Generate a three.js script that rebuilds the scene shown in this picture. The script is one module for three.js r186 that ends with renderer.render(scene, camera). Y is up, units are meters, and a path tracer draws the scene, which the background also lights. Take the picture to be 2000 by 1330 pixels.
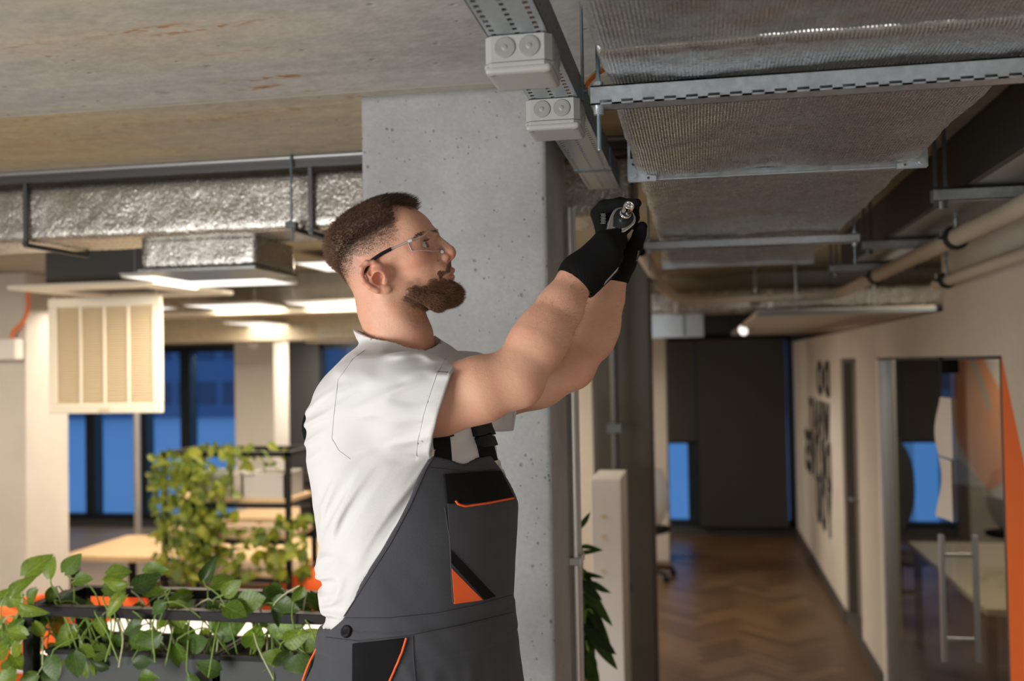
import * as THREE from 'three';
import { RectAreaLightUniformsLib } from 'three/addons/lights/RectAreaLightUniformsLib.js';
import { mergeGeometries } from 'three/addons/utils/BufferGeometryUtils.js';
import { RoundedBoxGeometry } from 'three/addons/geometries/RoundedBoxGeometry.js';
import { FontLoader } from 'three/addons/loaders/FontLoader.js';
import { TextGeometry } from 'three/addons/geometries/TextGeometry.js';
import { Brush, Evaluator, SUBTRACTION } from 'three-bvh-csg';

// ------------------------------------------------------------------ camera, light, exposure
RectAreaLightUniformsLib.init();
const scene = new THREE.Scene();
const renderer = new THREE.WebGLRenderer({ antialias: true });
renderer.toneMapping = THREE.LinearToneMapping;
renderer.toneMappingExposure = 1.0;
renderer.shadowMap.enabled = true;

const V = (x, y, z) => new THREE.Vector3(x, y, z);
const H = 2.2;                                   // height of the lens above the floor
const FOC = 1950;                                // focal length in pixels of the 2000 x 1330 frame
const YAW = 10.57 * Math.PI / 180, PITCH = 1.37 * Math.PI / 180, ROLL = -0.018;
const camera = new THREE.PerspectiveCamera(2 * Math.atan(665 / FOC) * 180 / Math.PI, 2000 / 1330, 0.05, 200);
camera.rotation.order = 'YXZ';
camera.rotation.set(PITCH, YAW, ROLL);
camera.position.set(0, H, 0);
camera.focus = 1.93;
camera.userData.fStop = 2.6;
camera.updateMatrixWorld(true);

scene.background = new THREE.Color(0.15, 0.31, 0.60);     // dusk sky

// a large soft photographic lamp stands behind the lens on the left side; its builder is further down
const KEY = { at: [-2.5, 1.40, 0.85], to: [-0.6, 2.5, -2.2], w: 1.8, h: 1.5, power: 15.5 };
const FILL = { at: [0.40, 1.5, 1.7], to: [0.1, 2.6, -2.2], w: 1.0, h: 0.8, power: 2.2 };  // added unseen fill lamp on the corridor side
const PANEL = 32;                                  // radiance of the ceiling panels
const WARM = new THREE.Color(1.0, 0.83, 0.62), NEUTRAL = new THREE.Color(1.0, 0.97, 0.93);

// layout helpers: a direction for a point of the frame, and where it meets a plane of the place
const RIGHT = V(1, 0, 0).applyQuaternion(camera.quaternion), UPV = V(0, 1, 0).applyQuaternion(camera.quaternion), FWD = V(0, 0, -1).applyQuaternion(camera.quaternion);
const dir = (px, py) => FWD.clone().addScaledVector(RIGHT, (px - 1000) / FOC).addScaledVector(UPV, (665 - py) / FOC);
const at = (px, py, d) => dir(px, py).multiplyScalar(d).add(camera.position);
const onY = (px, py, y) => { const r = dir(px, py); return r.multiplyScalar((y - H) / r.y).add(camera.position); };
const onZ = (px, py, z) => { const r = dir(px, py); return r.multiplyScalar(z / r.z).add(camera.position); };
const onX = (px, py, x) => { const r = dir(px, py); return r.multiplyScalar(x / r.x).add(camera.position); };

// ------------------------------------------------------------------ random numbers and noise
let seedState = 12345;
const seed = (s) => { seedState = s | 0; };
const rnd = () => { seedState = (seedState + 0x6d2b79f5) | 0; let t = Math.imul(seedState ^ (seedState >>> 15), 1 | seedState); t = (t + Math.imul(t ^ (t >>> 7), 61 | t)) ^ t; return ((t ^ (t >>> 14)) >>> 0) / 4294967296; };
const rr = (a, b) => a + (b - a) * rnd();
const clamp = (x, a, b) => Math.min(b, Math.max(a, x));
const lerp = (a, b, t) => a + (b - a) * t;
const sst = (a, b, x) => { const t = clamp((x - a) / (b - a), 0, 1); return t * t * (3 - 2 * t); };
const hash3 = (x, y, z) => { let h = Math.imul(x | 0, 374761393) ^ Math.imul(y | 0, 668265263) ^ Math.imul(z | 0, 1274126177); h = Math.imul(h ^ (h >>> 13), 1103515245); return ((h ^ (h >>> 16)) >>> 0) / 4294967296; };
function noise3(x, y, z) {
  const ix = Math.floor(x), iy = Math.floor(y), iz = Math.floor(z); let fx = x - ix, fy = y - iy, fz = z - iz;
  fx = fx * fx * (3 - 2 * fx); fy = fy * fy * (3 - 2 * fy); fz = fz * fz * (3 - 2 * fz);
  const c = (a, b, d) => hash3(ix + a, iy + b, iz + d);
  return lerp(lerp(lerp(c(0, 0, 0), c(1, 0, 0), fx), lerp(c(0, 1, 0), c(1, 1, 0), fx), fy), lerp(lerp(c(0, 0, 1), c(1, 0, 1), fx), lerp(c(0, 1, 1), c(1, 1, 1), fx), fy), fz) * 2 - 1;
}
const fbm3 = (x, y, z, o = 4) => { let s = 0, a = 0.5; for (let i = 0; i < o; i++) { s += a * noise3(x, y, z); x *= 2.03; y *= 2.03; z *= 2.03; a *= 0.5; } return s; };

// tileable 2-d noise field, nx by ny cells over n by n pixels
function tileNoise(n, cells, octaves = 1, gain = 0.5, cellsY = cells) {
  const out = new Float32Array(n * n); let amp = 1, cx = cells, cy = cellsY, tot = 0;
  for (let o = 0; o < octaves; o++) {
    const g = new Float32Array(cx * cy); for (let i = 0; i < g.length; i++) g[i] = rnd();
    for (let y = 0; y < n; y++) {
      const v = y / n * cy, y0 = Math.floor(v), fy0 = v - y0, fy = fy0 * fy0 * (3 - 2 * fy0), ya = (y0 % cy) * cx, yb = ((y0 + 1) % cy) * cx;
      for (let x = 0; x < n; x++) {
        const u = x / n * cx, x0 = Math.floor(u), f0 = u - x0, fx = f0 * f0 * (3 - 2 * f0), xa = x0 % cx, xb = (x0 + 1) % cx;
        out[y * n + x] += amp * lerp(lerp(g[ya + xa], g[ya + xb], fx), lerp(g[yb + xa], g[yb + xb], fx), fy);
      }
    }
    tot += amp; amp *= gain; cx *= 2; cy *= 2;
    if (cx > n) break;
  }
  for (let i = 0; i < out.length; i++) out[i] = out[i] / tot * 2 - 1;
  return out;
}
function tex(n, fn, srgb, rep = 1) {          // fn(i, x, y) -> [r, g, b] 0..1 or one number
  const d = new Uint8Array(n * n * 4);
  for (let y = 0, i = 0; y < n; y++) for (let x = 0; x < n; x++, i++) {
    const c = fn(i, x, y);
    if (typeof c === 'number') { d[i * 4] = d[i * 4 + 1] = d[i * 4 + 2] = clamp(c, 0, 1) * 255; } else for (let k = 0; k < 3; k++) d[i * 4 + k] = clamp(c[k], 0, 1) * 255;
    d[i * 4 + 3] = 255;
  }
  const t = new THREE.DataTexture(d, n, n); t.wrapS = t.wrapT = THREE.RepeatWrapping; t.magFilter = THREE.LinearFilter; t.minFilter = THREE.LinearMipmapLinearFilter; t.generateMipmaps = true;
  if (srgb) t.colorSpace = THREE.SRGBColorSpace;
  t.repeat.set(rep, rep); t.needsUpdate = true; return t;
}
const retile = (t, r, r2 = r) => { const c = t.clone(); c.repeat.set(r, r2); c.needsUpdate = true; return c; };

// ------------------------------------------------------------------ names, labels, groups
const taken = {};
function numbered(name) { const k = taken[name] = (taken[name] ?? -1) + 1; return k ? name + '_' + String(k).padStart(3, '0') : name; }
function shadows(o) { o.castShadow = o.receiveShadow = true; return o; }
function tag(o, label, category, group, kind) { o.userData = { label, category }; if (group) o.userData.group = group; if (kind) o.userData.kind = kind; return o; }
function thing(name, label, category, pos = [0, 0, 0], turn = 0, group) {
  const o = new THREE.Group(); o.name = numbered(name); o.position.set(...pos); o.rotation.y = turn; scene.add(o);
  return tag(o, label, category, group);
}
function mesh(name, geo, mat, parent) {       // a part under parent
  const m = shadows(new THREE.Mesh(Array.isArray(geo) ? merge(geo) : geo, mat)); m.name = name; parent.add(m); return m;
}
function solo(name, geo, mat, label, category, group) {      // a thing of one mesh
  const m = shadows(new THREE.Mesh(Array.isArray(geo) ? merge(geo) : geo, mat)); m.name = numbered(name); scene.add(m); return tag(m, label, category, group);
}
function struct(name, geo, mat, label, category = 'wall') {
  const m = shadows(new THREE.Mesh(Array.isArray(geo) ? merge(geo) : geo, mat)); m.name = numbered(name); scene.add(m);
  m.userData = { kind: 'structure', label, category }; return m;
}
function structGroup(name, label, category) { const o = new THREE.Group(); o.name = numbered(name); scene.add(o); o.userData = { kind: 'structure', label, category }; return o; }
function merge(list) {
  return mergeGeometries(list.map((g) => { const q = g.index ? g.toNonIndexed() : g.clone(); for (const k of Object.keys(q.attributes)) if (!['position', 'normal', 'uv'].includes(k)) q.deleteAttribute(k); if (!q.attributes.uv) q.setAttribute('uv', new THREE.BufferAttribute(new Float32Array(q.attributes.position.count * 2), 2)); q.morphAttributes = {}; return q; }));
}
// ------------------------------------------------------------------ geometry helpers
function metreUV(g) {                          // uv in metres by the way each face points
  const p = g.attributes.position, n = g.attributes.normal, uv = new Float32Array(p.count * 2);
  for (let i = 0; i < p.count; i++) {
    const ax = Math.abs(n.getX(i)), ay = Math.abs(n.getY(i)), az = Math.abs(n.getZ(i));
    if (ay >= ax && ay >= az) { uv[i * 2] = p.getX(i); uv[i * 2 + 1] = p.getZ(i); } else if (ax >= az) { uv[i * 2] = p.getZ(i); uv[i * 2 + 1] = p.getY(i); } else { uv[i * 2] = p.getX(i); uv[i * 2 + 1] = p.getY(i); }
  }
  g.setAttribute('uv', new THREE.BufferAttribute(uv, 2)); return g;
}
// box by its bounds, with a small chamfer
function bx(x0, x1, y0, y1, z0, z1, r = 0, seg = 1) {
  const w = Math.abs(x1 - x0), h = Math.abs(y1 - y0), d = Math.abs(z1 - z0);
  const g = r > 0 ? new RoundedBoxGeometry(w, h, d, seg, Math.min(r, w / 2.01, h / 2.01, d / 2.01)) : new THREE.BoxGeometry(w, h, d);
  g.translate((x0 + x1) / 2, (y0 + y1) / 2, (z0 + z1) / 2); return metreUV(g);
}
function cyl(a, b, r, seg = 12, r2 = r) {
  const d = b.clone().sub(a), g = new THREE.CylinderGeometry(r2, r, d.length(), seg);
  g.applyQuaternion(new THREE.Quaternion().setFromUnitVectors(V(0, 1, 0), d.clone().normalize())); const m = a.clone().add(b).multiplyScalar(0.5); g.translate(m.x, m.y, m.z); return g;
}
function tube(pts, r, seg = 8, n = 0, closed = false) { const c = new THREE.CatmullRomCurve3(pts, closed, 'centripetal'); return new THREE.TubeGeometry(c, n || Math.max(4, pts.length * 6), r, seg, closed); }
function smoothNormals(g, q = 1e4) {
  const p = g.attributes.position, idx = g.index, acc = new Map(), key = (i) => Math.round(p.getX(i) * q) + '_' + Math.round(p.getY(i) * q) + '_' + Math.round(p.getZ(i) * q), A = V(), B = V(), C = V(), keys = [];
  for (let i = 0; i < p.count; i++) { const k = key(i); keys.push(k); if (!acc.has(k)) acc.set(k, [0, 0, 0]); }
  const n = idx ? idx.count : p.count, ix = (i) => idx ? idx.getX(i) : i;
  for (let t = 0; t < n; t += 3) {
    const a = ix(t), b = ix(t + 1), c = ix(t + 2); A.fromBufferAttribute(p, a); B.fromBufferAttribute(p, b).sub(A); C.fromBufferAttribute(p, c).sub(A); B.cross(C);
    for (const i of [a, b, c]) { const s = acc.get(keys[i]); s[0] += B.x; s[1] += B.y; s[2] += B.z; }
  }
  const out = new Float32Array(p.count * 3);
  for (let i = 0; i < p.count; i++) { const s = acc.get(keys[i]), l = Math.hypot(...s) || 1; out[i * 3] = s[0] / l; out[i * 3 + 1] = s[1] / l; out[i * 3 + 2] = s[2] / l; }
  g.setAttribute('normal', new THREE.BufferAttribute(out, 3)); return g;
}
// box of soft, quilted faces: subdivided, rounded, bulging and dented by noise
function puffBox(x0, x1, y0, y1, z0, z1, { cell = 0.03, r = 0.02, amp = 0.004, freq = 9, amp2 = 0, freq2 = 40 } = {}) {
  const w = x1 - x0, h = y1 - y0, d = z1 - z0, g = new THREE.BoxGeometry(w, h, d, Math.max(2, Math.round(w / cell)), Math.max(2, Math.round(h / cell)), Math.max(2, Math.round(d / cell)));
  metreUV(g); const p = g.attributes.position, cx = (x0 + x1) / 2, cy = (y0 + y1) / 2, cz = (z0 + z1) / 2, N = V(), I = V();
  for (let i = 0; i < p.count; i++) {
    const x = p.getX(i), y = p.getY(i), z = p.getZ(i);
    I.set(clamp(x, -w / 2 + r, w / 2 - r), clamp(y, -h / 2 + r, h / 2 - r), clamp(z, -d / 2 + r, d / 2 - r)); N.set(x, y, z).sub(I).normalize();
    const a = amp * fbm3((x + cx) * freq, (y + cy) * freq, (z + cz) * freq, 3) * 2 + amp2 * noise3((x + cx) * freq2, (y + cy) * freq2, (z + cz) * freq2);
    I.addScaledVector(N, r + a); p.setXYZ(i, I.x + cx, I.y + cy, I.z + cz);
  }
  return smoothNormals(g);
}
// ------------------------------------------------------------------ fields meshed by surface nets
function meshSDF(f, lo, hi, h, { color, uvs = 1, reach = 1.35 } = {}) {
  const nx = Math.ceil((hi[0] - lo[0]) / h) + 1, ny = Math.ceil((hi[1] - lo[1]) / h) + 1, nz = Math.ceil((hi[2] - lo[2]) / h) + 1, val = new Float32Array(nx * ny * nz).fill(1), B = 6, act = [];
  for (let bz = 0; bz < nz; bz += B) for (let by = 0; by < ny; by += B) for (let bxx = 0; bxx < nx; bxx += B) {
    const c = f(lo[0] + (bxx + B / 2) * h, lo[1] + (by + B / 2) * h, lo[2] + (bz + B / 2) * h), near = Math.abs(c) < B * h * reach;
    if (near) act.push([bxx, by, bz]);
    for (let z = bz; z < Math.min(nz, bz + B); z++) for (let y = by; y < Math.min(ny, by + B); y++) for (let x = bxx; x < Math.min(nx, bxx + B); x++) val[(z * ny + y) * nx + x] = near ? f(lo[0] + x * h, lo[1] + y * h, lo[2] + z * h) : c;
  }
  const vid = new Map(), pos = [], sx = 1, sy = nx, sz = nx * ny, off = [0, 1, sy, sy + 1, sz, sz + 1, sz + sy, sz + sy + 1];
  const E = [[0, 1], [2, 3], [4, 5], [6, 7], [0, 2], [1, 3], [4, 6], [5, 7], [0, 4], [1, 5], [2, 6], [3, 7]];
  for (const [bxx, by, bz] of act) for (let z = bz; z < Math.min(nz - 1, bz + B); z++) for (let y = by; y < Math.min(ny - 1, by + B); y++) for (let x = bxx; x < Math.min(nx - 1, bxx + B); x++) {
    const i = (z * ny + y) * nx + x; let m = 0; for (let k = 0; k < 8; k++) if (val[i + off[k]] < 0) m |= 1 << k;
    if (m === 0 || m === 255) continue;
    let n = 0, ax = 0, ay = 0, az = 0;
    for (const [a, b] of E) { const va = val[i + off[a]], vb = val[i + off[b]]; if ((va < 0) === (vb < 0)) continue; const t = va / (va - vb); ax += (a & 1) + ((b & 1) - (a & 1)) * t; ay += (a >> 1 & 1) + ((b >> 1 & 1) - (a >> 1 & 1)) * t; az += (a >> 2) + ((b >> 2) - (a >> 2)) * t; n++; }
    vid.set(i, pos.length / 3); pos.push(lo[0] + (x + ax / n) * h, lo[1] + (y + ay / n) * h, lo[2] + (z + az / n) * h);
  }
  const idx = [], quad = (a, b, c, d, flip) => { const [A, Bq, C, D] = [vid.get(a), vid.get(b), vid.get(c), vid.get(d)]; if (A === undefined || Bq === undefined || C === undefined || D === undefined) return; if (flip) idx.push(A, Bq, C, Bq, D, C); else idx.push(A, C, Bq, Bq, C, D); };
  for (const i of vid.keys()) {
    const v0 = val[i] < 0; const x = i % nx, y = Math.floor(i / nx) % ny, z = Math.floor(i / sz);
    if (y > 0 && z > 0 && v0 !== (val[i + 1] < 0)) quad(i, i - sy, i - sz, i - sz - sy, v0);
    if (x > 0 && z > 0 && v0 !== (val[i + sy] < 0)) quad(i, i - 1, i - sz, i - sz - 1, !v0);
    if (x > 0 && y > 0 && v0 !== (val[i + sz] < 0)) quad(i, i - 1, i - sy, i - sy - 1, v0);
  }
  const nv = pos.length / 3, nor = new Float32Array(nv * 3), uv = new Float32Array(nv * 2), col = color ? new Float32Array(nv * 3) : null, e = h * 0.5;
  for (let i = 0; i < nv; i++) {
    const x = pos[i * 3], y = pos[i * 3 + 1], z = pos[i * 3 + 2]; let a = f(x + e, y, z) - f(x - e, y, z), b = f(x, y + e, z) - f(x, y - e, z), c = f(x, y, z + e) - f(x, y, z - e); const l = Math.hypot(a, b, c) || 1; a /= l; b /= l; c /= l;
    nor[i * 3] = a; nor[i * 3 + 1] = b; nor[i * 3 + 2] = c; uv[i * 2] = (x + z * 0.7) * uvs; uv[i * 2 + 1] = (y + z * 0.25) * uvs;
    if (col) { const k = color(x, y, z, a, b, c); col[i * 3] = k[0]; col[i * 3 + 1] = k[1]; col[i * 3 + 2] = k[2]; }
  }
  const g = new THREE.BufferGeometry(); g.setAttribute('position', new THREE.BufferAttribute(new Float32Array(pos), 3)); g.setAttribute('normal', new THREE.BufferAttribute(nor, 3)); g.setAttribute('uv', new THREE.BufferAttribute(uv, 2));
  if (col) g.setAttribute('color', new THREE.BufferAttribute(col, 3)); g.setIndex(idx); return g;
}
const smin = (a, b, k) => { const h = Math.max(k - Math.abs(a - b), 0) / k; return Math.min(a, b) - h * h * k * 0.25; };
const smax = (a, b, k) => -smin(-a, -b, k);
const ell = (x, y, z, cx, cy, cz, rx, ry, rz) => { x -= cx; y -= cy; z -= cz; const k0 = Math.hypot(x / rx, y / ry, z / rz), k1 = Math.hypot(x / (rx * rx), y / (ry * ry), z / (rz * rz)); return k1 < 1e-9 ? -Math.min(rx, ry, rz) : k0 * (k0 - 1) / k1; };
const cap = (x, y, z, a, b) => {               // a, b = [x, y, z, r]
  const bx_ = b[0] - a[0], by = b[1] - a[1], bz = b[2] - a[2], px = x - a[0], py = y - a[1], pz = z - a[2], t = clamp((px * bx_ + py * by + pz * bz) / (bx_ * bx_ + by * by + bz * bz || 1), 0, 1);
  return Math.hypot(px - bx_ * t, py - by * t, pz - bz * t) - (a[3] + (b[3] - a[3]) * t);
};
const chain = (x, y, z, pts, k) => { let d = 1e9; for (let i = 0; i + 1 < pts.length; i++) { const c = cap(x, y, z, pts[i], pts[i + 1]); d = i ? smin(d, c, k) : c; } return d; };
// ------------------------------------------------------------------ materials
const std = (color, roughness = 0.6, metalness = 0, more = {}) => new THREE.MeshStandardMaterial({ color, roughness, metalness, ...more });
const phys = (color, roughness, metalness, more) => new THREE.MeshPhysicalMaterial({ color, roughness, metalness, ...more });
const rgb = (r, g, b) => new THREE.Color(r, g, b);          // linear
seed(7);
const nA = tileNoise(1024, 6, 5, 0.55), nB = tileNoise(1024, 3, 3, 0.5), nC = tileNoise(1024, 128, 3, 0.7), nD = tileNoise(1024, 24, 4, 0.6);
// air holes of cast concrete: many tiny, some larger
const pits = new Float32Array(1024 * 1024);
seed(11);
for (let k = 0; k < 520; k++) {
  const cx = rnd() * 1024, cy = rnd() * 1024, r = rnd() < 0.14 ? rr(3.0, 5.2) : rr(0.9, 2.4), s = Math.ceil(r) + 1;
  for (let j = -s; j <= s; j++) for (let i = -s; i <= s; i++) { const q = Math.hypot(i, j * rr(0.9, 1.1)) / r; if (q < 1.15) { const at_ = ((Math.round(cy + j) + 1024) % 1024) * 1024 + (Math.round(cx + i) + 1024) % 1024; pits[at_] = Math.max(pits[at_], 1 - q * q * 0.8); } }
}
const concreteMap = tex(1024, (i) => { const v = 0.74 + 0.075 * nA[i] + 0.05 * nB[i] + 0.035 * nC[i] - 0.16 * pits[i]; return [v, v * 0.998, v * 0.985]; }, true);
const concreteBump = tex(1024, (i) => 0.72 + 0.09 * nD[i] + 0.10 * nC[i] - 0.6 * pits[i]);
const paleMap = tex(512, (i, x, y) => { const j = (y * 2) * 1024 + x * 2, v = 0.80 + 0.025 * nA[j] + 0.02 * nB[j] + 0.015 * nC[j]; return [v, v, v]; }, true);
const M = {};
M.column = std(rgb(0.60, 0.625, 0.65), 0.72, 0, { map: retile(concreteMap, 0.9), bumpMap: retile(concreteBump, 0.9), bumpScale: 0.004 });
M.columnWarm = std(rgb(1.0, 0.97, 0.92), 0.8, 0, { map: retile(paleMap, 0.6), bumpMap: retile(concreteBump, 0.6), bumpScale: 0.003 });
M.darkConcrete = std(rgb(0.155, 0.148, 0.138), 0.8, 0, { map: retile(concreteMap, 0.7), bumpMap: retile(concreteBump, 0.7), bumpScale: 0.003 });
// ceiling: board-marked concrete with rust from the reinforcement, four metres to the tile
const STAINS = [[285, 58, 0.13, 0.014, 0.9, 8], [400, 56, 0.15, 0.012, 1.0, 8], [530, 152, 0.11, 0.012, 0.9, 5], [505, 172, 0.09, 0.014, 1.0, 12], [560, 150, 0.05, 0.016, 0.8, 0], [470, 160, 0.1, 0.01, 0.6, 6], [600, 178, 0.06, 0.01, 0.7, 0], [40, 90, 0.16, 0.012, 0.5, 4], [690, 190, 0.03, 0.02, 0.9, 0], [480, 100, 0.16, 0.008, 0.5, 6], [150, 275, 0.3, 0.03, 0.45, 3], [400, 235, 0.35, 0.03, 0.4, 3], [60, 235, 0.25, 0.02, 0.4, 3], [560, 215, 0.2, 0.02, 0.4, 3]]
  .map(([px, py, a, b, s, t]) => { const p = onY(px, py, 2.94); return [p.x, p.z, a, b, s, t * Math.PI / 180]; });
function ceilingColor(tan) {
  return (i, x, y) => {
    if (tan) { x *= 2; y *= 2; i = y * 1024 + x; }
    const wx = x / 256, wz = y / 256, g = nA[i] * 0.6 + nB[i] * 0.4, fine = nC[i], streak = noise3(wx * 1.3, wz * 16, tan ? 4 : 9) * 0.6 + noise3(wx * 5, wz * 46, 2) * 0.4;
    let v = 0.70 + 0.06 * g + 0.05 * fine + 0.045 * streak - 0.05 * pits[i];
    let c = [v, v * 0.995, v * 0.985];
    const warm = clamp((tan ? 0.55 : 0.04) + 0.9 * noise3(wx * 1.1 + 3, wz * 3.2, 1) * (tan ? 0.6 : 0.35) + 0.2 * streak, 0, 1);
    c = [lerp(c[0], c[0] * 1.03, warm), lerp(c[1], c[1] * 0.94, warm), lerp(c[2], c[2] * 0.76, warm)];
    for (const [sx, sz, a, b, s, t] of STAINS) {
      let dx = wx - ((sx % 4) + 4) % 4, dz = wz - ((sz % 4) + 4) % 4; dx -= 4 * Math.round(dx / 4); dz -= 4 * Math.round(dz / 4);
      if (Math.abs(dx) > a * 1.6 || Math.abs(dz) > a) continue;
      const u = (dx * Math.cos(t) + dz * Math.sin(t)) / a, w = (dz * Math.cos(t) - dx * Math.sin(t)) / b, q = Math.exp(-(u * u + w * w) * 1.6) * clamp(0.55 + 1.6 * noise3(wx * 70, wz * 130, 5) + 0.6 * noise3(wx * 18, wz * 50, 8), 0, 1.3) * s;
      c = [lerp(c[0], 0.60, q * 0.62), lerp(c[1], 0.36, q * 0.62), lerp(c[2], 0.16, q * 0.62)];
    }
    return c;
  };
}
const ceilBump = tex(1024, (i, x, y) => 0.55 + 0.10 * nD[i] + 0.14 * nC[i] - 0.4 * pits[i]);
M.ceiling = std(rgb(0.80, 0.80, 0.80), 0.85, 0, { map: tex(1024, ceilingColor(false), true, 0.25), bumpMap: retile(ceilBump, 0.25), bumpScale: 0.006 });
M.ceilingTan = std(rgb(0.78, 0.77, 0.74), 0.85, 0, { map: tex(512, ceilingColor(true), true, 0.25), bumpMap: retile(ceilBump, 0.25), bumpScale: 0.006 });
M.plaster = std(rgb(0.66, 0.615, 0.55), 0.85, 0, { map: tex(512, (i, x, y) => { const v = 0.95 + 0.02 * nA[(y * 2) * 1024 + x * 2] + 0.02 * nC[y * 1024 + x]; return [v, v, v]; }, true, 0.7), bumpMap: retile(concreteBump, 1.4), bumpScale: 0.0008 });
M.orange = std(rgb(0.80, 0.155, 0.02), 0.7);
M.skirting = std(rgb(0.065, 0.06, 0.055), 0.5);
M.black = phys(rgb(0.010, 0.010, 0.011), 0.55, 0, { specularIntensity: 0.35 });
M.blackMatte = std(rgb(0.018, 0.018, 0.019), 0.85);
M.textBlack = std(rgb(0.02, 0.019, 0.018), 0.7);
// foil-faced insulation: glass-fibre scrim in a 6 mm grid under crumpled aluminium
seed(31);
const crumple = tileNoise(1024, 44, 4, 0.7), crumpleFine = tileNoise(1024, 128, 3, 0.8), dents = new Float32Array(1024 * 1024);
for (let k = 0; k < 900; k++) { const cx = rnd() * 1024, cy = rnd() * 1024, r = rr(3, 9), a = rr(0, 6.3), e = rr(0.25, 0.6), h = rr(0.4, 1) * (rnd() < 0.5 ? -1 : 1); for (let j = -14; j <= 14; j++) for (let i = -14; i <= 14; i++) { const u = (i * Math.cos(a) + j * Math.sin(a)) / r, w = (j * Math.cos(a) - i * Math.sin(a)) / (r * e), q = u * u + w * w; if (q < 1) dents[((cy + j + 1024 | 0) % 1024) * 1024 + (cx + i + 1024 | 0) % 1024] += h * (1 - q) * (1 - q); } }
const foilBump = tex(1024, (i, x, y) => { const gx = Math.abs((x % 6) - 3) / 3, gy = Math.abs((y % 6) - 3) / 3; return 0.5 + 0.07 * crumple[i] + 0.07 * crumpleFine[i] + 0.16 * dents[i] + 0.05 * Math.max(gx > 0.6 ? gx : 0, (gy > 0.6 ? gy : 0) * 0.6); });
const foilColor = tex(1024, (i, x, y) => { const g = ((x % 6) === 0 ? 1 : 0) + ((y % 6) === 0 ? 0.5 : 0), v = 0.80 + 0.07 * crumple[i] + 0.04 * nB[i] - 0.10 * g; return [v, v * 0.985, v * 0.965]; }, true);
const foilRough = tex(1024, (i) => 0.25 + 0.08 * nB[i] + 0.16 * crumpleFine[i] - 0.08 * Math.abs(dents[i]));
M.foil = std(rgb(0.84, 0.84, 0.83), 1, 0.85, { map: foilColor, bumpMap: foilBump, bumpScale: 0.010, roughnessMap: foilRough });
const scrimBump = tex(1024, (i, x, y) => { const gx = (x % 6) / 6, gy = (y % 9) / 9; return 0.5 + 0.045 * crumple[i] + 0.05 * nD[i] + 0.02 * crumpleFine[i] + 0.12 * dents[i] * (nA[i] > 0.12 ? 1 : 0.12) + 0.05 * Math.cos(gx * 6.283) + 0.015 * Math.cos(gy * 6.283); });
M.foilNear = std(rgb(0.68, 0.725, 0.775), 1, 0.92, { map: foilColor, bumpMap: scrimBump, bumpScale: 0.010, roughnessMap: foilRough });
M.tape = std(rgb(0.72, 0.72, 0.73), 0.33, 0.95, { bumpMap: retile(foilBump, 2), bumpScale: 0.001 });
// galvanised steel
const zinc = tex(512, (i, x, y) => { const j = (y * 2) * 1024 + x * 2, v = 0.78 + 0.06 * nD[j] + 0.03 * nC[j]; return [v * 0.97, v, v * 1.02]; }, true), zincR = tex(512, (i, x, y) => 0.36 + 0.09 * nD[(y * 2) * 1024 + x * 2]);
M.zinc = std(rgb(0.80, 0.83, 0.86), 1, 0.85, { map: retile(zinc, 4), roughnessMap: retile(zincR, 4) });
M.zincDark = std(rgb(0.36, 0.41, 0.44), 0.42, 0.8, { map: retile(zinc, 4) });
M.zincSheet = std(rgb(0.62, 0.61, 0.58), 1, 0.75, { map: retile(zinc, 1.5), roughnessMap: retile(zincR, 1.5) });
M.steelDark = std(rgb(0.10, 0.105, 0.11), 0.45, 0.7);
M.chrome = std(rgb(0.78, 0.79, 0.80), 0.16, 1);
M.rod = std(rgb(0.20, 0.28, 0.32), 0.4, 0.85);
M.boxGrey = std(rgb(0.30, 0.305, 0.295), 0.5);
M.boxInner = std(rgb(0.23, 0.235, 0.22), 0.55);
M.shadedDuct = std(rgb(0.045, 0.042, 0.040), 0.5, 0.3);  // dark colour carries the shade between the ducts
M.rubber = std(rgb(0.01, 0.01, 0.01), 0.6);
// quilted wrap of the pipes
M.wrap = std(rgb(0.50, 0.45, 0.37), 0.6, 0.05, { bumpMap: tex(256, (i, x, y) => 0.5 + 0.3 * nC[y * 1024 + x] + 0.2 * noise3(x / 9, y / 30, 1)), bumpScale: 0.003 });
// wood
seed(51);
const woodN = tileNoise(512, 4, 5, 0.6, 64), woodW = tileNoise(512, 3, 2, 0.5, 8);
const woodMap = tex(512, (i) => { const s = 0.5 + 0.5 * Math.sin((woodW[i] * 5 + woodN[i] * 2.2) * 6), v = 0.86 + 0.09 * woodN[i] - 0.05 * s; return [v, v * 0.985, v * 0.965]; }, true);
const woodBump = tex(512, (i) => 0.5 + 0.4 * woodN[i]);
M.plank = [rgb(0.165, 0.095, 0.046), rgb(0.19, 0.112, 0.056), rgb(0.145, 0.084, 0.041), rgb(0.215, 0.13, 0.066)].map((c) => std(c, 0.33, 0, { map: retile(woodMap, 1.2), bumpMap: retile(woodBump, 1.2), bumpScale: 0.0006 }));
M.subfloor = std(rgb(0.17, 0.10, 0.05), 0.4, 0, { map: retile(woodMap, 0.8) });
M.officeFloor = std(rgb(0.42, 0.35, 0.27), 0.5, 0, { map: retile(woodMap, 0.8) });
M.birch = std(rgb(0.82, 0.60, 0.36), 0.45, 0, { map: retile(woodMap, 0.8), bumpMap: retile(woodBump, 0.8), bumpScale: 0.0004 });
M.white = std(rgb(0.80, 0.80, 0.78), 0.45);
M.whiteTable = std(rgb(0.92, 0.92, 0.91), 0.4);
M.cream = std(rgb(0.80, 0.75, 0.64), 0.5);
M.creamDark = std(rgb(0.66, 0.56, 0.40), 0.6);
M.cabinet = std(rgb(0.74, 0.73, 0.71), 0.55);
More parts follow.
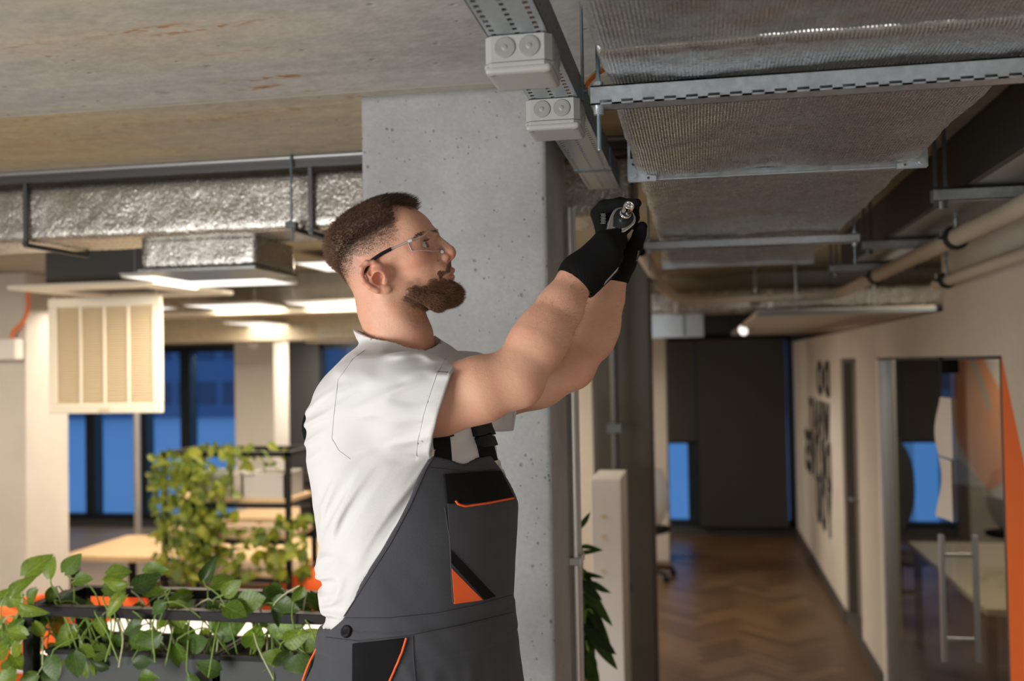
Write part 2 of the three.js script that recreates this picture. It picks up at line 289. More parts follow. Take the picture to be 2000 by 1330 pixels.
M.aluminium = std(rgb(0.62, 0.63, 0.64), 0.32, 0.85);
M.mullion = std(rgb(0.012, 0.022, 0.032), 0.4, 0.2);
M.glass = phys(rgb(0.93, 0.97, 0.98), 0.02, 0, { transmission: 1, thickness: 0, ior: 1.5, side: THREE.DoubleSide });
M.blueGlass = phys(rgb(0.55, 0.78, 0.98), 0.02, 0, { transmission: 1, thickness: 0, ior: 1.5, side: THREE.DoubleSide });
M.doorGlass = phys(rgb(0.72, 0.80, 0.80), 0.02, 0, { transmission: 1, thickness: 0, ior: 1.5, side: THREE.DoubleSide });
M.blind = phys(rgb(0.052, 0.050, 0.048), 0.9, 0, { side: THREE.DoubleSide });
M.chairOrange = std(rgb(0.85, 0.13, 0.02), 0.8);
M.chairBlue = std(rgb(0.05, 0.15, 0.48), 0.8);
M.paper = std(rgb(0.82, 0.80, 0.80), 0.6);
M.soil = std(rgb(0.035, 0.024, 0.016), 0.95);
M.trough = phys(rgb(0.075, 0.08, 0.085), 0.7, 0, { specularIntensity: 0.4 });
M.troughLight = std(rgb(0.42, 0.41, 0.40), 0.7);
M.cableOrange = std(rgb(0.80, 0.20, 0.05), 0.5);
M.cableYellow = std(rgb(0.75, 0.55, 0.20), 0.5);
const lampMat = (c, k) => new THREE.MeshStandardMaterial({ color: 0x222222, emissive: c, emissiveIntensity: k, roughness: 0.6 });
M.panelGlow = lampMat(rgb(1.0, 0.95, 0.86), 1.6);
M.boxGlow = lampMat(rgb(1, 0.99, 0.97), 1.5);
// ------------------------------------------------------------------ the shell of the place
const CEIL = 2.94, WX = 1.16, ZF = -12.9;            // ceiling, face of the corridor wall, window front
const floor = struct('floor', [bx(-10.2, 4.2, -0.2, 0, -13.1, 4.2)], M.subfloor, 'dark brown wooden floor of the corridor and office', 'floor');
{ // herringbone boards, laid as pieces where the corridor floor can be seen
  const L = 0.46, W = 0.115, g = bx(-L / 2, L / 2, 0, 0.010, -W / 2 + 0.001, W / 2 - 0.001, 0.002), c = Math.SQRT1_2;
  seed(3); let n = 0;
  for (let k = -70; k < 90; k++) for (let m = -12; m < 12; m++) for (const up of [0, 1]) {
    const u = k * W + 2 * L * m + (up ? L + W / 2 : L / 2), v = k * W + (up ? W - L / 2 : W / 2), x = (u - v) * c, z = -9.2 - (u + v) * c;
    if (x < -0.6 || x > WX - 0.2 || z < -12.6 || z > -5.7 || n >= 298) continue;
    const q = mesh('plank', g, M.plank[Math.floor(rnd() * 4)], floor); q.position.set(x, -0.009, z); q.rotation.y = Math.PI / 4 + (up ? Math.PI / 2 : 0); n++;
  }
}
struct('floor', [bx(-10, -0.95, 0, 0.006, -12.9, 3.9)], M.officeFloor, 'pale floor covering of the open office', 'floor');
const ceiling = structGroup('ceiling', 'raw cast concrete ceiling with rust marks', 'ceiling');
mesh('ceiling_slab', [bx(-10.2, 4.2, CEIL, CEIL + 0.02, -2.549, 4.2)], M.ceiling, ceiling);
mesh('slab_core', [bx(-10.2, 4.2, CEIL + 0.006, CEIL + 0.2, -13.1, 4.2)], M.darkConcrete, ceiling);
mesh('ceiling_slab', [bx(-10.2, 4.2, CEIL, CEIL + 0.02, -3.9, -2.553)], M.ceilingTan, ceiling);
mesh('ceiling_slab', [bx(-10.2, 4.2, CEIL, CEIL + 0.02, -13.1, -3.904)], M.ceilingTan, ceiling);
mesh('ceiling_beam', [bx(-10.2, -1.0, 2.50, CEIL, -10.6, -10.1, 0.01)], M.ceilingTan, ceiling);
mesh('ceiling_beam', [bx(-10.2, -1.0, 2.62, CEIL, -7.6, -7.2, 0.01)], M.ceilingTan, ceiling);
mesh('ceiling_beam', [bx(-0.25, 3.2, 2.62, CEIL, -9.2, -8.7, 0.01)], M.ceilingTan, ceiling);
struct('wall_left', [bx(-10.2, -10, 0, CEIL, -13.1, 4.2)], M.plaster, 'plain plaster wall on the window side of the office');
struct('wall_rear', [bx(-10.2, 4.2, 0, CEIL, 4.0, 4.2)], M.plaster, 'plain plaster wall behind the viewer');
struct('wall_meeting', [bx(3.0, 3.15, 0, CEIL, -13.1, -3.2), bx(WX + 0.12, 3.0, 0, CEIL, -3.3, -3.2)], M.plaster, 'beige inner wall of the glazed meeting room');
struct('wall_outer', [bx(4.0, 4.2, 0, CEIL, -3.2, 4.2), bx(3.15, 4.2, 0, CEIL, -3.3, -3.2)], M.plaster, 'plain outer wall beyond the corridor wall');
// the concrete column that the man stands before: slightly worn arrises
{
  const g = new THREE.BoxGeometry(0.51, CEIL, 0.40, 34, 150, 26); metreUV(g); const p = g.attributes.position, r = 0.006, I = V(), N = V();
  for (let i = 0; i < p.count; i++) {
    const x = p.getX(i), y = p.getY(i), z = p.getZ(i), e = r + 0.004 * clamp(fbm3(x * 8, y * 22, z * 8, 3) * 2.2, 0, 1);
    I.set(clamp(x, -0.255 + e, 0.255 - e), y, clamp(z, -0.2 + e, 0.2 - e)); N.set(x - I.x, 0, z - I.z); if (N.lengthSq() < 1e-12) continue; N.normalize();
    I.addScaledVector(N, e + 0.0012 * fbm3(x * 5, y * 5, z * 5, 2)); p.setXYZ(i, I.x, y, I.z);
  }
  g.translate(-0.640, CEIL / 2, -2.8); smoothNormals(g);
  struct('column', g, M.column, 'grey cast concrete column with air holes behind the man', 'column');
}
struct('column', [bx(-6.2, -4.82, 0, CEIL, -7.0, -6.5, 0.012)], M.columnWarm, 'broad pale concrete column at the left edge', 'column');
struct('column', [bx(-5.62, -5.10, 0, CEIL, -11.9, -11.45, 0.012)], M.columnWarm, 'pale concrete column between the office windows', 'column');
struct('column', [bx(-0.62, -0.285, 0, CEIL, -6.35, -6.0, 0.01)], M.darkConcrete, 'dark square pillar at the side of the corridor', 'column');
struct('column', [bx(-0.86, -0.36, 0, CEIL, -11.6, -11.15, 0.01)], M.columnWarm, 'cream column at the far end of the corridor', 'column');
struct('wall_partition', [bx(-2.4, -0.86, 0, CEIL, -8.2, -8.1)], M.plaster, 'pale partition seen between the column and the tall cabinet');
// ---- the corridor wall with the glazed front, a recessed door and painted letters
const wr = struct('wall_right', [
  bx(WX, WX + 0.12, 0, CEIL, -4.18, 4.0), bx(WX, WX + 0.12, 2.2, CEIL, -5.1, -4.18), bx(WX, WX + 0.12, 2.2, 2.42, -12.9, -5.1),
  bx(WX, WX + 0.12, 0, 2.2, -7.86, -6.98), bx(WX, WX + 0.12, 0, 2.2, -12.9, -8.7)], M.plaster, 'white painted corridor wall with a glass front and black letters');
struct('wall_back', [bx(-10.2, 4.2, 2.52, CEIL, ZF - 0.2, ZF), bx(-10.2, 4.2, 0, 0.10, ZF - 0.2, ZF), bx(-9.99, -9.4, 0.1, 2.52, ZF - 0.2, ZF), bx(-6.05, -5.1, 0.1, 2.52, ZF - 0.2, ZF), bx(-1.3, -0.75, 0.1, 2.52, ZF - 0.2, ZF), bx(1.14, 1.95, 0.1, 2.52, ZF - 0.2, ZF), bx(2.92, 4.2, 0.1, 2.52, ZF - 0.2, ZF)], std(rgb(0.05, 0.055, 0.06), 0.7), 'dark front wall round the tall office windows');
struct('baseboard_right', [bx(WX - 0.014, WX, 0, 0.11, -7.86, -6.98), bx(WX - 0.014, WX, 0, 0.11, -12.9, -8.7), bx(WX - 0.014, WX, 0, 0.11, -4.18, 2)], M.skirting, 'dark skirting along the foot of the corridor wall', 'skirting');
// windows: frame, mullions and panes between x0 and x1
function windowBay(n, x0, x1, splits, transoms, label) {
  const w = structGroup('window_' + n, label, 'window'), z = ZF - 0.1;
  mesh('window_frame', [bx(x0, x0 + 0.06, 0.1, 2.52, z - 0.06, z + 0.06), bx(x1 - 0.06, x1, 0.1, 2.52, z - 0.06, z + 0.06), bx(x0, x1, 2.45, 2.52, z - 0.06, z + 0.06), bx(x0, x1, 0.1, 0.18, z - 0.06, z + 0.06)], M.mullion, w);
  for (const s of splits) mesh('mullion', bx(s - 0.075, s + 0.075, 0.18, 2.45, z - 0.06, z + 0.14), M.mullion, w);
  for (const t of transoms) mesh('transom', bx(x0 + 0.06, x1 - 0.06, t - 0.03, t + 0.03, z - 0.05, z + 0.05), M.mullion, w);
  const xs = [x0 + 0.06, ...splits, x1 - 0.06];
  for (let i = 0; i + 1 < xs.length; i++) { const g = new THREE.PlaneGeometry(xs[i + 1] - xs[i], 2.27); g.translate((xs[i] + xs[i + 1]) / 2, 1.315, z); mesh('pane', g, M.blueGlass, w); }
  return w;
}
windowBay(1, -9.4, -6.05, [-8.52, -7.72, -7.05], [], 'tall blue office windows beyond the desks');
windowBay(2, -5.1, -1.3, [-3.8, -2.5], [], 'tall blue office window partly hidden by the man');
windowBay(3, -0.75, 1.14, [-0.09], [], 'window at the end of the corridor behind dark roller blinds');
windowBay(4, 1.95, 2.92, [], [], 'blue window of the glazed meeting room');
// roller blinds of the corridor window
function blind(x0, x1, yb, z, label) {
  const b = thing('roller_blind', label, 'blind', [0, 0, 0], 0, 'dark roller blinds');
  mesh('fabric', bx(x0, x1, yb, 2.5, z, z + 0.004), M.blind, b);
  mesh('bottom_bar', bx(x0, x1, yb - 0.03, yb, z - 0.008, z + 0.012, 0.004), M.black, b);
  mesh('roller', cyl(V(x0, 2.50, z + 0.02), V(x1, 2.50, z + 0.02), 0.035), M.black, b);
  for (const x of [x0 + 0.02, x1 - 0.02]) mesh('wall_bracket', bx(x - 0.012, x + 0.012, 2.49, 2.56, ZF, z + 0.03, 0.002), M.black, b);
  return b;
}
blind(-0.50, -0.06, 1.19, ZF + 0.046, 'narrow dark roller blind pulled halfway down beside the cream column');
blind(-0.02, 1.06, 0.12, ZF + 0.046, 'wide dark roller blind pulled down to the corridor floor');
blind(1.97, 2.92, 1.19, ZF + 0.046, 'dark roller blind half down in the glazed meeting room');
// outside: dusk ground and blue-grey buildings
const outM = [std(rgb(0.20, 0.28, 0.38), 0.8), std(rgb(0.30, 0.40, 0.52), 0.8), std(rgb(0.10, 0.13, 0.18), 0.5)];
struct('ground', [bx(-80, 60, -1.2, -1.0, -120, -13.4)], std(rgb(0.80, 0.82, 0.84), 0.9), 'pale ground outside the windows at dusk', 'ground');
function building(x, z, w, h, d, m, label, rows, cols) {
  const b = thing('office_building', label, 'building', [x, -1.0, z]);
  mesh('facade', bx(-w / 2, w / 2, 0, h, -d, 0), outM[m], b);
  const g = bx(-0.42 * w / cols, 0.42 * w / cols, 0, 0.5 * h / rows, 0, 0.06);
  for (let r = 0; r < rows; r++) for (let c = 0; c < cols; c++) { const q = mesh('window', g, outM[2], b); q.position.set(-w / 2 + (c + 0.5) * w / cols, (r + 0.3) * h / rows, 0.01); }
  mesh('parapet', bx(-w / 2 - 0.2, w / 2 + 0.2, h, h + 0.4, -d, 0.2), outM[1], b);
}
building(-38, -62, 26, 9, 12, 0, 'low blue-grey building far outside the left windows', 3, 8);
building(-12, -75, 20, 12, 10, 1, 'taller pale building outside behind the man', 4, 6);
building(9, -58, 16, 6, 10, 0, 'small building outside the corridor window', 2, 5);
{ const r0 = onZ(1480, 613, -7.2), c = structGroup('ceiling', 'low pale dropped ceiling at the far end of the corridor', 'ceiling'); mesh('soffit', bx(r0.x, 1.6, r0.y - 0.012, r0.y + 0.03, -12.88, -7.24, 0.002), M.plaster, c); mesh('edge_trim', bx(r0.x - 0.01, 1.6, r0.y - 0.014, r0.y + 0.014, -7.24, -7.2, 0.003), M.zincDark, c); for (const px of [1555, 1707]) { const p = onZ(px, 600, -7.3); mesh('hanger', cyl(V(p.x, r0.y + 0.03, -7.3), V(p.x, CEIL, -7.3), 0.006, 6), M.zinc, c); } }
// ---- painted letters on the corridor wall; the photograph is mirrored, so they run from the near end backwards
const font = await new FontLoader().loadAsync('fonts/droid/droid_sans_bold.typeface.json');
const WORDS = [['DO', 703, 778, 1596, 1621], ['WHAT', 787, 868, 1582, 1622], ['DRIVES', 865, 965, 1574, 1624], ['YOU', 960, 1057, 1596, 1626]];
const lettering = thing('wall_lettering', 'large black painted words on the white corridor wall', 'lettering');
for (const [word, , , ] of WORDS) {
  const [, y0, y1, xa, xb] = WORDS.find((w) => w[0] === word);
  const top = onX(xb, y0 + 2, WX), far = onX(xa, (y0 + y1) / 2, WX); const near = onX(xb, (y0 + y1) / 2, WX);
  const bot = onX(xb, y1 - 4, WX), h = top.y - bot.y, len = near.z - far.z;
  let widths = [...word].map((ch) => { const g = new TextGeometry(ch, { font, size: 1, depth: 0.01, curveSegments: 4, bevelEnabled: true, bevelSize: 0.04, bevelThickness: 0.001, bevelSegments: 1 }); g.computeBoundingBox(); return [g, g.boundingBox.clone()]; }), total = widths.reduce((s, w) => s + w[1].max.x - w[1].min.x + 0.10, -0.10), x = 0, capH = widths[0][1].max.y;
  for (const [g, b] of widths) {
    g.translate(-b.min.x, 0, 0); const sx = len / total, sy = h / capH; g.scale(sx, sy, 1);
    // letter x runs towards the far end (-z); letters face the corridor (-x); mirrored as in the photograph
    const p = g.attributes.position; for (let i = 0; i < p.count; i++) { const u = p.getX(i), v = p.getY(i), d = p.getZ(i); p.setXYZ(i, WX - 0.0005 - d * 0.4, bot.y + v, near.z - x * sx - u); }
    const idx = []; const n = p.count; for (let i = 0; i < n; i += 3) { idx.push(i, i + 1, i + 2); } g.setIndex(idx); g.computeVertexNormals();
    mesh('letter', g.toNonIndexed(), M.textBlack, lettering); x += b.max.x - b.min.x + 0.10;
  }
}
// ------------------------------------------------------------------ ducts, trays, pipes and brackets under the ceiling
const MT = (g, x = 0, y = 0, z = 0) => { g.translate(x, y, z); return g; };
function bolt(p, axis, r = 0.007) {             // hexagonal head on a washer
  const a = p.clone(), b = p.clone().addScaledVector(axis, 0.002), c = p.clone().addScaledVector(axis, 0.008);
  return [cyl(a, b, r * 1.7, 14), cyl(b, c, r, 6)];
}
function threadedRod(a, b, r = 0.004) {         // rod with a fine helical thread
  const n = Math.round(a.distanceTo(b) / 0.0035), pts = [V(r * 0.8, 0, 0)]; const L = a.distanceTo(b);
  for (let i = 0; i <= n * 2; i++) pts.push(new THREE.Vector2(i % 2 ? r : r * 0.82, i / (n * 2) * L)); pts.shift();
  const g = new THREE.LatheGeometry(pts, 7); g.applyQuaternion(new THREE.Quaternion().setFromUnitVectors(V(0, 1, 0), b.clone().sub(a).normalize())); g.translate(a.x, a.y, a.z); return g;
}
// steel channel running along x, open downwards or upwards, with a slotted web
function channel(x0, x1, y0, y1, z0, z1, slots, slotFace = 'front') {
  const t = 0.0025, list = [bx(x0, x1, y0, y0 + t, z0, z1), bx(x0, x1, y0, y1, z0, z0 + t), bx(x0, x1, y1 - t, y1, z0, z0 + 0.008), bx(x0, x1, y1 - t, y1, z1 - 0.008, z1)];
  if (!slots) list.push(bx(x0, x1, y0, y1, z1 - t, z1));
  else { // web towards the viewer cut by a row of slots along its lower edge
    const p = slots, h = (y1 - y0) * 0.22; list.push(bx(x0, x1, y0 + h, y1, z1 - t, z1));
    for (let x = x0; x < x1; x += p) list.push(bx(x, Math.min(x1, x + p * 0.45), y0, y0 + h, z1 - t, z1));
  }
  return list;
}
const DY = H + 0.45, DX0 = -0.139, DX1 = 0.508;       // underside and sides of the near duct
{
  const d = thing('air_duct', 'wide foil-wrapped air duct overhead running down the corridor', 'duct');
  const sect = [[-1.44, -0.55], [-2.43, -1.443], [-4.74, -2.455]];
  for (const [z0, z1] of sect) {
    const g = puffBox(DX0, DX1, DY, DY + 0.235, z0, z1, { cell: 0.012, r: 0.022, amp: 0.0045, freq: 6, amp2: 0.0013, freq2: 38 });
    mesh('foil_wrap', g, M.foilNear, d);
  }
  // flanges with corner pieces
  for (const [z, full] of [[-2.44, 1], [-4.75, 1]]) {
    const y0 = DY - 0.012, x0 = DX0 - 0.02, x1 = DX1 + 0.02, y1 = DY + 0.25;
    mesh('flange', [bx(x0 + 0.05, x1 - 0.05, y0 + 0.002, y0 + 0.007, z - 0.012, z + 0.004, 0.0015), bx(x0 + 0.05, x1 - 0.05, y0 + 0.004, y0 + 0.02, z - 0.002, z + 0.002), bx(x0, x0 + 0.006, y0 + 0.04, y1, z - 0.012, z + 0.012), bx(x1 - 0.006, x1, y0 + 0.04, y1, z - 0.012, z + 0.012)], M.zinc, d);
    for (const s of [0, 1]) {
      const cx = s ? x1 : x0, k = s ? -1 : 1, sh = new THREE.Shape();
      sh.moveTo(0, 0.004); sh.lineTo(0, 0.062); sh.lineTo(0.014, 0.062); sh.quadraticCurveTo(0.018, 0.03, 0.036, 0.022); sh.lineTo(0.075, 0.014); sh.lineTo(0.075, 0); sh.lineTo(0.004, 0); sh.closePath();
      for (const [hx, hy] of [[0.015, 0.048], [0.055, 0.010]]) { const h = new THREE.Path(); h.absarc(hx, hy, 0.0045, 0, Math.PI * 2); sh.holes.push(h); }
      const g = new THREE.ExtrudeGeometry(sh, { depth: 0.004, bevelEnabled: true, bevelSize: 0.0008, bevelThickness: 0.0008, bevelSegments: 1, curveSegments: 8 }); g.scale(k * 0.9, 0.9, 1); g.translate(cx, y0 - 0.002, z + 0.012); if (k < 0) { const ix = g.attributes.position; for (let i = 0; i < ix.count; i += 3) { const a = [ix.getX(i), ix.getY(i), ix.getZ(i)]; ix.setXYZ(i, ix.getX(i + 1), ix.getY(i + 1), ix.getZ(i + 1)); ix.setXYZ(i + 1, ...a); } g.computeVertexNormals(); }
      const c = mesh('corner_plate', g, M.zinc, d); mesh('bolt', bolt(V(cx + k * 0.014, y0 + 0.013, z + 0.0165), V(0, 0, 1), 0.0075), M.zinc, c);
    }
  }
}
function trapeze(name, label, x0, x1, y, z, h, rods, slots, drop) {
  const t = thing(name, label, 'bracket', [0, 0, 0], 0, 'steel channels carrying the ducts');
  mesh('channel', channel(x0, x1, y - h, y, z - 0.02, z + 0.02, slots), M.zinc, t);
  for (const rx of rods) {
    mesh('threaded_rod', threadedRod(V(rx, y - h - drop, z), V(rx, CEIL - 0.007, z)), M.rod, t);
    mesh('nut', cyl(V(rx, y - h - 0.012, z), V(rx, y - h, z), 0.009, 6), M.zinc, t); mesh('nut', cyl(V(rx, y + 0.001, z), V(rx, y + 0.01, z), 0.009, 6), M.zinc, t);
  }
}
trapeze('trapeze_bracket', 'thick slotted steel channel crossing under the duct nearest the viewer', -0.162, 0.60, DY - 0.004, -1.615, 0.031, [-0.151, 0.585], 0.034, 0.07);
trapeze('trapeze_bracket', 'bright steel channel crossing under the duct above the gloved hands', -0.185, 0.565, DY - 0.012, -3.68, 0.030, [-0.17, 0.55], 0, 0.075);
// ---- galvanised duct along the wall, shade painted on its side, and its brackets
{
  const d = thing('wall_duct', 'rectangular duct with shade painted on its side, between the foil duct and the wall', 'duct');
  const y0 = H + 0.54, x0 = 0.845, x1 = 1.13;
  mesh('side_panel', bx(x0, x0 + 0.012, y0 + 0.012, CEIL - 0.01, -6.2, -0.6, 0.003), M.shadedDuct, d);
  mesh('edge_strip', bx(x0 - 0.003, x0 + 0.02, y0 - 0.002, y0 + 0.013, -6.2, -0.6, 0.003), M.shadedDuct, d);
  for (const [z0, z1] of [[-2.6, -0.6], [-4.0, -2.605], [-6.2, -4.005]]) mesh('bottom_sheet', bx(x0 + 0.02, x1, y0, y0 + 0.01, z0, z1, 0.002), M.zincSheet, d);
  mesh('top_sheet', bx(x0 + 0.012, x1, CEIL - 0.02, CEIL - 0.01, -6.2, -0.6), M.shadedDuct, d);
}
{
  const B = [[-3.36, 'pale steel channel under the wall duct with a rod passing before it'], [-4.75, 'shorter steel channel under the wall duct further along'], [-5.9, 'dim last steel channel under the wall duct']];
  for (const [z, label] of B) {
    const t = thing('wall_duct_bracket', label, 'bracket', [0, 0, 0], 0, 'steel channels carrying the ducts'), y = H + 0.53;
    mesh('channel', channel(0.74, 1.155, y - 0.038, y, z - 0.02, z + 0.02, 0), M.zinc, t);
    mesh('channel', channel(0.80, 1.155, y, y + 0.01, z - 0.045, z - 0.022, 0), M.zinc, t);
    for (const x of [0.745, 0.775]) mesh('hanger_strap', bx(x, x + 0.012, y - 0.06, CEIL, z - 0.004, z + 0.006, 0.001), M.steelDark, t);
    mesh('nut', [cyl(V(0.765, y - 0.062, z + 0.01), V(0.765, y - 0.038, z + 0.01), 0.010, 6)], M.zinc, t);
  }
}
// ---- cable tray with perforated bottom and sides
const TY = H + 0.506, TX0 = -0.309, TX1 = -0.215;
function perforated(w, len, rows, t = 0.0015) {      // a sheet in the xz plane with rows of slots; [x of row, pitch, slot length, slot width]
  const sh = new THREE.Shape(); sh.moveTo(-w / 2, 0); sh.lineTo(w / 2, 0); sh.lineTo(w / 2, len); sh.lineTo(-w / 2, len); sh.closePath();
  for (const [x, pitch, sl, sw, off = 0, across = 0] of rows) for (let y = pitch * 0.6 + off; y < len - pitch * 0.6; y += pitch) {
    const h = new THREE.Path(), a = across ? sw / 2 : sl / 2, b = across ? sl / 2 : sw / 2; h.moveTo(x - b, y - a * 0.7); h.lineTo(x - b * 0.7, y - a); h.lineTo(x + b * 0.7, y - a); h.lineTo(x + b, y - a * 0.7); h.lineTo(x + b, y + a * 0.7); h.lineTo(x + b * 0.7, y + a); h.lineTo(x - b * 0.7, y + a); h.lineTo(x - b, y + a * 0.7); h.closePath(); sh.holes.push(h);
  }
  const g = new THREE.ExtrudeGeometry(sh, { depth: t, bevelEnabled: false }); return g;
}
{
  const t = thing('cable_tray', 'perforated galvanised cable tray hanging under the ceiling beside the duct', 'tray');
  const w = TX1 - TX0, rows = [[-w / 2 + 0.011, 0.021, 0.0125, 0.0080], [0, 0.021, 0.0115, 0.0075], [w / 2 - 0.013, 0.021, 0.0125, 0.0080]];
  const piece = (z0, z1, dy, mat) => {
    const len = z1 - z0, g = perforated(w, len, rows); g.rotateX(-Math.PI / 2); g.translate((TX0 + TX1) / 2, TY + dy, z1); metreUV(g); mesh('bottom', g, mat, t);
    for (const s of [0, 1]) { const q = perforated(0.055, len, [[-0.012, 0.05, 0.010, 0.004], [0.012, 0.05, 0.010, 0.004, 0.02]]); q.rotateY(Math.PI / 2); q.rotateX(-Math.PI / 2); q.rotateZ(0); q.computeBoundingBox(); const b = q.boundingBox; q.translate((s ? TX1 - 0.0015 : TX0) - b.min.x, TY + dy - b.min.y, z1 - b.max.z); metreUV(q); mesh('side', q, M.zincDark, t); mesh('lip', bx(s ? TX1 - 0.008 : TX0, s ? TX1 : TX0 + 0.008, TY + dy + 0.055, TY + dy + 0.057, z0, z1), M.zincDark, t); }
  };
  piece(-2.60, -0.62, 0, M.zinc); piece(-2.92, -2.605, 0.004, M.zinc);
  mesh('coupler', [bx(TX0 - 0.002, TX1 + 0.002, TY - 0.003, TY, -2.62, -2.59), bx(TX1, TX1 + 0.003, TY, TY + 0.05, -2.64, -2.57)], M.zincDark, t);
  for (const z of [-1.17, -1.95]) mesh('hanger', [bx(TX1, TX1 + 0.004, TY + 0.01, CEIL, z - 0.012, z + 0.012), ...bolt(V(TX1 + 0.004, TY + 0.03, z), V(1, 0, 0), 0.006)], M.zincDark, t);
  // cables lying in the tray
  seed(21);
  for (const [x, m, name] of [[-0.285, M.blackMatte, 'cable'], [-0.270, M.blackMatte, 'cable'], [-0.234, M.cableOrange, 'cable'], [-0.252, M.blackMatte, 'cable']]) { const pts = []; for (let z = -0.65; z > -2.9; z -= 0.15) pts.push(V(x + rr(-0.004, 0.004), TY + 0.010 + rr(0, 0.004), z)); solo(name, tube(pts, 0.0055, 6, 40), m, m === M.cableOrange ? 'orange cable lying in the perforated tray' : 'black cable lying inside the perforated tray above the junction boxes', 'cable', m === M.cableOrange ? undefined : 'black cables in the tray'); }
  solo('cable', tube([V(-0.225, TY + 0.03, -2.0), V(-0.20, TY + 0.06, -1.98), V(-0.165, TY + 0.075, -1.95), V(-0.150, TY + 0.10, -1.9), V(-0.148, TY + 0.20, -1.86)], 0.0045, 6), M.cableOrange, 'orange-red cable leaving the tray towards the duct', 'cable');
  solo('cable', tube([V(-0.225, TY + 0.04, -2.015), V(-0.20, TY + 0.07, -1.995), V(-0.165, TY + 0.086, -1.965), V(-0.150, TY + 0.11, -1.915), V(-0.148, TY + 0.21, -1.875)], 0.0045, 6), M.cableYellow, 'pale yellow cable leaving the tray towards the duct', 'cable');
}
// ---- junction boxes under the tray
function junctionBox(x, z, s, label) {
  const b = thing('junction_box', label, 'junction box', [x, TY - 0.002, z], 0, 'grey junction boxes under the tray'), w = 0.104 * s, hb = 0.041 * s, dp = 0.104 * s;
  // body: chamfered vertical corners
  const oct = (w_, d_, c) => { const sh = new THREE.Shape(); sh.moveTo(-w_ / 2 + c, -d_ / 2); sh.lineTo(w_ / 2 - c, -d_ / 2); sh.lineTo(w_ / 2, -d_ / 2 + c); sh.lineTo(w_ / 2, d_ / 2 - c); sh.lineTo(w_ / 2 - c, d_ / 2); sh.lineTo(-w_ / 2 + c, d_ / 2); sh.lineTo(-w_ / 2, d_ / 2 - c); sh.lineTo(-w_ / 2, -d_ / 2 + c); sh.closePath(); return sh; };
  const up = (sh, depth, bev) => { const g = new THREE.ExtrudeGeometry(sh, { depth, bevelEnabled: true, bevelSize: bev, bevelThickness: bev, bevelSegments: 3, curveSegments: 4 }); g.rotateX(Math.PI / 2); return metreUV(g); };
  mesh('body', up(oct(w - 0.002, dp - 0.002, 0.010 * s), hb - 0.002, 0.001), M.boxGrey, b);
  const lid = up(oct(w + 0.001 * s, dp + 0.001 * s, 0.012 * s), 0.004 * s, 0.0015 * s); lid.translate(0, -hb - 0.0015, 0); const l = mesh('lid', lid, M.boxGrey, b);
  // sloped lid down to its flat face
  const sl = new THREE.CylinderGeometry(0.5, 0.36, 1, 4, 1); sl.rotateY(Math.PI / 4); sl.scale((w) * Math.SQRT2 * 1.0, 0.020 * s, dp * Math.SQRT2); const g2 = puffBox(-w / 2, w / 2, -0.014 * s, 0, -dp / 2, dp / 2, { cell: 0.005, r: 0.0068 * s, amp: 0 }); g2.translate(0, -hb - 0.005 * s + 0.002, 0); mesh('lid_face', g2, M.boxGrey, l);
  for (const [cx, cy] of [[-0.052, 0.002], [0.052, 0.002]]) mesh('lid_screw', cyl(V(cx * s * 0.80, -hb - 0.012 * s, dp * 0.40), V(cx * s * 0.80, -hb - 0.0178 * s, dp * 0.40), 0.005 * s, 12), M.boxInner, l);
  // stepped grommets on the front and the side
  const grommet = () => { const r = 0.0145 * s, pts = []; for (let i = 0; i <= 10; i++) pts.push(new THREE.Vector2(r * (1 - i / 10) + 1e-5, (i % 2 ? 0.0022 : 0.0004) * s + 0.0014 * s * (i > 7 ? 1.5 : 0.4))); const q = new THREE.LatheGeometry([new THREE.Vector2(r * 1.12, -0.001), new THREE.Vector2(r * 1.12, 0.0016 * s), new THREE.Vector2(r * 1.02, 0.0018 * s), ...pts], 28); return q; };
  for (const sx of [-0.0195, 0.0185]) { const q = grommet(); q.rotateX(Math.PI / 2); q.translate(sx * s, -hb * 0.45, dp / 2); mesh('grommet', q, M.boxInner, b); const e = grommet(); e.rotateZ(-Math.PI / 2); e.translate(w / 2, -hb * 0.45, sx * s); mesh('grommet', e, M.boxInner, b); }
  return b;
}
junctionBox(-0.262, -1.545, 1.0, 'nearer and larger-looking grey junction box with two ringed grommets');
junctionBox(-0.264, -1.925, 1.0, 'further grey junction box with two ringed grommets, just before the column');
// ---- conduits and clip on the side of the column
{
  for (const [z, r, m, l] of [[-2.925, 0.0095, M.aluminium, 'thin grey conduit fixed to the side of the concrete column'], [-2.985, 0.013, std(rgb(0.42, 0.43, 0.46), 0.45), 'thicker grey conduit beside the thin one on the concrete column']]) {
    const c = thing('conduit', l, 'conduit'); mesh('pipe', cyl(V(-0.385 + 0.016, 0.02, z), V(-0.385 + 0.016, 2.66, z), r, 14), m, c);
    for (const y of [2.44, 1.62, 0.8]) mesh('clip', bx(-0.386, -0.35, y - 0.012, y + 0.012, z - r - 0.008, z + r + 0.008, 0.003), M.aluminium, c);
  }
}
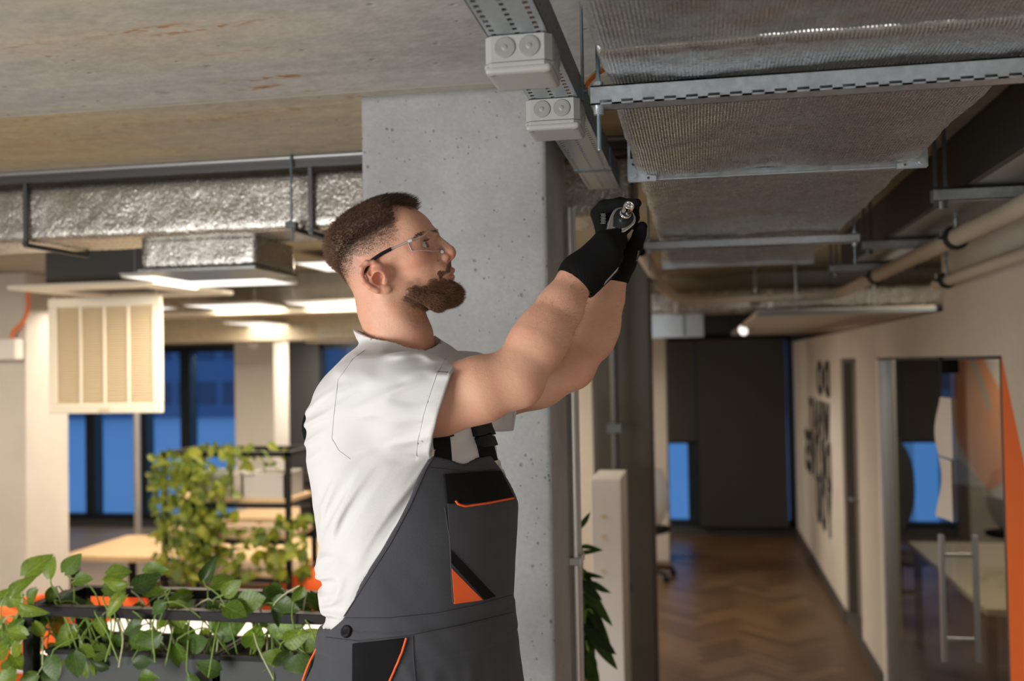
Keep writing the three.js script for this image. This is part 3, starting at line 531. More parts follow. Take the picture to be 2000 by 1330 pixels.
// ---- cross duct in the office with its channel and straps
{
  const z = -3.30, y0 = H + 0.487, y1 = H + 0.69;
  const d = thing('cross_duct', 'foil-wrapped duct running across the office behind the column', 'duct');
  mesh('foil_wrap', puffBox(-4.6, -0.2, y0, y1, z - 0.34, z, { cell: 0.02, r: 0.02, amp: 0.0025, freq: 7, amp2: 0.0016, freq2: 44 }), M.foil, d);
  const P = onZ(275, 440, -3.42), Q = onZ(500, 440, -3.42), B = onZ(400, 522, -3.42);
  mesh('branch_box', puffBox(P.x, Q.x, B.y, y0 + 0.01, -3.78, -3.42, { cell: 0.02, r: 0.012, amp: 0.003, freq: 7, amp2: 0.001, freq2: 34 }), M.foil, d);
  mesh('branch_plate', bx(P.x - 0.005, Q.x + 0.005, B.y - 0.014, B.y, -3.79, -3.40, 0.003), M.zincSheet, d);
  const c = thing('support_rail', 'dark steel rail along the top of the cross duct', 'rail');
  mesh('channel', [bx(-4.6, -0.2, y1 + 0.008, y1 + 0.03, z + 0.005, z + 0.045, 0.002), bx(-4.6, -0.2, y1 + 0.028, y1 + 0.036, z + 0.01, z + 0.05, 0.003)], M.steelDark, c);
  mesh('bright_lip', tube([V(-4.6, y1 + 0.042, z + 0.045), V(-2, y1 + 0.042, z + 0.045), V(-0.2, y1 + 0.042, z + 0.045)], 0.009, 8), std(rgb(0.33, 0.34, 0.35), 0.4, 0.6), c);
  for (const x of [-4.5, -3.2, -2.0, -0.5]) mesh('hanger', cyl(V(x, y1 + 0.03, z + 0.03), V(x, CEIL, z + 0.03), 0.005, 6), M.rod, c);
  for (const [px, l] of [[50, 'dark strap round the cross duct at its far left'], [607, 'dark strap round the cross duct beside the column']]) {
    const x = onZ(px, 400, z + 0.02).x, s = thing('duct_strap', l, 'strap', [0, 0, 0], 0, 'dark straps round the cross duct');
    mesh('strap', [bx(x - 0.008, x + 0.008, y0 - 0.012, y1 + 0.03, z + 0.012, z + 0.026, 0.002), bx(x - 0.008, x + 0.008, y0 - 0.024, y0 - 0.008, z - 0.36, z + 0.026, 0.002), bx(x - 0.008, x + 0.008, y0 - 0.012, y1 + 0.03, z - 0.37, z - 0.355, 0.002)], M.steelDark, s);
    mesh('bolt', [...bolt(V(x, y1 + 0.02, z + 0.026), V(0, 0, 1), 0.006), ...bolt(V(x, y0 - 0.01, z + 0.026), V(0, 0, 1), 0.006)], M.steelDark, s);
  }
  { const p = onZ(570, 440, z + 0.06), s = thing('hanging_rod', 'thin threaded rod with a clip before the cross duct', 'rod'); mesh('threaded_rod', threadedRod(V(p.x, p.y - 0.055, z + 0.06), V(p.x, CEIL, z + 0.06), 0.0045), M.rod, s); mesh('clip', [bx(p.x - 0.02, p.x + 0.02, p.y - 0.01, p.y + 0.012, z + 0.045, z + 0.075, 0.003), bx(p.x + 0.0, p.x + 0.012, p.y - 0.02, p.y - 0.006, z - 0.36, z + 0.06, 0.002), cyl(V(p.x + 0.02, p.y - 0.03, z - 0.2), V(p.x + 0.16, p.y - 0.04, z + 0.05), 0.005, 6)], M.steelDark, s); }
}
// ---- insulated pipes with their clamps
function ribbedPipe(pts, r, mat) {             // soft wrap with slanting ribs
  const c = new THREE.CatmullRomCurve3(pts, false, 'centripetal'), L = c.getLength(), n = Math.round(L / 0.006), g = new THREE.TubeGeometry(c, n, r, 20), p = g.attributes.position, q = g.attributes.normal;
  for (let i = 0; i <= n; i++) for (let j = 0; j <= 20; j++) { const k = i * 21 + j, s = i / n * L, a = j / 20 * Math.PI * 2, h = r * (0.18 * Math.pow(0.5 + 0.5 * Math.sin(s / 0.019 * Math.PI * 2 / 1.3 + 1.2 * Math.cos(a)), 3) + 0.05 * noise3(s * 30, Math.cos(a) * 1.5, Math.sin(a) * 1.5)); p.setXYZ(k, p.getX(k) + q.getX(k) * h, p.getY(k) + q.getY(k) * h, p.getZ(k) + q.getZ(k) * h); }
  return smoothNormals(g);
}
{
  const py = H + 0.465, pipe = thing('insulated_pipe', 'beige wrapped pipe hanging along the wall and turning across the corridor', 'pipe');
  const run = [V(1.0, py, -1.2), V(1.0, py, -3), V(1.0, py, -5), V(1.0, py, -6.8), V(0.985, py - 0.005, -7.15), V(0.93, py - 0.01, -7.38), V(0.80, py - 0.012, -7.5), V(0.4, py - 0.012, -7.55), V(0.1, py - 0.012, -7.55), V(-0.10, py, -7.45), V(-0.21, py + 0.03, -7.0), V(-0.25, py + 0.06, -6.3), V(-0.27, py + 0.09, -5.0)];
  mesh('wrap', ribbedPipe(run, 0.030, M.wrap), M.wrap, pipe);
  const p2 = thing('insulated_pipe', 'thinner pale pipe close to the wall below the wrapped one', 'pipe'); mesh('wrap', ribbedPipe([V(1.10, H + 0.345, -1.5), V(1.10, H + 0.345, -4.0), V(1.11, H + 0.34, -5.0)], 0.022, M.wrap), M.wrap, p2);
  const clampAt = (x, y, z, r, l, top) => {
    const k = thing('pipe_clamp', l, 'clamp', [0, 0, 0], 0, 'black pipe clamps'); const q = new THREE.TorusGeometry(r, 0.008, 10, 40, Math.PI * 1.75); q.scale(1, 1, 2.2); q.rotateZ(Math.PI * 0.62); q.translate(x, y, z); mesh('ring', q, M.rubber, k);
    mesh('lug', [bx(x - r - 0.022, x - r, y - 0.006, y + 0.006, z - 0.01, z + 0.01, 0.002), bx(x + r, x + r + 0.022, y - 0.006, y + 0.006, z - 0.01, z + 0.01, 0.002)], M.black, k); mesh('screw', cyl(V(x - r - 0.014, y - 0.008, z), V(x - r - 0.014, y + 0.03, z), 0.004, 6), M.zinc, k); mesh('screw', cyl(V(x + r + 0.012, y - 0.015, z), V(x + r + 0.012, y + 0.015, z), 0.006, 6), M.zinc, k);
    mesh('threaded_rod', threadedRod(V(x, y + r, z), V(x, top, z), 0.0055), M.rod, k); mesh('coupling_nut', cyl(V(x, y + r, z), V(x, y + r + 0.03, z), 0.009, 6), M.zinc, k);
  };
  clampAt(1.0, py, -4.15, 0.042, 'black clamp round the wrapped pipe, largest and nearest of three', CEIL);
  clampAt(1.0, py, -5.95, 0.042, 'black clamp round the wrapped pipe just before its bend', CEIL);
  clampAt(1.10, H + 0.342, -4.75, 0.030, 'small dark clamp on the thin pipe by the wall', H + 0.5);
  clampAt(0.42, py - 0.012, -7.55, 0.042, 'dim clamp on the wrapped pipe where it crosses the corridor', CEIL);
}
// ---- far foil duct across the corridor and the things round it
{
  const a = onZ(1215, 600, -8.2), b = onZ(1845, 600, -8.2), y0 = onZ(1500, 606, -8.2).y, y1 = onZ(1500, 562, -8.2).y;
  const d = thing('corridor_cross_duct', 'far foil duct crossing above the corridor with bright glints', 'duct'); mesh('foil_wrap', puffBox(a.x - 0.6, b.x + 0.8, y0, y1, -8.5, -8.2, { cell: 0.025, r: 0.02, amp: 0.006, freq: 7, amp2: 0.003, freq2: 30 }), M.foil, d);
  for (const x of [-0.2, 0.55, 1.3]) mesh('tape_band', puffBox(x, x + 0.05, y0 - 0.004, y1 + 0.004, -8.504, -8.196, { cell: 0.03, r: 0.02, amp: 0.002 }), M.tape, d);
  const t0 = onZ(1260, 655, -9.0), t1 = onZ(1370, 622, -9.0), g = thing('sheet_duct', 'bare sheet-metal duct end high at the corridor end', 'duct'); mesh('body', bx(t0.x, t1.x, t0.y, t1.y + 0.12, -10.2, -9.3, 0.006), M.zincSheet, g); mesh('flange', [bx(t0.x - 0.02, t1.x + 0.02, t0.y - 0.02, t1.y + 0.14, -9.32, -9.27, 0.004)], M.zinc, g); for (const x of [t0.x + 0.05, t1.x - 0.05]) mesh('hanger', cyl(V(x, t1.y + 0.1, -9.7), V(x, CEIL, -9.7), 0.006, 6), M.rod, g); mesh('seam', [bx(t0.x + 0.33, t0.x + 0.36, t0.y - 0.005, t1.y + 0.12, -10.2, -9.26, 0.003)], M.zincDark, g);
  // spotlight added as stand-in for a bright spot at the corridor end
  const s = at(1452, 645, 9.6), f = thing('stand_in_spotlight', 'small lamp added for the bright spot high at the end of the corridor', 'lamp', [s.x, s.y, s.z]); mesh('housing', cyl(V(0.10, 0.06, -0.10), V(0, 0, 0), 0.05, 16, 0.055), M.aluminium, f); mesh('bulb', cyl(V(0, 0, 0), V(-0.012, -0.008, 0.012), 0.045, 16), M.panelGlow, f); mesh('stem', cyl(V(0.08, 0.05, -0.08), V(0.08, CEIL - s.y, -0.08), 0.01, 8), M.steelDark, f);
  const pl = new THREE.SpotLight(NEUTRAL, 4, 0, 1.0, 0.6, 2); pl.name = 'stand_in_spotlight_glow'; pl.position.set(s.x - 0.03, s.y - 0.02, s.z + 0.03); pl.target.position.set(s.x - 0.4, 0, s.z + 1.2); pl.castShadow = true; scene.add(pl, pl.target);
}
// ---- lamps: ceiling panels (seen and unseen) and the photographic lamp behind the lens
function panel(cx, y, cz, w, d, label, k = PANEL, rods = true) {
  const p = thing('ceiling_light', label, 'light', [cx, y, cz], 0, 'flat ceiling light panels');
  mesh('frame', [bx(-w / 2, w / 2, 0, 0.014, -d / 2, -d / 2 + 0.012), bx(-w / 2, w / 2, 0, 0.014, d / 2 - 0.012, d / 2), bx(-w / 2, -w / 2 + 0.012, 0, 0.014, -d / 2, d / 2), bx(w / 2 - 0.012, w / 2, 0, 0.014, -d / 2, d / 2), bx(-w / 2, w / 2, 0.010, 0.018, -d / 2, d / 2)], M.white, p);
  mesh('light_diffuser', bx(-w / 2 + 0.012, w / 2 - 0.012, 0.002, 0.008, -d / 2 + 0.012, d / 2 - 0.012), M.panelGlow, p);
  if (rods) for (const [sx, sz] of [[-1, -1], [1, -1], [-1, 1], [1, 1]]) mesh('suspension_wire', cyl(V(sx * w * 0.42, 0.016, sz * d * 0.42), V(sx * w * 0.42, CEIL - y, sz * d * 0.42), 0.0015, 5), M.zinc, p);
  const l = new THREE.RectAreaLight(WARM, k, w - 0.03, d - 0.03); l.name = 'ceiling_light_glow'; l.position.set(cx, y - 0.004, cz); l.lookAt(cx, 0, cz); scene.add(l);
}
{
  const Y = H + 0.47, quad = (a, b, c) => { const A = onY(...a, Y), B = onY(...b, Y), C = onY(...c, Y); return [(B.x + C.x) / 2 - (B.x - A.x) / 2 * 0 - (B.x - A.x) / 2, (A.z + C.z) / 2, B.x - A.x, A.z - C.z]; };
  const A = onY(232, 541, Y), B = onY(465, 533, Y), C = onY(355, 563, Y);
  panel((A.x + B.x) / 2, Y, (A.z + C.z) / 2, B.x - A.x, Math.abs(A.z - C.z), 'large bright square light panel left of the man, nearest to the column');
  const put = (px, py, w, d, label, k = 1) => { const p = onY(px, py, Y); panel(p.x, Y, p.z, w, d, label, PANEL * k); };
  put(664, 595, 0.62, 0.62, 'bright light panel partly hidden behind the man and column, upper one');
  put(225, 604, 0.85, 0.35, 'light panel seen through the hanging grille', 0.4);
  put(512, 634, 0.45, 0.9, 'small distant light panel in front of the pale window column', 0.5);
  put(414, 658, 1.15, 0.7, 'wide distant light panel low over the far windows');
  put(680, 645, 0.8, 0.9, 'distant light panel behind the neck of the man, lower one');
  panel(-3.4, Y, -7.0, 0.6, 0.6, 'added unseen light panel behind the concrete column', PANEL);  // panels from here down are unseen, added to brighten office and corridor
  panel(-2.2, 2.86, -6.2, 0.6, 0.6, 'added unseen light panel behind the man, first of three toward the corridor', PANEL, false);
  panel(-1.9, 2.86, -9.3, 0.6, 0.6, 'added unseen light panel behind the man, second of three toward the corridor', PANEL, false);
  panel(-2.1, 2.86, -11.8, 0.6, 0.6, 'added unseen light panel behind the man, last of three toward the corridor', PANEL, false);
  panel(1.78, 2.86, -6.45, 0.6, 0.6, 'added unseen light panel of the glazed meeting room near its door', PANEL * 0.45, false);  // added with the next one to brighten the meeting room
  panel(2.1, 2.46, -10.6, 0.6, 0.6, 'added unseen light panel of the glazed meeting room near its window', PANEL * 0.5);
  panel(-5.2, 2.86, -8.3, 0.6, 0.6, 'added unseen light panel over the desks, hidden above the air conditioner', PANEL * 1.5, false);  // this and the following unseen panels are added to brighten the office
  panel(-2.9, 2.86, -8.6, 0.6, 0.6, 'added unseen light panel behind the shoulder of the man', PANEL, false);
  panel(-7.4, 2.67, -8.4, 0.6, 0.6, 'added unseen light panel beyond the left edge, by the windows', PANEL, false);
  panel(-5.0, 2.86, -4.6, 0.6, 0.6, 'added unseen light panel beyond the left edge, before the broad column', PANEL * 1.3, false);
  panel(-4.6, 2.86, -1.6, 0.6, 0.6, 'added unseen light panel beside the viewer on the left', PANEL * 0.7, false);
  panel(-5.6, 2.86, -3.6, 0.6, 0.6, 'added unseen light panel over the planter beyond the left edge', PANEL, false);
}
function softbox(K, label) {
  const a = V(...K.at), b = V(...K.to), g = thing('softbox', label, 'softbox', [a.x, 0, a.z]), r = new THREE.Group(); const q = new THREE.Quaternion().setFromRotationMatrix(new THREE.Matrix4().lookAt(a, b, V(0, 1, 0)));
  const put = (n, geo, m) => { geo.applyQuaternion(q); geo.translate(0, a.y, 0); mesh(n, geo, m, g); };
  put('light_diffuser', bx(-K.w / 2, K.w / 2, -K.h / 2, K.h / 2, 0.0, 0.004), M.boxGlow);
  { const s = new THREE.CylinderGeometry(0.12, Math.SQRT1_2, 0.5, 4, 1, true); s.rotateY(Math.PI / 4); s.rotateX(Math.PI / 2); s.scale(K.w, K.h, 1); s.translate(0, 0, 0.258); put('shell', s, std(rgb(0.02, 0.02, 0.02), 0.8, 0, { side: THREE.DoubleSide })); }
  mesh('stand', [cyl(V(0, 0.05, 0), V(0, a.y, 0).add(V(0, 0, 0.45).applyQuaternion(q)), 0.016)], M.black, g); for (let i = 0; i < 3; i++) mesh('leg', cyl(V(0, 0.55, 0), V(0.5 * Math.cos(i * 2.1), 0.01, 0.5 * Math.sin(i * 2.1)), 0.011), M.black, g);
  const l = new THREE.RectAreaLight(NEUTRAL, K.power, K.w, K.h); l.name = 'softbox_glow'; l.position.copy(a).addScaledVector(b.clone().sub(a).normalize(), 0.01); l.lookAt(b); scene.add(l);
}
softbox(KEY, 'large photographic softbox behind the viewer on the left');
softbox(FILL, 'small weak fill softbox added unseen behind the viewer on the right');
// ------------------------------------------------------------------ the office side
{ // ceiling cassette with its grille hanging open
  const Y = H + 0.455, A = onY(12, 566, Y), B = onY(318, 557, Y), w = B.x - A.x, z1 = A.z, z0 = A.z - w * 0.98, cx = (A.x + B.x) / 2;
  const t = thing('air_conditioner', 'cream ceiling air conditioner with its grille hanging open', 'air conditioner');
  const b0 = onZ(68, 482, z1 - 0.25), b1 = onZ(275, 482, z1 - 0.25);
  mesh('casing', bx(A.x + 0.12, B.x - 0.10, Y + 0.02, CEIL, z0 + 0.12, z1 - 0.16, 0.01), std(rgb(0.06, 0.065, 0.062), 0.7), t);
  const hole = 0.62, c = (z0 + z1) / 2, fr = 0.5 * w;
  mesh('fascia', [bx(A.x, B.x, Y, Y + 0.028, z1 - 0.19, z1, 0.012, 2), bx(A.x, B.x, Y, Y + 0.028, z0, z0 + 0.19, 0.012, 2), bx(A.x, A.x + 0.19, Y, Y + 0.028, z0 + 0.19, z1 - 0.19, 0.006, 2), bx(B.x - 0.19, B.x, Y, Y + 0.028, z0 + 0.19, z1 - 0.19, 0.012, 2)], M.cream, t);
  mesh('filter_bay', bx(A.x + 0.19, B.x - 0.19, Y + 0.03, Y + 0.05, z0 + 0.19, z1 - 0.19), M.creamDark, t);
  const gz = (z0 + z1) / 2 + 0.05, p0 = onZ(96, 584, gz), p1 = onZ(318, 806, gz), x0 = p0.x, x1 = p1.x, y1 = p0.y, y0 = p1.y, f = 0.055;
  const g = mesh('intake_grille', [bx(x0, x1, y1 - f, y1, gz - 0.014, gz + 0.014, 0.006, 2), bx(x0, x1, y0, y0 + f, gz - 0.014, gz + 0.014, 0.006, 2), bx(x0, x0 + f, y0 + f, y1 - f, gz - 0.014, gz + 0.014, 0.004, 2), bx(x1 - f, x1, y0 + f, y1 - f, gz - 0.014, gz + 0.014, 0.004, 2)], M.cream, t);
  const n = 40, sg = bx(x0 + f * 0.9, x1 - f * 0.9, -0.0022, 0.0022, -0.010, 0.010); for (let i = 0; i < n; i++) { const s = mesh('slat', sg, M.creamDark, g); s.position.set(0, lerp(y0 + f, y1 - f, (i + 0.5) / n), gz); s.rotation.x = 0.75; }
  for (let i = 1; i < 4; i++) { const x = lerp(x0 + f, x1 - f, i / 4); mesh('rib', bx(x - 0.008, x + 0.008, y0 + f * 0.9, y1 - f * 0.9, gz - 0.012, gz + 0.013, 0.003), M.cream, g); }
  mesh('latch', bx((x0 + x1) / 2 - 0.035, (x0 + x1) / 2 + 0.035, y0 + 0.012, y0 + 0.03, gz + 0.012, gz + 0.018, 0.003), M.creamDark, g);
  for (const x of [x0 + 0.03, x1 - 0.03]) mesh('cord', cyl(V(x, y1 - 0.02, gz), V(x, Y + 0.02, gz), 0.003, 6), M.cream, t);
}
{ // alarm box with its cable on the broad column
  const a = onZ(-30, 663, -6.45), b = onZ(38, 702, -6.45), t = thing('wall_box', 'small white box fixed on the broad pale column', 'box'); mesh('case', bx(a.x, b.x, b.y, a.y, -6.5, -6.40, 0.01, 2), M.white, t); mesh('cover_line', bx(a.x + 0.01, b.x - 0.02, b.y + 0.03, b.y + 0.035, -6.402, -6.396), M.cabinet, t);
  const p = (x, y) => onZ(x, y, -6.46); solo('cable', tube([p(22, 664), p(26, 648), p(44, 630), p(54, 606), p(55, 575), p(54, 560)], 0.014, 8), M.cableOrange, 'orange cable rising from the white wall box', 'cable');
}
// lamps and sensor far away
{ const p = onZ(492, 668, -11.40); const t = thing('ceiling_sensor', 'small round sensor on the pale column between the windows', 'sensor', p.toArray()); const g = new THREE.SphereGeometry(0.07, 16, 10, 0, Math.PI * 2, 0, Math.PI / 2); g.rotateX(Math.PI / 2); mesh('dome', g, M.cabinet, t); mesh('base', cyl(V(0, 0, -0.05), V(0, 0, 0), 0.08, 18), M.white, t); }
{ const a = onZ(548, 622, -10.0), b = onZ(640, 665, -10.0), t = thing('air_conditioner', 'distant pale ceiling unit near the far light panels', 'air conditioner'); mesh('casing', bx(a.x, b.x, b.y, a.y, -10.9, -10.65, 0.02), M.cream, t); mesh('vent', bx(a.x + 0.06, b.x - 0.06, b.y + 0.03, b.y + 0.07, -10.66, -10.63), M.creamDark, t); mesh('hanger', cyl(V((a.x + b.x) / 2, a.y, -10.8), V((a.x + b.x) / 2, CEIL, -10.8), 0.01, 8), M.zinc, t); }
{ const p = onY(268, 1060, 0.2); const x = onZ(268, 900, -9.4).x; const t = thing('steel_post', 'thin pale steel post standing before the windows', 'post'); mesh('shaft', cyl(V(x, 0, -9.4), V(x, 2.62, -9.4), 0.034, 14), M.aluminium, t); mesh('foot_plate', bx(x - 0.08, x + 0.08, 0, 0.012, -9.48, -9.32), M.aluminium, t); }
// desks
function desk(px0, px1, pyNear, depth, label, h = 0.74, mat = M.birch) {
  const a = onY(px0, pyNear, h), b = onY(px1, pyNear - (px1 - px0) * -0.03, h), z1 = (a.z + b.z) / 2, x0 = a.x, x1 = b.x, t = thing('desk', label, 'desk', [(x0 + x1) / 2, 0, z1 - depth / 2], 0, 'office tables'), w = x1 - x0;
  mesh('desktop', bx(-w / 2, w / 2, h - 0.045, h, -depth / 2, depth / 2, 0.004), mat, t);
  for (const sx of [-1, 1]) for (const sz of [-1, 1]) mesh('leg', bx(sx * (w / 2 - 0.08) - 0.025, sx * (w / 2 - 0.08) + 0.025, 0, h - 0.045, sz * (depth / 2 - 0.06) - 0.025, sz * (depth / 2 - 0.06) + 0.025), M.black, t);
  mesh('apron', [bx(-w / 2 + 0.08, w / 2 - 0.08, h - 0.09, h - 0.045, -depth / 2 + 0.05, -depth / 2 + 0.08)], M.black, t); return t;
}
desk(128, 690, 1082, 0.95, 'long light-wood desk behind the plant rack, nearest of the desks');
desk(440, 700, 1008, 0.75, 'light-wood desk seen through the plant rack, next to the windows');
desk(300, 560, 1040, 0.6, 'light-wood desk half hidden by the hanging vines');
desk(20, 720, 1300, 0.9, 'white table behind the front planter', 0.74, M.whiteTable);
{ const p = onY(465, 1150, 0.42), t = thing('bench', 'low light-wood bench under the vines', 'bench', [p.x, 0, p.z]); mesh('seat', bx(-0.9, 0.9, 0.38, 0.42, -0.2, 0.2, 0.004), M.birch, t); for (const s of [-1, 1]) mesh('leg', bx(s * 0.8 - 0.02, s * 0.8 + 0.02, 0, 0.38, -0.18, 0.18), M.black, t); }
// upholstered chairs: shell back with wings, blue seat cushion
function loungeChair(x, z, turn, label, sc = 1, seatM = M.chairBlue) {
  const t = thing('lounge_chair', label, 'chair', [x, 0, z], turn, 'orange upholstered chairs');
  const f = (X, Y, Z) => { let d = ell(X, Y, Z, -0.02, 0.62, 0.02, 0.36, 0.36, 0.34); d = Math.max(d, -ell(X, Y, Z, 0.06, 0.72, 0.02, 0.30, 0.42, 0.27), Y - 0.88 + 0.35 * Math.max(0, X), 0.30 - Y, X - 0.24); return d; };
  mesh('backrest', meshSDF(f, [-0.42, 0.26, -0.36], [0.28, 0.92, 0.40], 0.02), M.chairOrange, t);
  mesh('seat_cushion', puffBox(-0.22, 0.32, 0.36, 0.50, -0.25, 0.29, { cell: 0.04, r: 0.05, amp: 0.008, freq: 5 }), seatM, t);
  for (const [a, b] of [[-0.2, -0.2], [0.22, -0.2], [-0.2, 0.24], [0.22, 0.24]]) mesh('leg', cyl(V(a * 1.15, 0, b * 1.15), V(a, 0.37, b), 0.014, 8, 0.018), M.birch, t);
  t.scale.setScalar(sc);
}
const chairAt = (px, py, h) => { const p = onY(px, py, h); return [p.x, p.z]; };
loungeChair(...chairAt(585, 1165, 0.54), Math.PI, 'orange chair with a blue seat right beside the man', 0.9);
loungeChair(...chairAt(240, 1190, 0.55), 0.6, 'orange chair behind the middle of the front planter', 0.8);
loungeChair(...chairAt(105, 1265, 0.6), 0.3, 'orange chair behind the left corner of the front planter');
{ // dark office chair and monitor behind the man, left of him
  const p = onY(615, 1085, 0.5), t = thing('desk_chair', 'dark office chair at the desk just left of the man', 'chair', [p.x, 0, p.z - 0.25]); mesh('backrest', puffBox(-0.24, 0.24, 0.62, 1.22, -0.03, 0.03, { cell: 0.05, r: 0.03, amp: 0.006 }), M.black, t); for (let i = 0; i < 7; i++) mesh('slat', bx(-0.22, 0.22, 0.66 + i * 0.08, 0.70 + i * 0.08, 0.03, 0.045, 0.004), M.blackMatte, t); mesh('seat', puffBox(-0.25, 0.25, 0.44, 0.52, 0.0, 0.48, { cell: 0.05, r: 0.03, amp: 0.004 }), M.black, t); mesh('stem', cyl(V(0, 0.08, 0.22), V(0, 0.45, 0.22), 0.03), M.steelDark, t); for (let i = 0; i < 5; i++) mesh('base_leg', cyl(V(0, 0.1, 0.22), V(0.3 * Math.cos(i * 1.257), 0.05, 0.22 + 0.3 * Math.sin(i * 1.257)), 0.018), M.steelDark, t);
}
// ------------------------------------------------------------------ leaves and plants
function leafGeo(w, fold, droop, tip) {         // a heart-shaped leaf, one unit long along +y from its stalk, folded along the midrib
  const n = 8, pos = [], idx = [], uv = [];
  for (let i = 0; i <= n; i++) {
    const t = i / n, h = w * Math.pow(Math.sin(Math.PI * Math.pow(t * 0.985 + 0.015, tip)), 0.8) * (1 - 0.25 * t), y = t - 0.10 * Math.sin(Math.PI * t) * 0, back = (s) => (i === 0 ? -0.07 : 0) * s;
    for (const s of [-1, -0.55, 0, 0.55, 1]) { const a = Math.abs(s); pos.push(s * h, y + back(a) - 0.05 * a * (1 - t), fold * a * h - droop * t * t + 0.03 * a * a * Math.sin(t * 7)); uv.push(s * 0.5 + 0.5, t); }
  }
  for (let i = 0; i < n; i++) for (let j = 0; j < 4; j++) { const k = i * 5 + j; idx.push(k, k + 1, k + 5, k + 1, k + 6, k + 5); }
  const g = new THREE.BufferGeometry(); g.setAttribute('position', new THREE.Float32BufferAttribute(pos, 3)); g.setAttribute('uv', new THREE.Float32BufferAttribute(uv, 2)); g.setIndex(idx); g.computeVertexNormals(); return g;
}
const leafTex = tex(256, (i, x, y) => { const u = Math.abs(x / 256 - 0.5) * 2, v = y / 256, rib = u < 0.035 ? 0.25 : 0, vein = Math.abs(((v * 7 - u * 1.6) % 1 + 1) % 1 - 0.5) < 0.045 ? 0.10 : 0, n = noise3(x / 22, y / 22, 3) * 0.10 + noise3(x / 7, y / 7, 6) * 0.05, k = 0.78 + rib + vein + n; return [k, k, k * (1 - rib)]; }, true);
const leafBump = tex(256, (i, x, y) => { const u = Math.abs(x / 256 - 0.5) * 2, v = y / 256; return 0.6 - (u < 0.04 ? 0.4 : 0) - 0.2 * (Math.abs(((v * 7 - u * 1.6) % 1 + 1) % 1 - 0.5) < 0.08 ? 1 : 0); });
const leafMat = (c, tr = 0.35, r = 0.42) => phys(c, r, 0, { map: leafTex, bumpMap: leafBump, bumpScale: 0.002, transmission: tr, thickness: 0, specularIntensity: tr < 0.3 ? 0.25 : 0.8, side: THREE.DoubleSide });
const POTHOS = [rgb(0.17, 0.32, 0.022), rgb(0.25, 0.40, 0.025), rgb(0.10, 0.21, 0.02), rgb(0.32, 0.46, 0.04), rgb(0.065, 0.14, 0.018)].map((c) => leafMat(c)), IVY = [rgb(0.38, 0.46, 0.028), rgb(0.27, 0.37, 0.025), rgb(0.50, 0.56, 0.045), rgb(0.16, 0.25, 0.025)].map((c) => leafMat(c, 0.4, 0.5)), DARKLEAF = [rgb(0.035, 0.085, 0.02), rgb(0.05, 0.12, 0.025), rgb(0.022, 0.055, 0.018)].map((c) => leafMat(c, 0.2, 0.55));
const HEART = [leafGeo(0.40, 0.28, 0.18, 0.72), leafGeo(0.36, 0.45, 0.30, 0.70), leafGeo(0.43, 0.15, 0.05, 0.74), leafGeo(0.30, 0.75, 0.35, 0.72)], LONG = [leafGeo(0.16, 0.3, 0.30, 0.85), leafGeo(0.14, 0.5, 0.55, 0.85), leafGeo(0.18, 0.2, 0.15, 0.85)];
const stemM = std(rgb(0.18, 0.28, 0.05), 0.6), stemPale = std(rgb(0.45, 0.48, 0.28), 0.5);
function leaf(par, geo, mat, p, tipDir, face, size) {   // a leaf whose stalk end is at p
  const y = tipDir.clone().normalize(), z = face.clone().addScaledVector(y, -face.dot(y)).normalize(), x = y.clone().cross(z), m = mesh('leaf', geo, mat, par); m.quaternion.setFromRotationMatrix(new THREE.Matrix4().makeBasis(x, y, z)); m.position.copy(p); m.scale.setScalar(size); return m;
}
const CAMR = V(RIGHT.x, 0, RIGHT.z).normalize(), CAMB = V(-FWD.x, 0, -FWD.z).normalize(), UP1 = V(0, 1, 0);
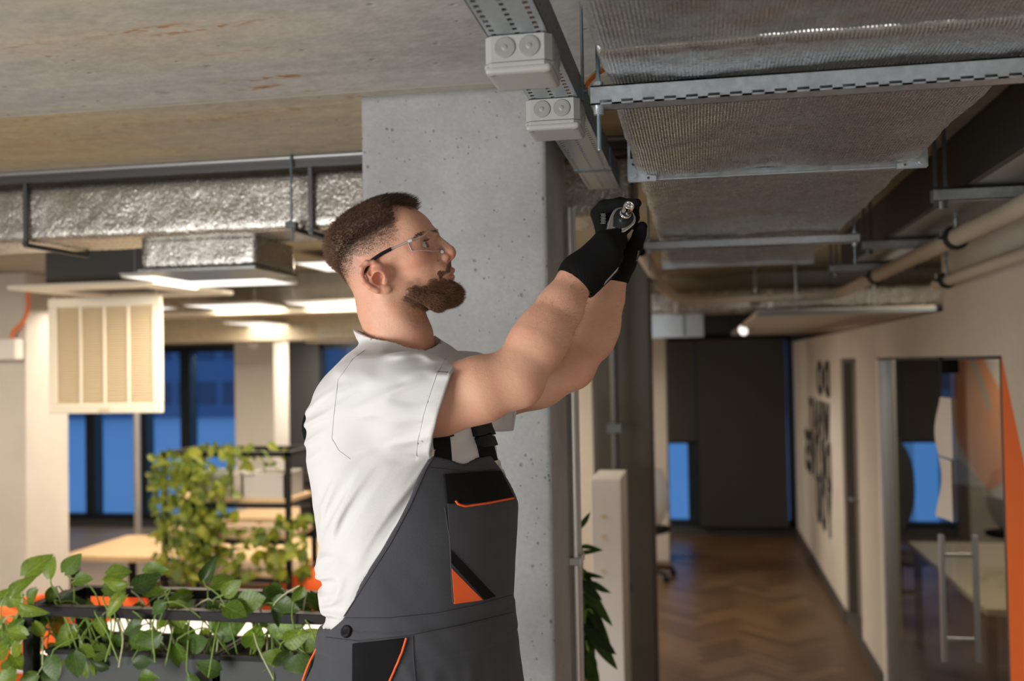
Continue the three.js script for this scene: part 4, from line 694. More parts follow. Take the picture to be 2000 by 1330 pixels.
// ---- the front planter: black frame, grey troughs, trailing plants
{
  const ry = onZ(70, 1184, -2.52).y, zf = -2.52, zb = -2.76, xl = onZ(43, 1185, zf).x, xr = -0.42 - 0.3, b = 0.034;
  const t = thing('plant_stand', 'black steel planter frame standing left of the man', 'planter');
  for (const [x, z, nm] of [[xl, zf, 'post'], [xl, zb, 'post'], [xr, zf, 'post'], [xr, zb, 'post']]) mesh(nm, bx(x, x + b, 0, ry, z - b, z, 0.003), M.black, t);
  mesh('front_rail', bx(xl + b, xr, ry - b * 0.82, ry, zf - b, zf, 0.003), M.black, t); mesh('rear_rail', bx(xl + b, xr, ry - b * 0.82, ry, zb - b, zb, 0.003), M.black, t);
  for (const x of [xl, xr]) mesh('side_rail', bx(x, x + b, ry - b * 0.82, ry, zb, zf - b, 0.003), M.black, t);
  const ty = onZ(350, 1286, zf).y, xs = [xl + 0.045, onZ(408, 1300, zf).x, xr + 0.02];
  mesh('shelf', bx(xl + b, xr, ty - 0.26, ty - 0.235, zb - b, zf, 0.003), M.black, t);
  for (let i = 0; i < 2; i++) {
    const x0 = xs[i] + 0.004, x1 = xs[i + 1] - 0.004, z0 = zb + 0.005, z1 = zf - b - 0.006, y0 = ty - 0.234, tr = thing('planter_trough', i ? 'grey planter trough nearest to the man' : 'grey planter trough at the left corner of the frame', 'planter', [0, 0, 0], 0, 'grey troughs in the front planter');
    mesh('wall', [bx(x0, x1, y0, ty, z1 - 0.008, z1), bx(x0, x1, y0, ty, z0, z0 + 0.008), bx(x0, x0 + 0.008, y0, ty, z0, z1), bx(x1 - 0.008, x1, y0, ty, z0, z1), bx(x0, x1, y0, y0 + 0.01, z0, z1)], M.trough, tr); mesh('rim', [bx(x0 - 0.003, x1 + 0.003, ty - 0.012, ty, z1, z1 + 0.005), bx(x0 - 0.003, x1 + 0.003, ty - 0.012, ty, z0 - 0.005, z0)], M.black, tr);
    const so = new THREE.PlaneGeometry(x1 - x0 - 0.02, z1 - z0 - 0.02, 24, 8); so.rotateX(-Math.PI / 2); const p = so.attributes.position; for (let k = 0; k < p.count; k++) p.setY(k, 0.012 * noise3(p.getX(k) * 40, 1, p.getZ(k) * 40)); so.translate((x0 + x1) / 2, ty - 0.022, (z0 + z1) / 2); so.computeVertexNormals(); mesh('soil', metreUV(so), M.soil, tr);
  }
  // plants: named leaves read off the photograph, then fill
  seed(404);
  const plants = ['trailing pothos plant reaching out at the left corner of the planter', 'trailing pothos plant beside the left corner, hanging over the front rail', 'bushy pothos plant in the middle of the planter', 'pothos plant right of the middle of the planter', 'pothos plant with broad leaves next to the man'].map((l, i) => { const p = onZ([60, 170, 300, 430, 560][i], 1290, -2.63); const g = thing('pothos_plant', l, 'plant', [p.x, ty - 0.02, p.z], 0, 'pothos plants of the front planter'); return g; });
  const near = (x) => { let b_ = 0, bd = 9; plants.forEach((p, i) => { const d = Math.abs(p.position.x - x); if (d < bd) { bd = d; b_ = i; } }); return plants[b_]; };
  const put = (px, py, z, len, ang, tilt, mi, gi, stem = true) => {   // leaf base at a point of the frame, pointing ang degrees (0 = right, 90 = up)
    const p = onZ(px, py, z), g = near(p.x), a = ang * Math.PI / 180, d = CAMR.clone().multiplyScalar(Math.cos(a)).addScaledVector(UP1, Math.sin(a)).addScaledVector(CAMB, rr(-0.35, 0.5)), face = CAMB.clone().multiplyScalar(Math.cos(tilt)).addScaledVector(UP1, Math.sin(tilt)).addScaledVector(CAMR, rr(-0.6, 0.6)), L = len * (-z / 0.955) / FOC; const w = p.clone().sub(g.position);
    leaf(g, HEART[gi], POTHOS[mi], w, d, face, L);
    if (stem) { const root = V(rr(-0.10, 0.10) + w.x * 0.25, 0.0, rr(-0.05, 0.05)), mid = w.clone().lerp(root, 0.5).add(V(rr(-0.02, 0.02), 0.05 + rr(0, 0.04), 0.02)); mesh('stalk', tube([root, mid, w.clone().addScaledVector(d, -0.01), w], 0.0022, 5, 10), rnd() < 0.3 ? stemPale : stemM, g); }
  };
  const KEYL = [[50, 1122, 66, 42, 0.4, 1, 0], [22, 1166, 58, 48, 0.5, 1, 3], [98, 1128, 44, 85, 0.3, 1, 0], [128, 1118, 48, 50, 0.2, 0, 2], [148, 1132, 40, 10, 0.5, 0, 0], [105, 1150, 40, 250, 0.2, 2, 1], [70, 1150, 46, 240, 0.2, 0, 1], [208, 1125, 54, 8, 0.6, 1, 2], [284, 1120, 56, 12, 0.4, 0, 0], [205, 1150, 44, 350, 0.3, 0, 2], [330, 1170, 56, 275, 0.0, 2, 3], [395, 1130, 52, 60, 0.6, 4, 3], [415, 1142, 48, 20, 0.4, 1, 2], [440, 1160, 46, 40, 0.4, 1, 0], [470, 1178, 60, 15, 0.3, 0, 2], [535, 1175, 58, 350, 0.2, 2, 0], [528, 1222, 72, 0, 0.1, 0, 2], [555, 1250, 56, 20, 0.2, 1, 0], [485, 1260, 60, 60, 0.2, 0, 2], [420, 1235, 70, 25, 0.1, 2, 0], [310, 1240, 58, 200, 0.1, 2, 0], [350, 1222, 60, 290, 0.0, 2, 2], [262, 1236, 60, 320, 0.1, 0, 0], [0, 1215, 40, 200, 0.3, 1, 1], [42, 1215, 60, 235, 0.1, 0, 3], [36, 1230, 44, 260, 0.2, 1, 0], [14, 1262, 56, 220, 0.3, 1, 1], [22, 1290, 50, 250, 0.2, 0, 0], [60, 1190, 90, 262, 0.0, 2, 3], [150, 1230, 60, 215, 0.3, 1, 0], [120, 1262, 66, 210, 0.3, 0, 3], [170, 1285, 54, 280, 0.2, 1, 1], [345, 1260, 60, 285, 0.1, 0, 3], [600, 1290, 50, 190, 0.3, 2, 2], [500, 1320, 52, 200, 0.4, 1, 1], [180, 1205, 40, 100, 0.4, 1, 0], [590, 1262, 60, 30, 0.3, 1, 2], [460, 1195, 40, 80, 0.4, 0, 0]];
  for (const [px, py, len, ang, tilt, mi, gi] of KEYL) put(px + rr(-3, 3), py + rr(-3, 3), rr(-2.66, -2.48), len, ang, tilt, mi, gi);
  for (let k = 0; k < 150; k++) { const px = rr(-10, 625), band = rnd(), py = band < 0.28 ? rr(1135, 1200) : band < 0.62 ? rr(1200, 1262) : rr(1262, 1330); if (px > 225 && py > 1196 && py < 1285 && rnd() < 0.85) continue; put(px, py, rr(-2.82, -2.44), rr(34, 58), rr(150, 390), rr(-0.3, 0.7), Math.floor(rr(0, 4.99)), Math.floor(rr(0, 3.99)), rnd() < 0.6); }
  for (let k = 0; k < 13; k++) { const px = rr(40, 600), g = near(onZ(px, 1250, -2.6).x), a = onZ(px, rr(1150, 1215), rr(-2.6, -2.5)).sub(g.position), b2 = onZ(px + rr(-50, 50), rr(1270, 1330), rr(-2.56, -2.46)).sub(g.position), m = a.clone().lerp(b2, 0.5).add(V(rr(-0.03, 0.03), 0.02, 0.02)); mesh('stalk', tube([a.clone().add(V(rr(-0.05, 0.05), -0.02, -0.05)), a, m, b2], 0.0024, 5, 16), rnd() < 0.4 ? stemPale : stemM, g); }
}
// ---- the plant rack further back
{
  const zf = -6.3, zb = -6.75, yt = onZ(560, 882, zf).y, xr = onZ(560, 900, zf).x, xl = onZ(318, 900, zf).x, b = 0.035, t = thing('plant_rack', 'tall black steel rack with shelves overgrown by vines', 'rack');
  for (const x of [xl, xr]) for (const z of [zf, zb]) mesh('post', bx(x - b / 2, x + b / 2, 0, yt, z - b, z, 0.003), M.black, t);
  for (const z of [zf, zb]) mesh('top_rail', bx(xl, xr, yt - b, yt, z - b, z, 0.003), M.black, t); for (const x of [xl, xr]) mesh('top_rail', bx(x - b / 2, x + b / 2, yt - b, yt, zb, zf, 0.003), M.black, t);
  const sh = [975, 1045, 1120].map((py) => onZ(450, py, zf).y);
  for (const y of sh) { mesh('shelf', bx(xl, xr, y - 0.03, y, zb, zf - b, 0.003), M.birch, t); mesh('shelf_rail', bx(xl, xr, y - 0.06, y - 0.03, zf - b, zf, 0.003), M.black, t); }
  const y1 = sh[0], hb = onZ(450, 927, zf).y - y1;
  [[372, 452, 'grey planter box on the top shelf of the rack, under the vines'], [470, 556, 'grey planter box on the top shelf of the rack, at its open end']].forEach(([a, c, l]) => { const x0 = onZ(a, 950, zf - 0.05).x, x1 = onZ(c, 950, zf - 0.05).x, p = thing('planter_box', l, 'planter', [(x0 + x1) / 2, y1, zf - 0.22], 0, 'grey boxes on the rack'), w = (x1 - x0) / 2; mesh('wall', [bx(-w, w, 0, hb, 0.14, 0.16), bx(-w, w, 0, hb, -0.16, -0.14), bx(-w, -w + 0.015, 0, hb, -0.16, 0.16), bx(w - 0.015, w, 0, hb, -0.16, 0.16)], M.troughLight, p); mesh('soil', bx(-w + 0.015, w - 0.015, 0.0, hb - 0.03, -0.14, 0.14), M.soil, p); });
  seed(606);
  const vine = (label, n, fn) => { const g = thing('hanging_vine', label, 'plant', [(xl + xr) / 2, y1 + hb - 0.03, zf - 0.2], 0, 'vines of the plant rack'); for (let k = 0; k < n; k++) { const [px, py, z] = fn(k / n, k), p = onZ(px, py, z).sub(g.position), a = rr(180, 360) * Math.PI / 180; leaf(g, HEART[Math.floor(rr(0, 3.99))], IVY[Math.floor(rr(0, 3.99))], p, CAMR.clone().multiplyScalar(Math.cos(a)).addScaledVector(UP1, Math.sin(a)).addScaledVector(CAMB, rr(-0.5, 0.5)), CAMB.clone().addScaledVector(UP1, rr(0.1, 1.2)).addScaledVector(CAMR, rr(-0.7, 0.7)), rr(0.04, 0.10)); } return g; };
  const strand = (g, pts) => mesh('stem', tube(pts.map(([px, py, z]) => onZ(px, py, z).sub(g.position)), 0.004, 5, 30), stemM, g);
  const v1 = vine('dense vine pouring over the upper left of the rack', 215, (t_) => { const py = rr(866, 1110), w = sst(860, 900, py); return [lerp(395, lerp(300, 350, sst(900, 1120, py)), rnd() * w) + rr(-25, 78) * sst(1100, 880, py) + rr(0, 40), py, rr(zf - 0.1, zf + 0.12)]; });
  for (let k = 0; k < 6; k++) strand(v1, [[400 + k * 10, 930, zf - 0.1], [340 + k * 12, 905, zf + 0.05], [315 + k * 14, 980, zf + 0.08], [330 + k * 12, 1060, zf + 0.06], [350 + k * 10, 1120, zf + 0.04]]);
  const v3 = vine('vine tumbling down the far left side of the rack', 150, () => { const py = rr(880, 1130); return [rr(286, 372) + (py > 1000 ? 20 : 0) + 10 * noise3(py / 30, 1, 1), py, rr(zf - 0.05, zf + 0.2)]; });
  for (let k = 0; k < 4; k++) strand(v3, [[372 + k * 6, 935, zf - 0.1], [330 + k * 10, 900, zf + 0.08], [300 + k * 16, 960, zf + 0.14], [318 + k * 14, 1050, zf + 0.14], [330 + k * 12, 1128, zf + 0.1]]);
  const v2 = vine('thin vine climbing low on the right end of the rack', 170, () => { const r = rnd(); return r < 0.30 ? [rr(535, 600), rr(1005, 1120), rr(zf - 0.1, zf + 0.1)] : r < 0.9 ? [rr(380, 560), rr(1030, 1125), rr(zf - 0.1, zf + 0.1)] : [rr(478, 560), rr(868, 918), rr(zf - 0.2, zf)]; });
  strand(v2, [[520, 930, zf - 0.1], [512, 880, zf], [530, 900, zf + 0.03], [545, 920, zf]]); strand(v2, [[400, 1110, zf], [470, 1060, zf + 0.05], [540, 1030, zf + 0.05], [585, 1050, zf + 0.04], [590, 1110, zf]]);
  const fern = thing('dark_fern', 'dark plant left of the vine-covered rack', 'plant', [xl - 0.16, 0, zf - 0.78]); const pot = new THREE.CylinderGeometry(0.2, 0.15, 0.4, 20); pot.translate(0, 0.2, 0); mesh('pot', pot, M.trough, fern); for (let k = 0; k < 60; k++) { const a = rr(0, 6.28), h = rr(0.5, 1.25); leaf(fern, LONG[k % 3], DARKLEAF[k % 3], V(0.12 * Math.cos(a), h, 0.12 * Math.sin(a)), V(Math.cos(a), rr(0.1, 0.9), Math.sin(a)), V(0, 1, 0.3), rr(0.13, 0.24)); } mesh('stem', cyl(V(0, 0.38, 0), V(0.02, 1.3, 0), 0.012, 7), stemM, fern);
}
// ---- plant, cabinet and chair right of the column
{
  const z = -3.5, p = onZ(1150, 1330, z), t = thing('broadleaf_plant', 'dark leafy plant between the column and the white cabinet', 'plant', [p.x - 0.02, 0, z]), pot = new THREE.LatheGeometry([[0.001, 0], [0.13, 0], [0.16, 0.36], [0.17, 0.38], [0.15, 0.38], [0.14, 0.34], [0.001, 0.34]].map((v) => new THREE.Vector2(...v)), 24); mesh('pot', pot, M.troughLight, t); mesh('stem', cyl(V(0, 0.34, 0), V(0, 1.55, 0), 0.014, 8, 0.008), stemM, t);
  const tip = [[1132, 1070, 40, 8], [1130, 1085, 36, 30], [1130, 1110, 34, 330], [1140, 1120, 44, 300], [1132, 1135, 50, 320], [1140, 1160, 80, 320], [1138, 1185, 84, 318], [1145, 1160, 60, 290], [1132, 1200, 90, 312], [1140, 1225, 78, 322], [1130, 1240, 80, 285], [1150, 1235, 76, 312], [1135, 1270, 70, 300], [1150, 1275, 64, 280], [1128, 1290, 60, 310], [1135, 1030, 30, 60], [1128, 1150, 60, 275], [1160, 1200, 56, 300], [1130, 1310, 60, 330], [1145, 1140, 50, 345], [1128, 1125, 46, 10], [1135, 1215, 60, 300]]; seed(15);
  for (const [px, py, len, ang] of tip) { const zz = z + rr(-0.1, 0.16), w = onZ(px, py, zz).sub(t.position), a = ang * Math.PI / 180; leaf(t, LONG[Math.floor(rr(0, 2.99))], DARKLEAF[py < 1120 ? 1 : Math.floor(rr(0, 2.99))], w, CAMR.clone().multiplyScalar(Math.cos(a)).addScaledVector(UP1, Math.sin(a)).addScaledVector(CAMB, rr(-0.2, 0.4)), CAMB.clone().multiplyScalar(0.7).addScaledVector(UP1, 0.6).addScaledVector(CAMR, rr(-0.4, 0.4)), len * 1.15 * 3.5 / FOC); mesh('stalk', tube([V(0, clamp(w.y - 0.12, 0.36, 1.5), 0), w.clone().multiply(V(0.5, 1, 0.5)).add(V(0, 0.02, 0)), w], 0.004, 5, 8), stemM, t); }
}
{
  const z = -5.2, a = onZ(1153, 936, z), b = onZ(1212, 936, z), t = thing('tall_cabinet', 'white tall cabinet standing before the dark pillar', 'cabinet', [0, 0, 0]); mesh('body', bx(a.x, b.x, 0.06, a.y, z - 0.45, z, 0.004), M.cabinet, t); mesh('plinth', bx(a.x + 0.01, b.x - 0.01, 0, 0.06, z - 0.44, z - 0.02), M.black, t); for (const py of [1008, 1048, 1115]) { const p = onZ(1178, py, z); mesh('screw_cap', cyl(V(p.x, p.y, z), V(p.x, p.y, z + 0.006), 0.012, 12), M.creamDark, t); }
  const k = thing('red_tag', 'small red tag on the dark pillar beside the white cabinet', 'tag'); const p = onZ(1220, 1142, -5.98); mesh('label_plate', bx(p.x - 0.02, p.x + 0.02, p.y - 0.015, p.y + 0.015, -6.0, -5.985, 0.002), M.chairOrange, k);
  const pp = onZ(1199, 800, -5.7), c = thing('vertical_pipe', 'dark vertical pipe rising behind the white cabinet', 'pipe'); mesh('pipe', cyl(V(pp.x, 0, -5.75), V(pp.x, CEIL, -5.75), 0.022, 12), M.steelDark, c); mesh('clip', bx(pp.x - 0.04, pp.x + 0.04, 1.8, 1.85, -5.8, -5.7), M.steelDark, c);
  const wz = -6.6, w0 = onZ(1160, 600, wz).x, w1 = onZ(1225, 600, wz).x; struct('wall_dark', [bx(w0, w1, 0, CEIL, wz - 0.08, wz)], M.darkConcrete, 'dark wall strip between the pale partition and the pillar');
}
{ // office chair at the corridor end, half hidden by the pillar
  const p = onY(1262, 1128, 0), t = thing('office_chair', 'office chair peeping out behind the dark pillar', 'chair', [p.x, 0, p.z], -0.5);
  const bk = (X, Y, Z) => Math.max(Math.abs(ell(X, Y, Z, -0.46, 0.80, 0, 0.62, 0.75, 0.7)) - 0.015, Math.hypot((Y - 0.82) / 0.30, Z / 0.20) * 0.25 - 0.25, -X); mesh('backrest', meshSDF(bk, [-0.05, 0.4, -0.3], [0.3, 1.3, 0.3], 0.02), M.black, t); mesh('back_shell', meshSDF((X, Y, Z) => bk(X - 0.025, Y - 0.02, Z), [-0.05, 0.4, -0.3], [0.34, 1.32, 0.3], 0.02), M.cabinet, t);
  mesh('seat', puffBox(-0.3, 0.18, 0.44, 0.52, -0.24, 0.24, { cell: 0.05, r: 0.035, amp: 0.003 }), M.black, t); mesh('stem', cyl(V(0, 0.09, 0), V(0, 0.45, 0), 0.03), M.steelDark, t);
  for (let i = 0; i < 5; i++) { const a = i * 1.257 + 0.3; const l = mesh('base_leg', cyl(V(0, 0.12, 0), V(0.30 * Math.cos(a), 0.075, 0.30 * Math.sin(a)), 0.02), M.black, t); mesh('caster', cyl(V(0.30 * Math.cos(a) - 0.02, 0.03, 0.30 * Math.sin(a)), V(0.30 * Math.cos(a) + 0.02, 0.03, 0.30 * Math.sin(a)), 0.03, 12), M.black, l); }
}
// ------------------------------------------------------------------ the glazed meeting room
{
  const w = structGroup('window_5', 'glass front of the meeting room in the corridor wall', 'glass wall'), x = WX + 0.03, fr = (z0, z1, y0 = 0, y1 = 2.2) => bx(WX - 0.004, WX + 0.07, y0, y1, z0, z1, 0.004);
  mesh('jamb', fr(-6.98, -6.88), M.cabinet, w); mesh('jamb', fr(-6.86, -6.80), M.aluminium, w); mesh('head_rail', fr(-6.98, -4.18, 2.185, 2.2), M.skirting, w); mesh('jamb', fr(-4.20, -4.18), M.skirting, w);
  const gl = (z0, z1) => { const g = new THREE.PlaneGeometry(z1 - z0, 2.17); g.rotateY(-Math.PI / 2); g.translate(x, 1.095, (z0 + z1) / 2); return g; }; mesh('pane', gl(-6.80, -5.16), M.doorGlass, w);
  const d = structGroup('door_1', 'frameless glass door with long bar handles', 'door'); mesh('pane', gl(-5.15, -4.2), M.doorGlass, d);
  const h0 = onX(1836, 1044, WX - 0.05), h1 = onX(1836, 1284, WX - 0.05);
  for (const s of [-1, 1]) { const hx = s < 0 ? WX - 0.045 : WX + 0.105, z = h0.z; const q1 = mesh('handle', bx(hx - 0.013, hx + 0.013, h1.y, h0.y, z - 0.013, z + 0.013, 0.004), M.aluminium, d); for (const y of [lerp(h0.y, h1.y, 0.16), lerp(h0.y, h1.y, 0.82)]) mesh('standoff', cyl(V(hx, y, z), V(WX + 0.03, y, z), 0.009, 10), M.aluminium, q1); }
  mesh('lock_body', bx(WX + 0.0, WX + 0.06, 0.06, 0.18, h0.z - 0.1, h0.z + 0.02, 0.004), M.aluminium, d); mesh('hinge', bx(WX - 0.01, WX + 0.07, 2.12, 2.2, -5.18, -5.12, 0.003), M.black, d);
  // two sheets of paper taped to the edge of the glass, curling
  for (const [ya, yb, l] of [[778, 896, 'upper white sheet of paper curling on the glass door'], [900, 1018, 'lower white sheet of paper on the glass door']]) {
    const a = onX(1848, ya, WX - 0.004), b = onX(1848, yb, WX - 0.004), g = new THREE.BoxGeometry(0.0012, a.y - b.y, 0.20, 1, 12, 10), p = g.attributes.position; for (let i = 0; i < p.count; i++) { const v = p.getY(i) / (a.y - b.y) + 0.5, u = 0.5 - p.getZ(i) / 0.2; p.setX(i, p.getX(i) - 0.035 * u * u * (0.5 + 0.5 * Math.sin(v * 4 + (ya > 850 ? 2 : 0)))); } g.translate(WX - 0.006 + 0.03, (a.y + b.y) / 2, a.z - 0.10); g.translate(-0.006, 0, 0); g.computeVertexNormals(); solo('paper_sheet', g, M.paper, l, 'paper', 'sheets on the glass door');
  }
  const dr = structGroup('door_2', 'narrow recessed grey door beside the painted words', 'door'); mesh('leaf_panel', bx(WX + 0.085, WX + 0.12, 0, 2.19, -8.68, -7.88, 0.003), std(rgb(0.17, 0.155, 0.13), 0.5), dr); mesh('door_frame', [bx(WX + 0.02, WX + 0.12, 0, 2.2, -8.7, -8.66), bx(WX + 0.02, WX + 0.12, 0, 2.2, -7.9, -7.86), bx(WX + 0.02, WX + 0.12, 2.16, 2.2, -8.7, -7.86)], std(rgb(0.10, 0.092, 0.08), 0.5), dr); mesh('handle', [cyl(V(WX + 0.03, 1.05, -8.58), V(WX + 0.03, 1.05, -8.46), 0.009), cyl(V(WX + 0.03, 1.05, -8.58), V(WX + 0.09, 1.05, -8.58), 0.009)], M.aluminium, dr);
  mesh('threshold', bx(WX, WX + 0.12, 0, 0.11, -8.68, -7.88), M.skirting, dr);
  // painted shapes: an orange wedge with grey hatching on the corridor wall, and curves on the wall of the room
  const pa = thing('painted_wedge', 'orange painted wedge with grey hatching at the right edge of the corridor wall', 'painting'), P1 = [-4.175, 2.2], c2 = onX(2000, 905, WX), s = (c2.y - P1[1]) / (c2.z - P1[0]);
  const flat = (pts, xx, m, par, nm) => { const sh = new THREE.Shape(pts.map(([z, y]) => new THREE.Vector2(z, y))), g = new THREE.ExtrudeGeometry(sh, { depth: 0.0015, bevelEnabled: false, curveSegments: 24 }); g.rotateY(-Math.PI / 2); g.translate(xx, 0, 0); return mesh(nm, g, m, par); };
  flat([[P1[0], 2.2], [P1[0] - 2.09 / s, 0.11], [P1[0], 0.11]], WX, M.orange, pa, 'orange_field');
  const hatch = std(rgb(0.25, 0.22, 0.21), 0.7); for (let i = 0; i < 9; i++) { const y = 1.16 - i * 0.10, z = -3.93 + (i > 4 ? 0.02 * (i - 4) : 0.02 * (4 - i) - 0.05); flat([[z, y - 0.12], [z + 0.30, y + 0.26], [z + 0.30, y + 0.285], [z, y - 0.095]], WX - 0.0016, hatch, pa, 'hatch_line'); }
  const mu = thing('mural', 'orange and grey curved mural on the meeting room wall', 'mural'), X = 2.998, cz = (pts) => pts; const oM = std(rgb(0.72, 0.22, 0.05), 0.7), gM = std(rgb(0.30, 0.31, 0.27), 0.7);
  flat([[-12.8, 1.9], [-12.2, 2.3], [-11.4, 2.15], [-10.6, 1.7], [-10.6, 1.0], [-11.4, 0.75], [-12.2, 1.0], [-12.8, 1.3]], X, oM, mu, 'orange_shape'); flat([[-12.85, 2.6], [-12.4, 2.55], [-11.8, 2.2], [-11.2, 1.7], [-11.3, 1.6], [-11.9, 2.1], [-12.5, 2.4], [-12.85, 2.45]], X - 0.002, gM, mu, 'grey_band'); flat([[-12.8, 0.2], [-12.8, 1.0], [-12.0, 0.9], [-11.0, 0.7], [-9, 0.5], [-9, 0.2]], X, gM, mu, 'grey_shape'); flat([[-10.4, 2.5], [-9, 2.5], [-9, 0.6], [-10.0, 0.8]], X, oM, mu, 'orange_shape');
}
{ // furniture in the meeting room
  const table = thing('meeting_table', 'pale table inside the glazed meeting room', 'table', [2.05, 0, -7.3]); mesh('table_top', bx(-0.45, 0.45, 0.70, 0.74, -1.1, 1.1, 0.006), M.creamDark, table); for (const [a, b] of [[-0.4, -1], [0.4, -1], [-0.4, 1], [0.4, 1]]) mesh('leg', bx(a - 0.025, a + 0.025, 0, 0.70, b - 0.025, b + 0.025), M.black, table);
  [[2.55, -10.0, 2.2, 'dark meeting chair near the mural, further one'], [2.58, -9.1, 2.0, 'dark meeting chair near the mural, nearer one'], [1.75, -9.2, 0.8, 'dark meeting chair at the end of the meeting table']].forEach(([x, z, a, l]) => { const t = thing('meeting_chair', l, 'chair', [x, 0, z], a, 'dark meeting chairs'); mesh('backrest', puffBox(-0.23, 0.23, 0.5, 1.02, -0.25, -0.21, { cell: 0.05, r: 0.018, amp: 0.004 }), M.black, t); mesh('seat', puffBox(-0.24, 0.24, 0.42, 0.48, -0.24, 0.24, { cell: 0.05, r: 0.025, amp: 0.004 }), M.black, t); for (const [p, r] of [[-0.2, -0.2], [0.2, -0.2], [-0.2, 0.2], [0.2, 0.2]]) mesh('leg', cyl(V(p * 1.1, 0, r * 1.1), V(p, 0.43, r), 0.012, 8), M.black, t); });
  const pouf = thing('grey_screen', 'rounded grey screen just inside the glass front', 'screen', [1.75, 0, -9.9]); const g = new THREE.CylinderGeometry(0.42, 0.42, 0.06, 36); g.rotateX(Math.PI / 2); g.scale(0.5, 1.1, 1); g.translate(0.0, 1.0, 0); mesh('panel', g, std(rgb(0.20, 0.22, 0.22), 0.8), pouf); mesh('foot', [cyl(V(0, 0, 0), V(0, 0.6, 0), 0.02), cyl(V(-0.2, 0.01, 0), V(0.2, 0.01, 0), 0.02)], M.black, pouf);
}
// ------------------------------------------------------------------ the man: fields in the axes of the view, metres, meshed by surface nets
const UNYAW = new THREE.Quaternion().setFromAxisAngle(V(0, 1, 0), -YAW);
const q = (px, py, d) => at(px, py, d).sub(camera.position).applyQuaternion(UNYAW);
const RIM = RIGHT.clone().applyQuaternion(UNYAW), UIM = UPV.clone().applyQuaternion(UNYAW), BIM = FWD.clone().applyQuaternion(UNYAW).negate();
const J = (px, py, d, rpx) => { const p = q(px, py, d); return [p.x, p.y, p.z, rpx * d / FOC]; };     // joint; radius in pixels at its distance
// ---- torso: rings of given half width in the view, chest turned 42 degrees to the viewer
const PHI = 42 * Math.PI / 180, CP = Math.cos(PHI), SP = Math.sin(PHI), TD = 1.97, MPP = TD / FOC;
const TOR = [[640, 783, 40], [675, 783, 78], [700, 784, 112], [740, 785, 150], [790, 784, 170], [850, 784, 176], [900, 792, 180], [950, 808, 186], [990, 816, 188], [1040, 818, 184], [1100, 815, 183], [1150, 817, 178], [1200, 819, 175], [1260, 819, 186], [1330, 814, 200], [1400, 812, 206], [1470, 812, 200], [1560, 812, 150]];
const TORY = TOR.map(([py, cx, hw]) => { const p = q(cx, py, TD); return [p.y, p.x, hw * MPP]; });
const TZ = q(815, 1000, TD).z;
function ringAt(y) { let i = 0; while (i < TORY.length - 2 && y < TORY[i + 1][0]) i++; const a = TORY[i], b = TORY[i + 1]; let t = clamp((y - a[0]) / (b[0] - a[0]), 0, 1); const m0 = i ? (b[2] - TORY[i - 1][2]) / (b[0] - TORY[i - 1][0]) : (b[2] - a[2]) / (b[0] - a[0]), m1 = i < TORY.length - 2 ? (TORY[i + 2][2] - a[2]) / (TORY[i + 2][0] - a[0]) : (b[2] - a[2]) / (b[0] - a[0]), dy = b[0] - a[0], t2 = t * t, t3 = t2 * t; return [a[1] + (b[1] - a[1]) * t, (2 * t3 - 3 * t2 + 1) * a[2] + (t3 - 2 * t2 + t) * m0 * dy + (3 * t2 - 2 * t3) * b[2] + (t3 - t2) * m1 * dy]; }
const ALPHA0 = Math.atan2(0.205 * SP, 0.165 * CP);
function torso(x, y, z, grow = 0) {
  const [cx, hw] = ringAt(y), s = hw / 0.184, a = 0.165 * s + grow, b = 0.205 * s + grow, ex = x - cx, ez = z - TZ, u = ex * CP + ez * SP, w = -ex * SP + ez * CP;
  const k = Math.hypot(u / a, w / b), k1 = Math.hypot(u / (a * a), w / (b * b)); let d = k1 < 1e-9 ? -a : k * (k - 1) / k1;
  return Math.max(d * 0.93, y - TORY[0][0] - grow, TORY[TORY.length - 1][0] - y - grow);
}
const torsoAngle = (x, y, z) => { const [cx, hw] = ringAt(y), ex = x - cx, ez = z - TZ, u = ex * CP + ez * SP, w = -ex * SP + ez * CP; return [Math.atan2(w / 0.205, u / 0.165) * 180 / Math.PI, hw]; };
const pyOf = (y) => 715 - y / MPP;
// ---- arms
const armNear = [J(752, 800, 1.85, 70), J(860, 783, 1.81, 62), J(940, 760, 1.80, 60), J(1004, 738, 1.80, 50)], foreNear = [J(1006, 737, 1.80, 51), J(1046, 676, 1.82, 55), J(1062, 652, 1.835, 54), J(1094, 601, 1.86, 45), J(1124, 548, 1.885, 34), J(1150, 510, 1.89, 30)], tipNear = J(1026, 762, 1.80, 25);
const armFar = [J(925, 770, 2.11, 66), J(1050, 736, 2.06, 56), J(1108, 712, 2.03, 46)], foreFar = [J(1110, 710, 2.03, 45), J(1150, 655, 2.02, 52), J(1160, 630, 2.02, 51), J(1178, 580, 2.01, 41), J(1189, 545, 2.005, 33), J(1194, 520, 2.0, 29)], tipFar = J(1126, 726, 2.03, 24);
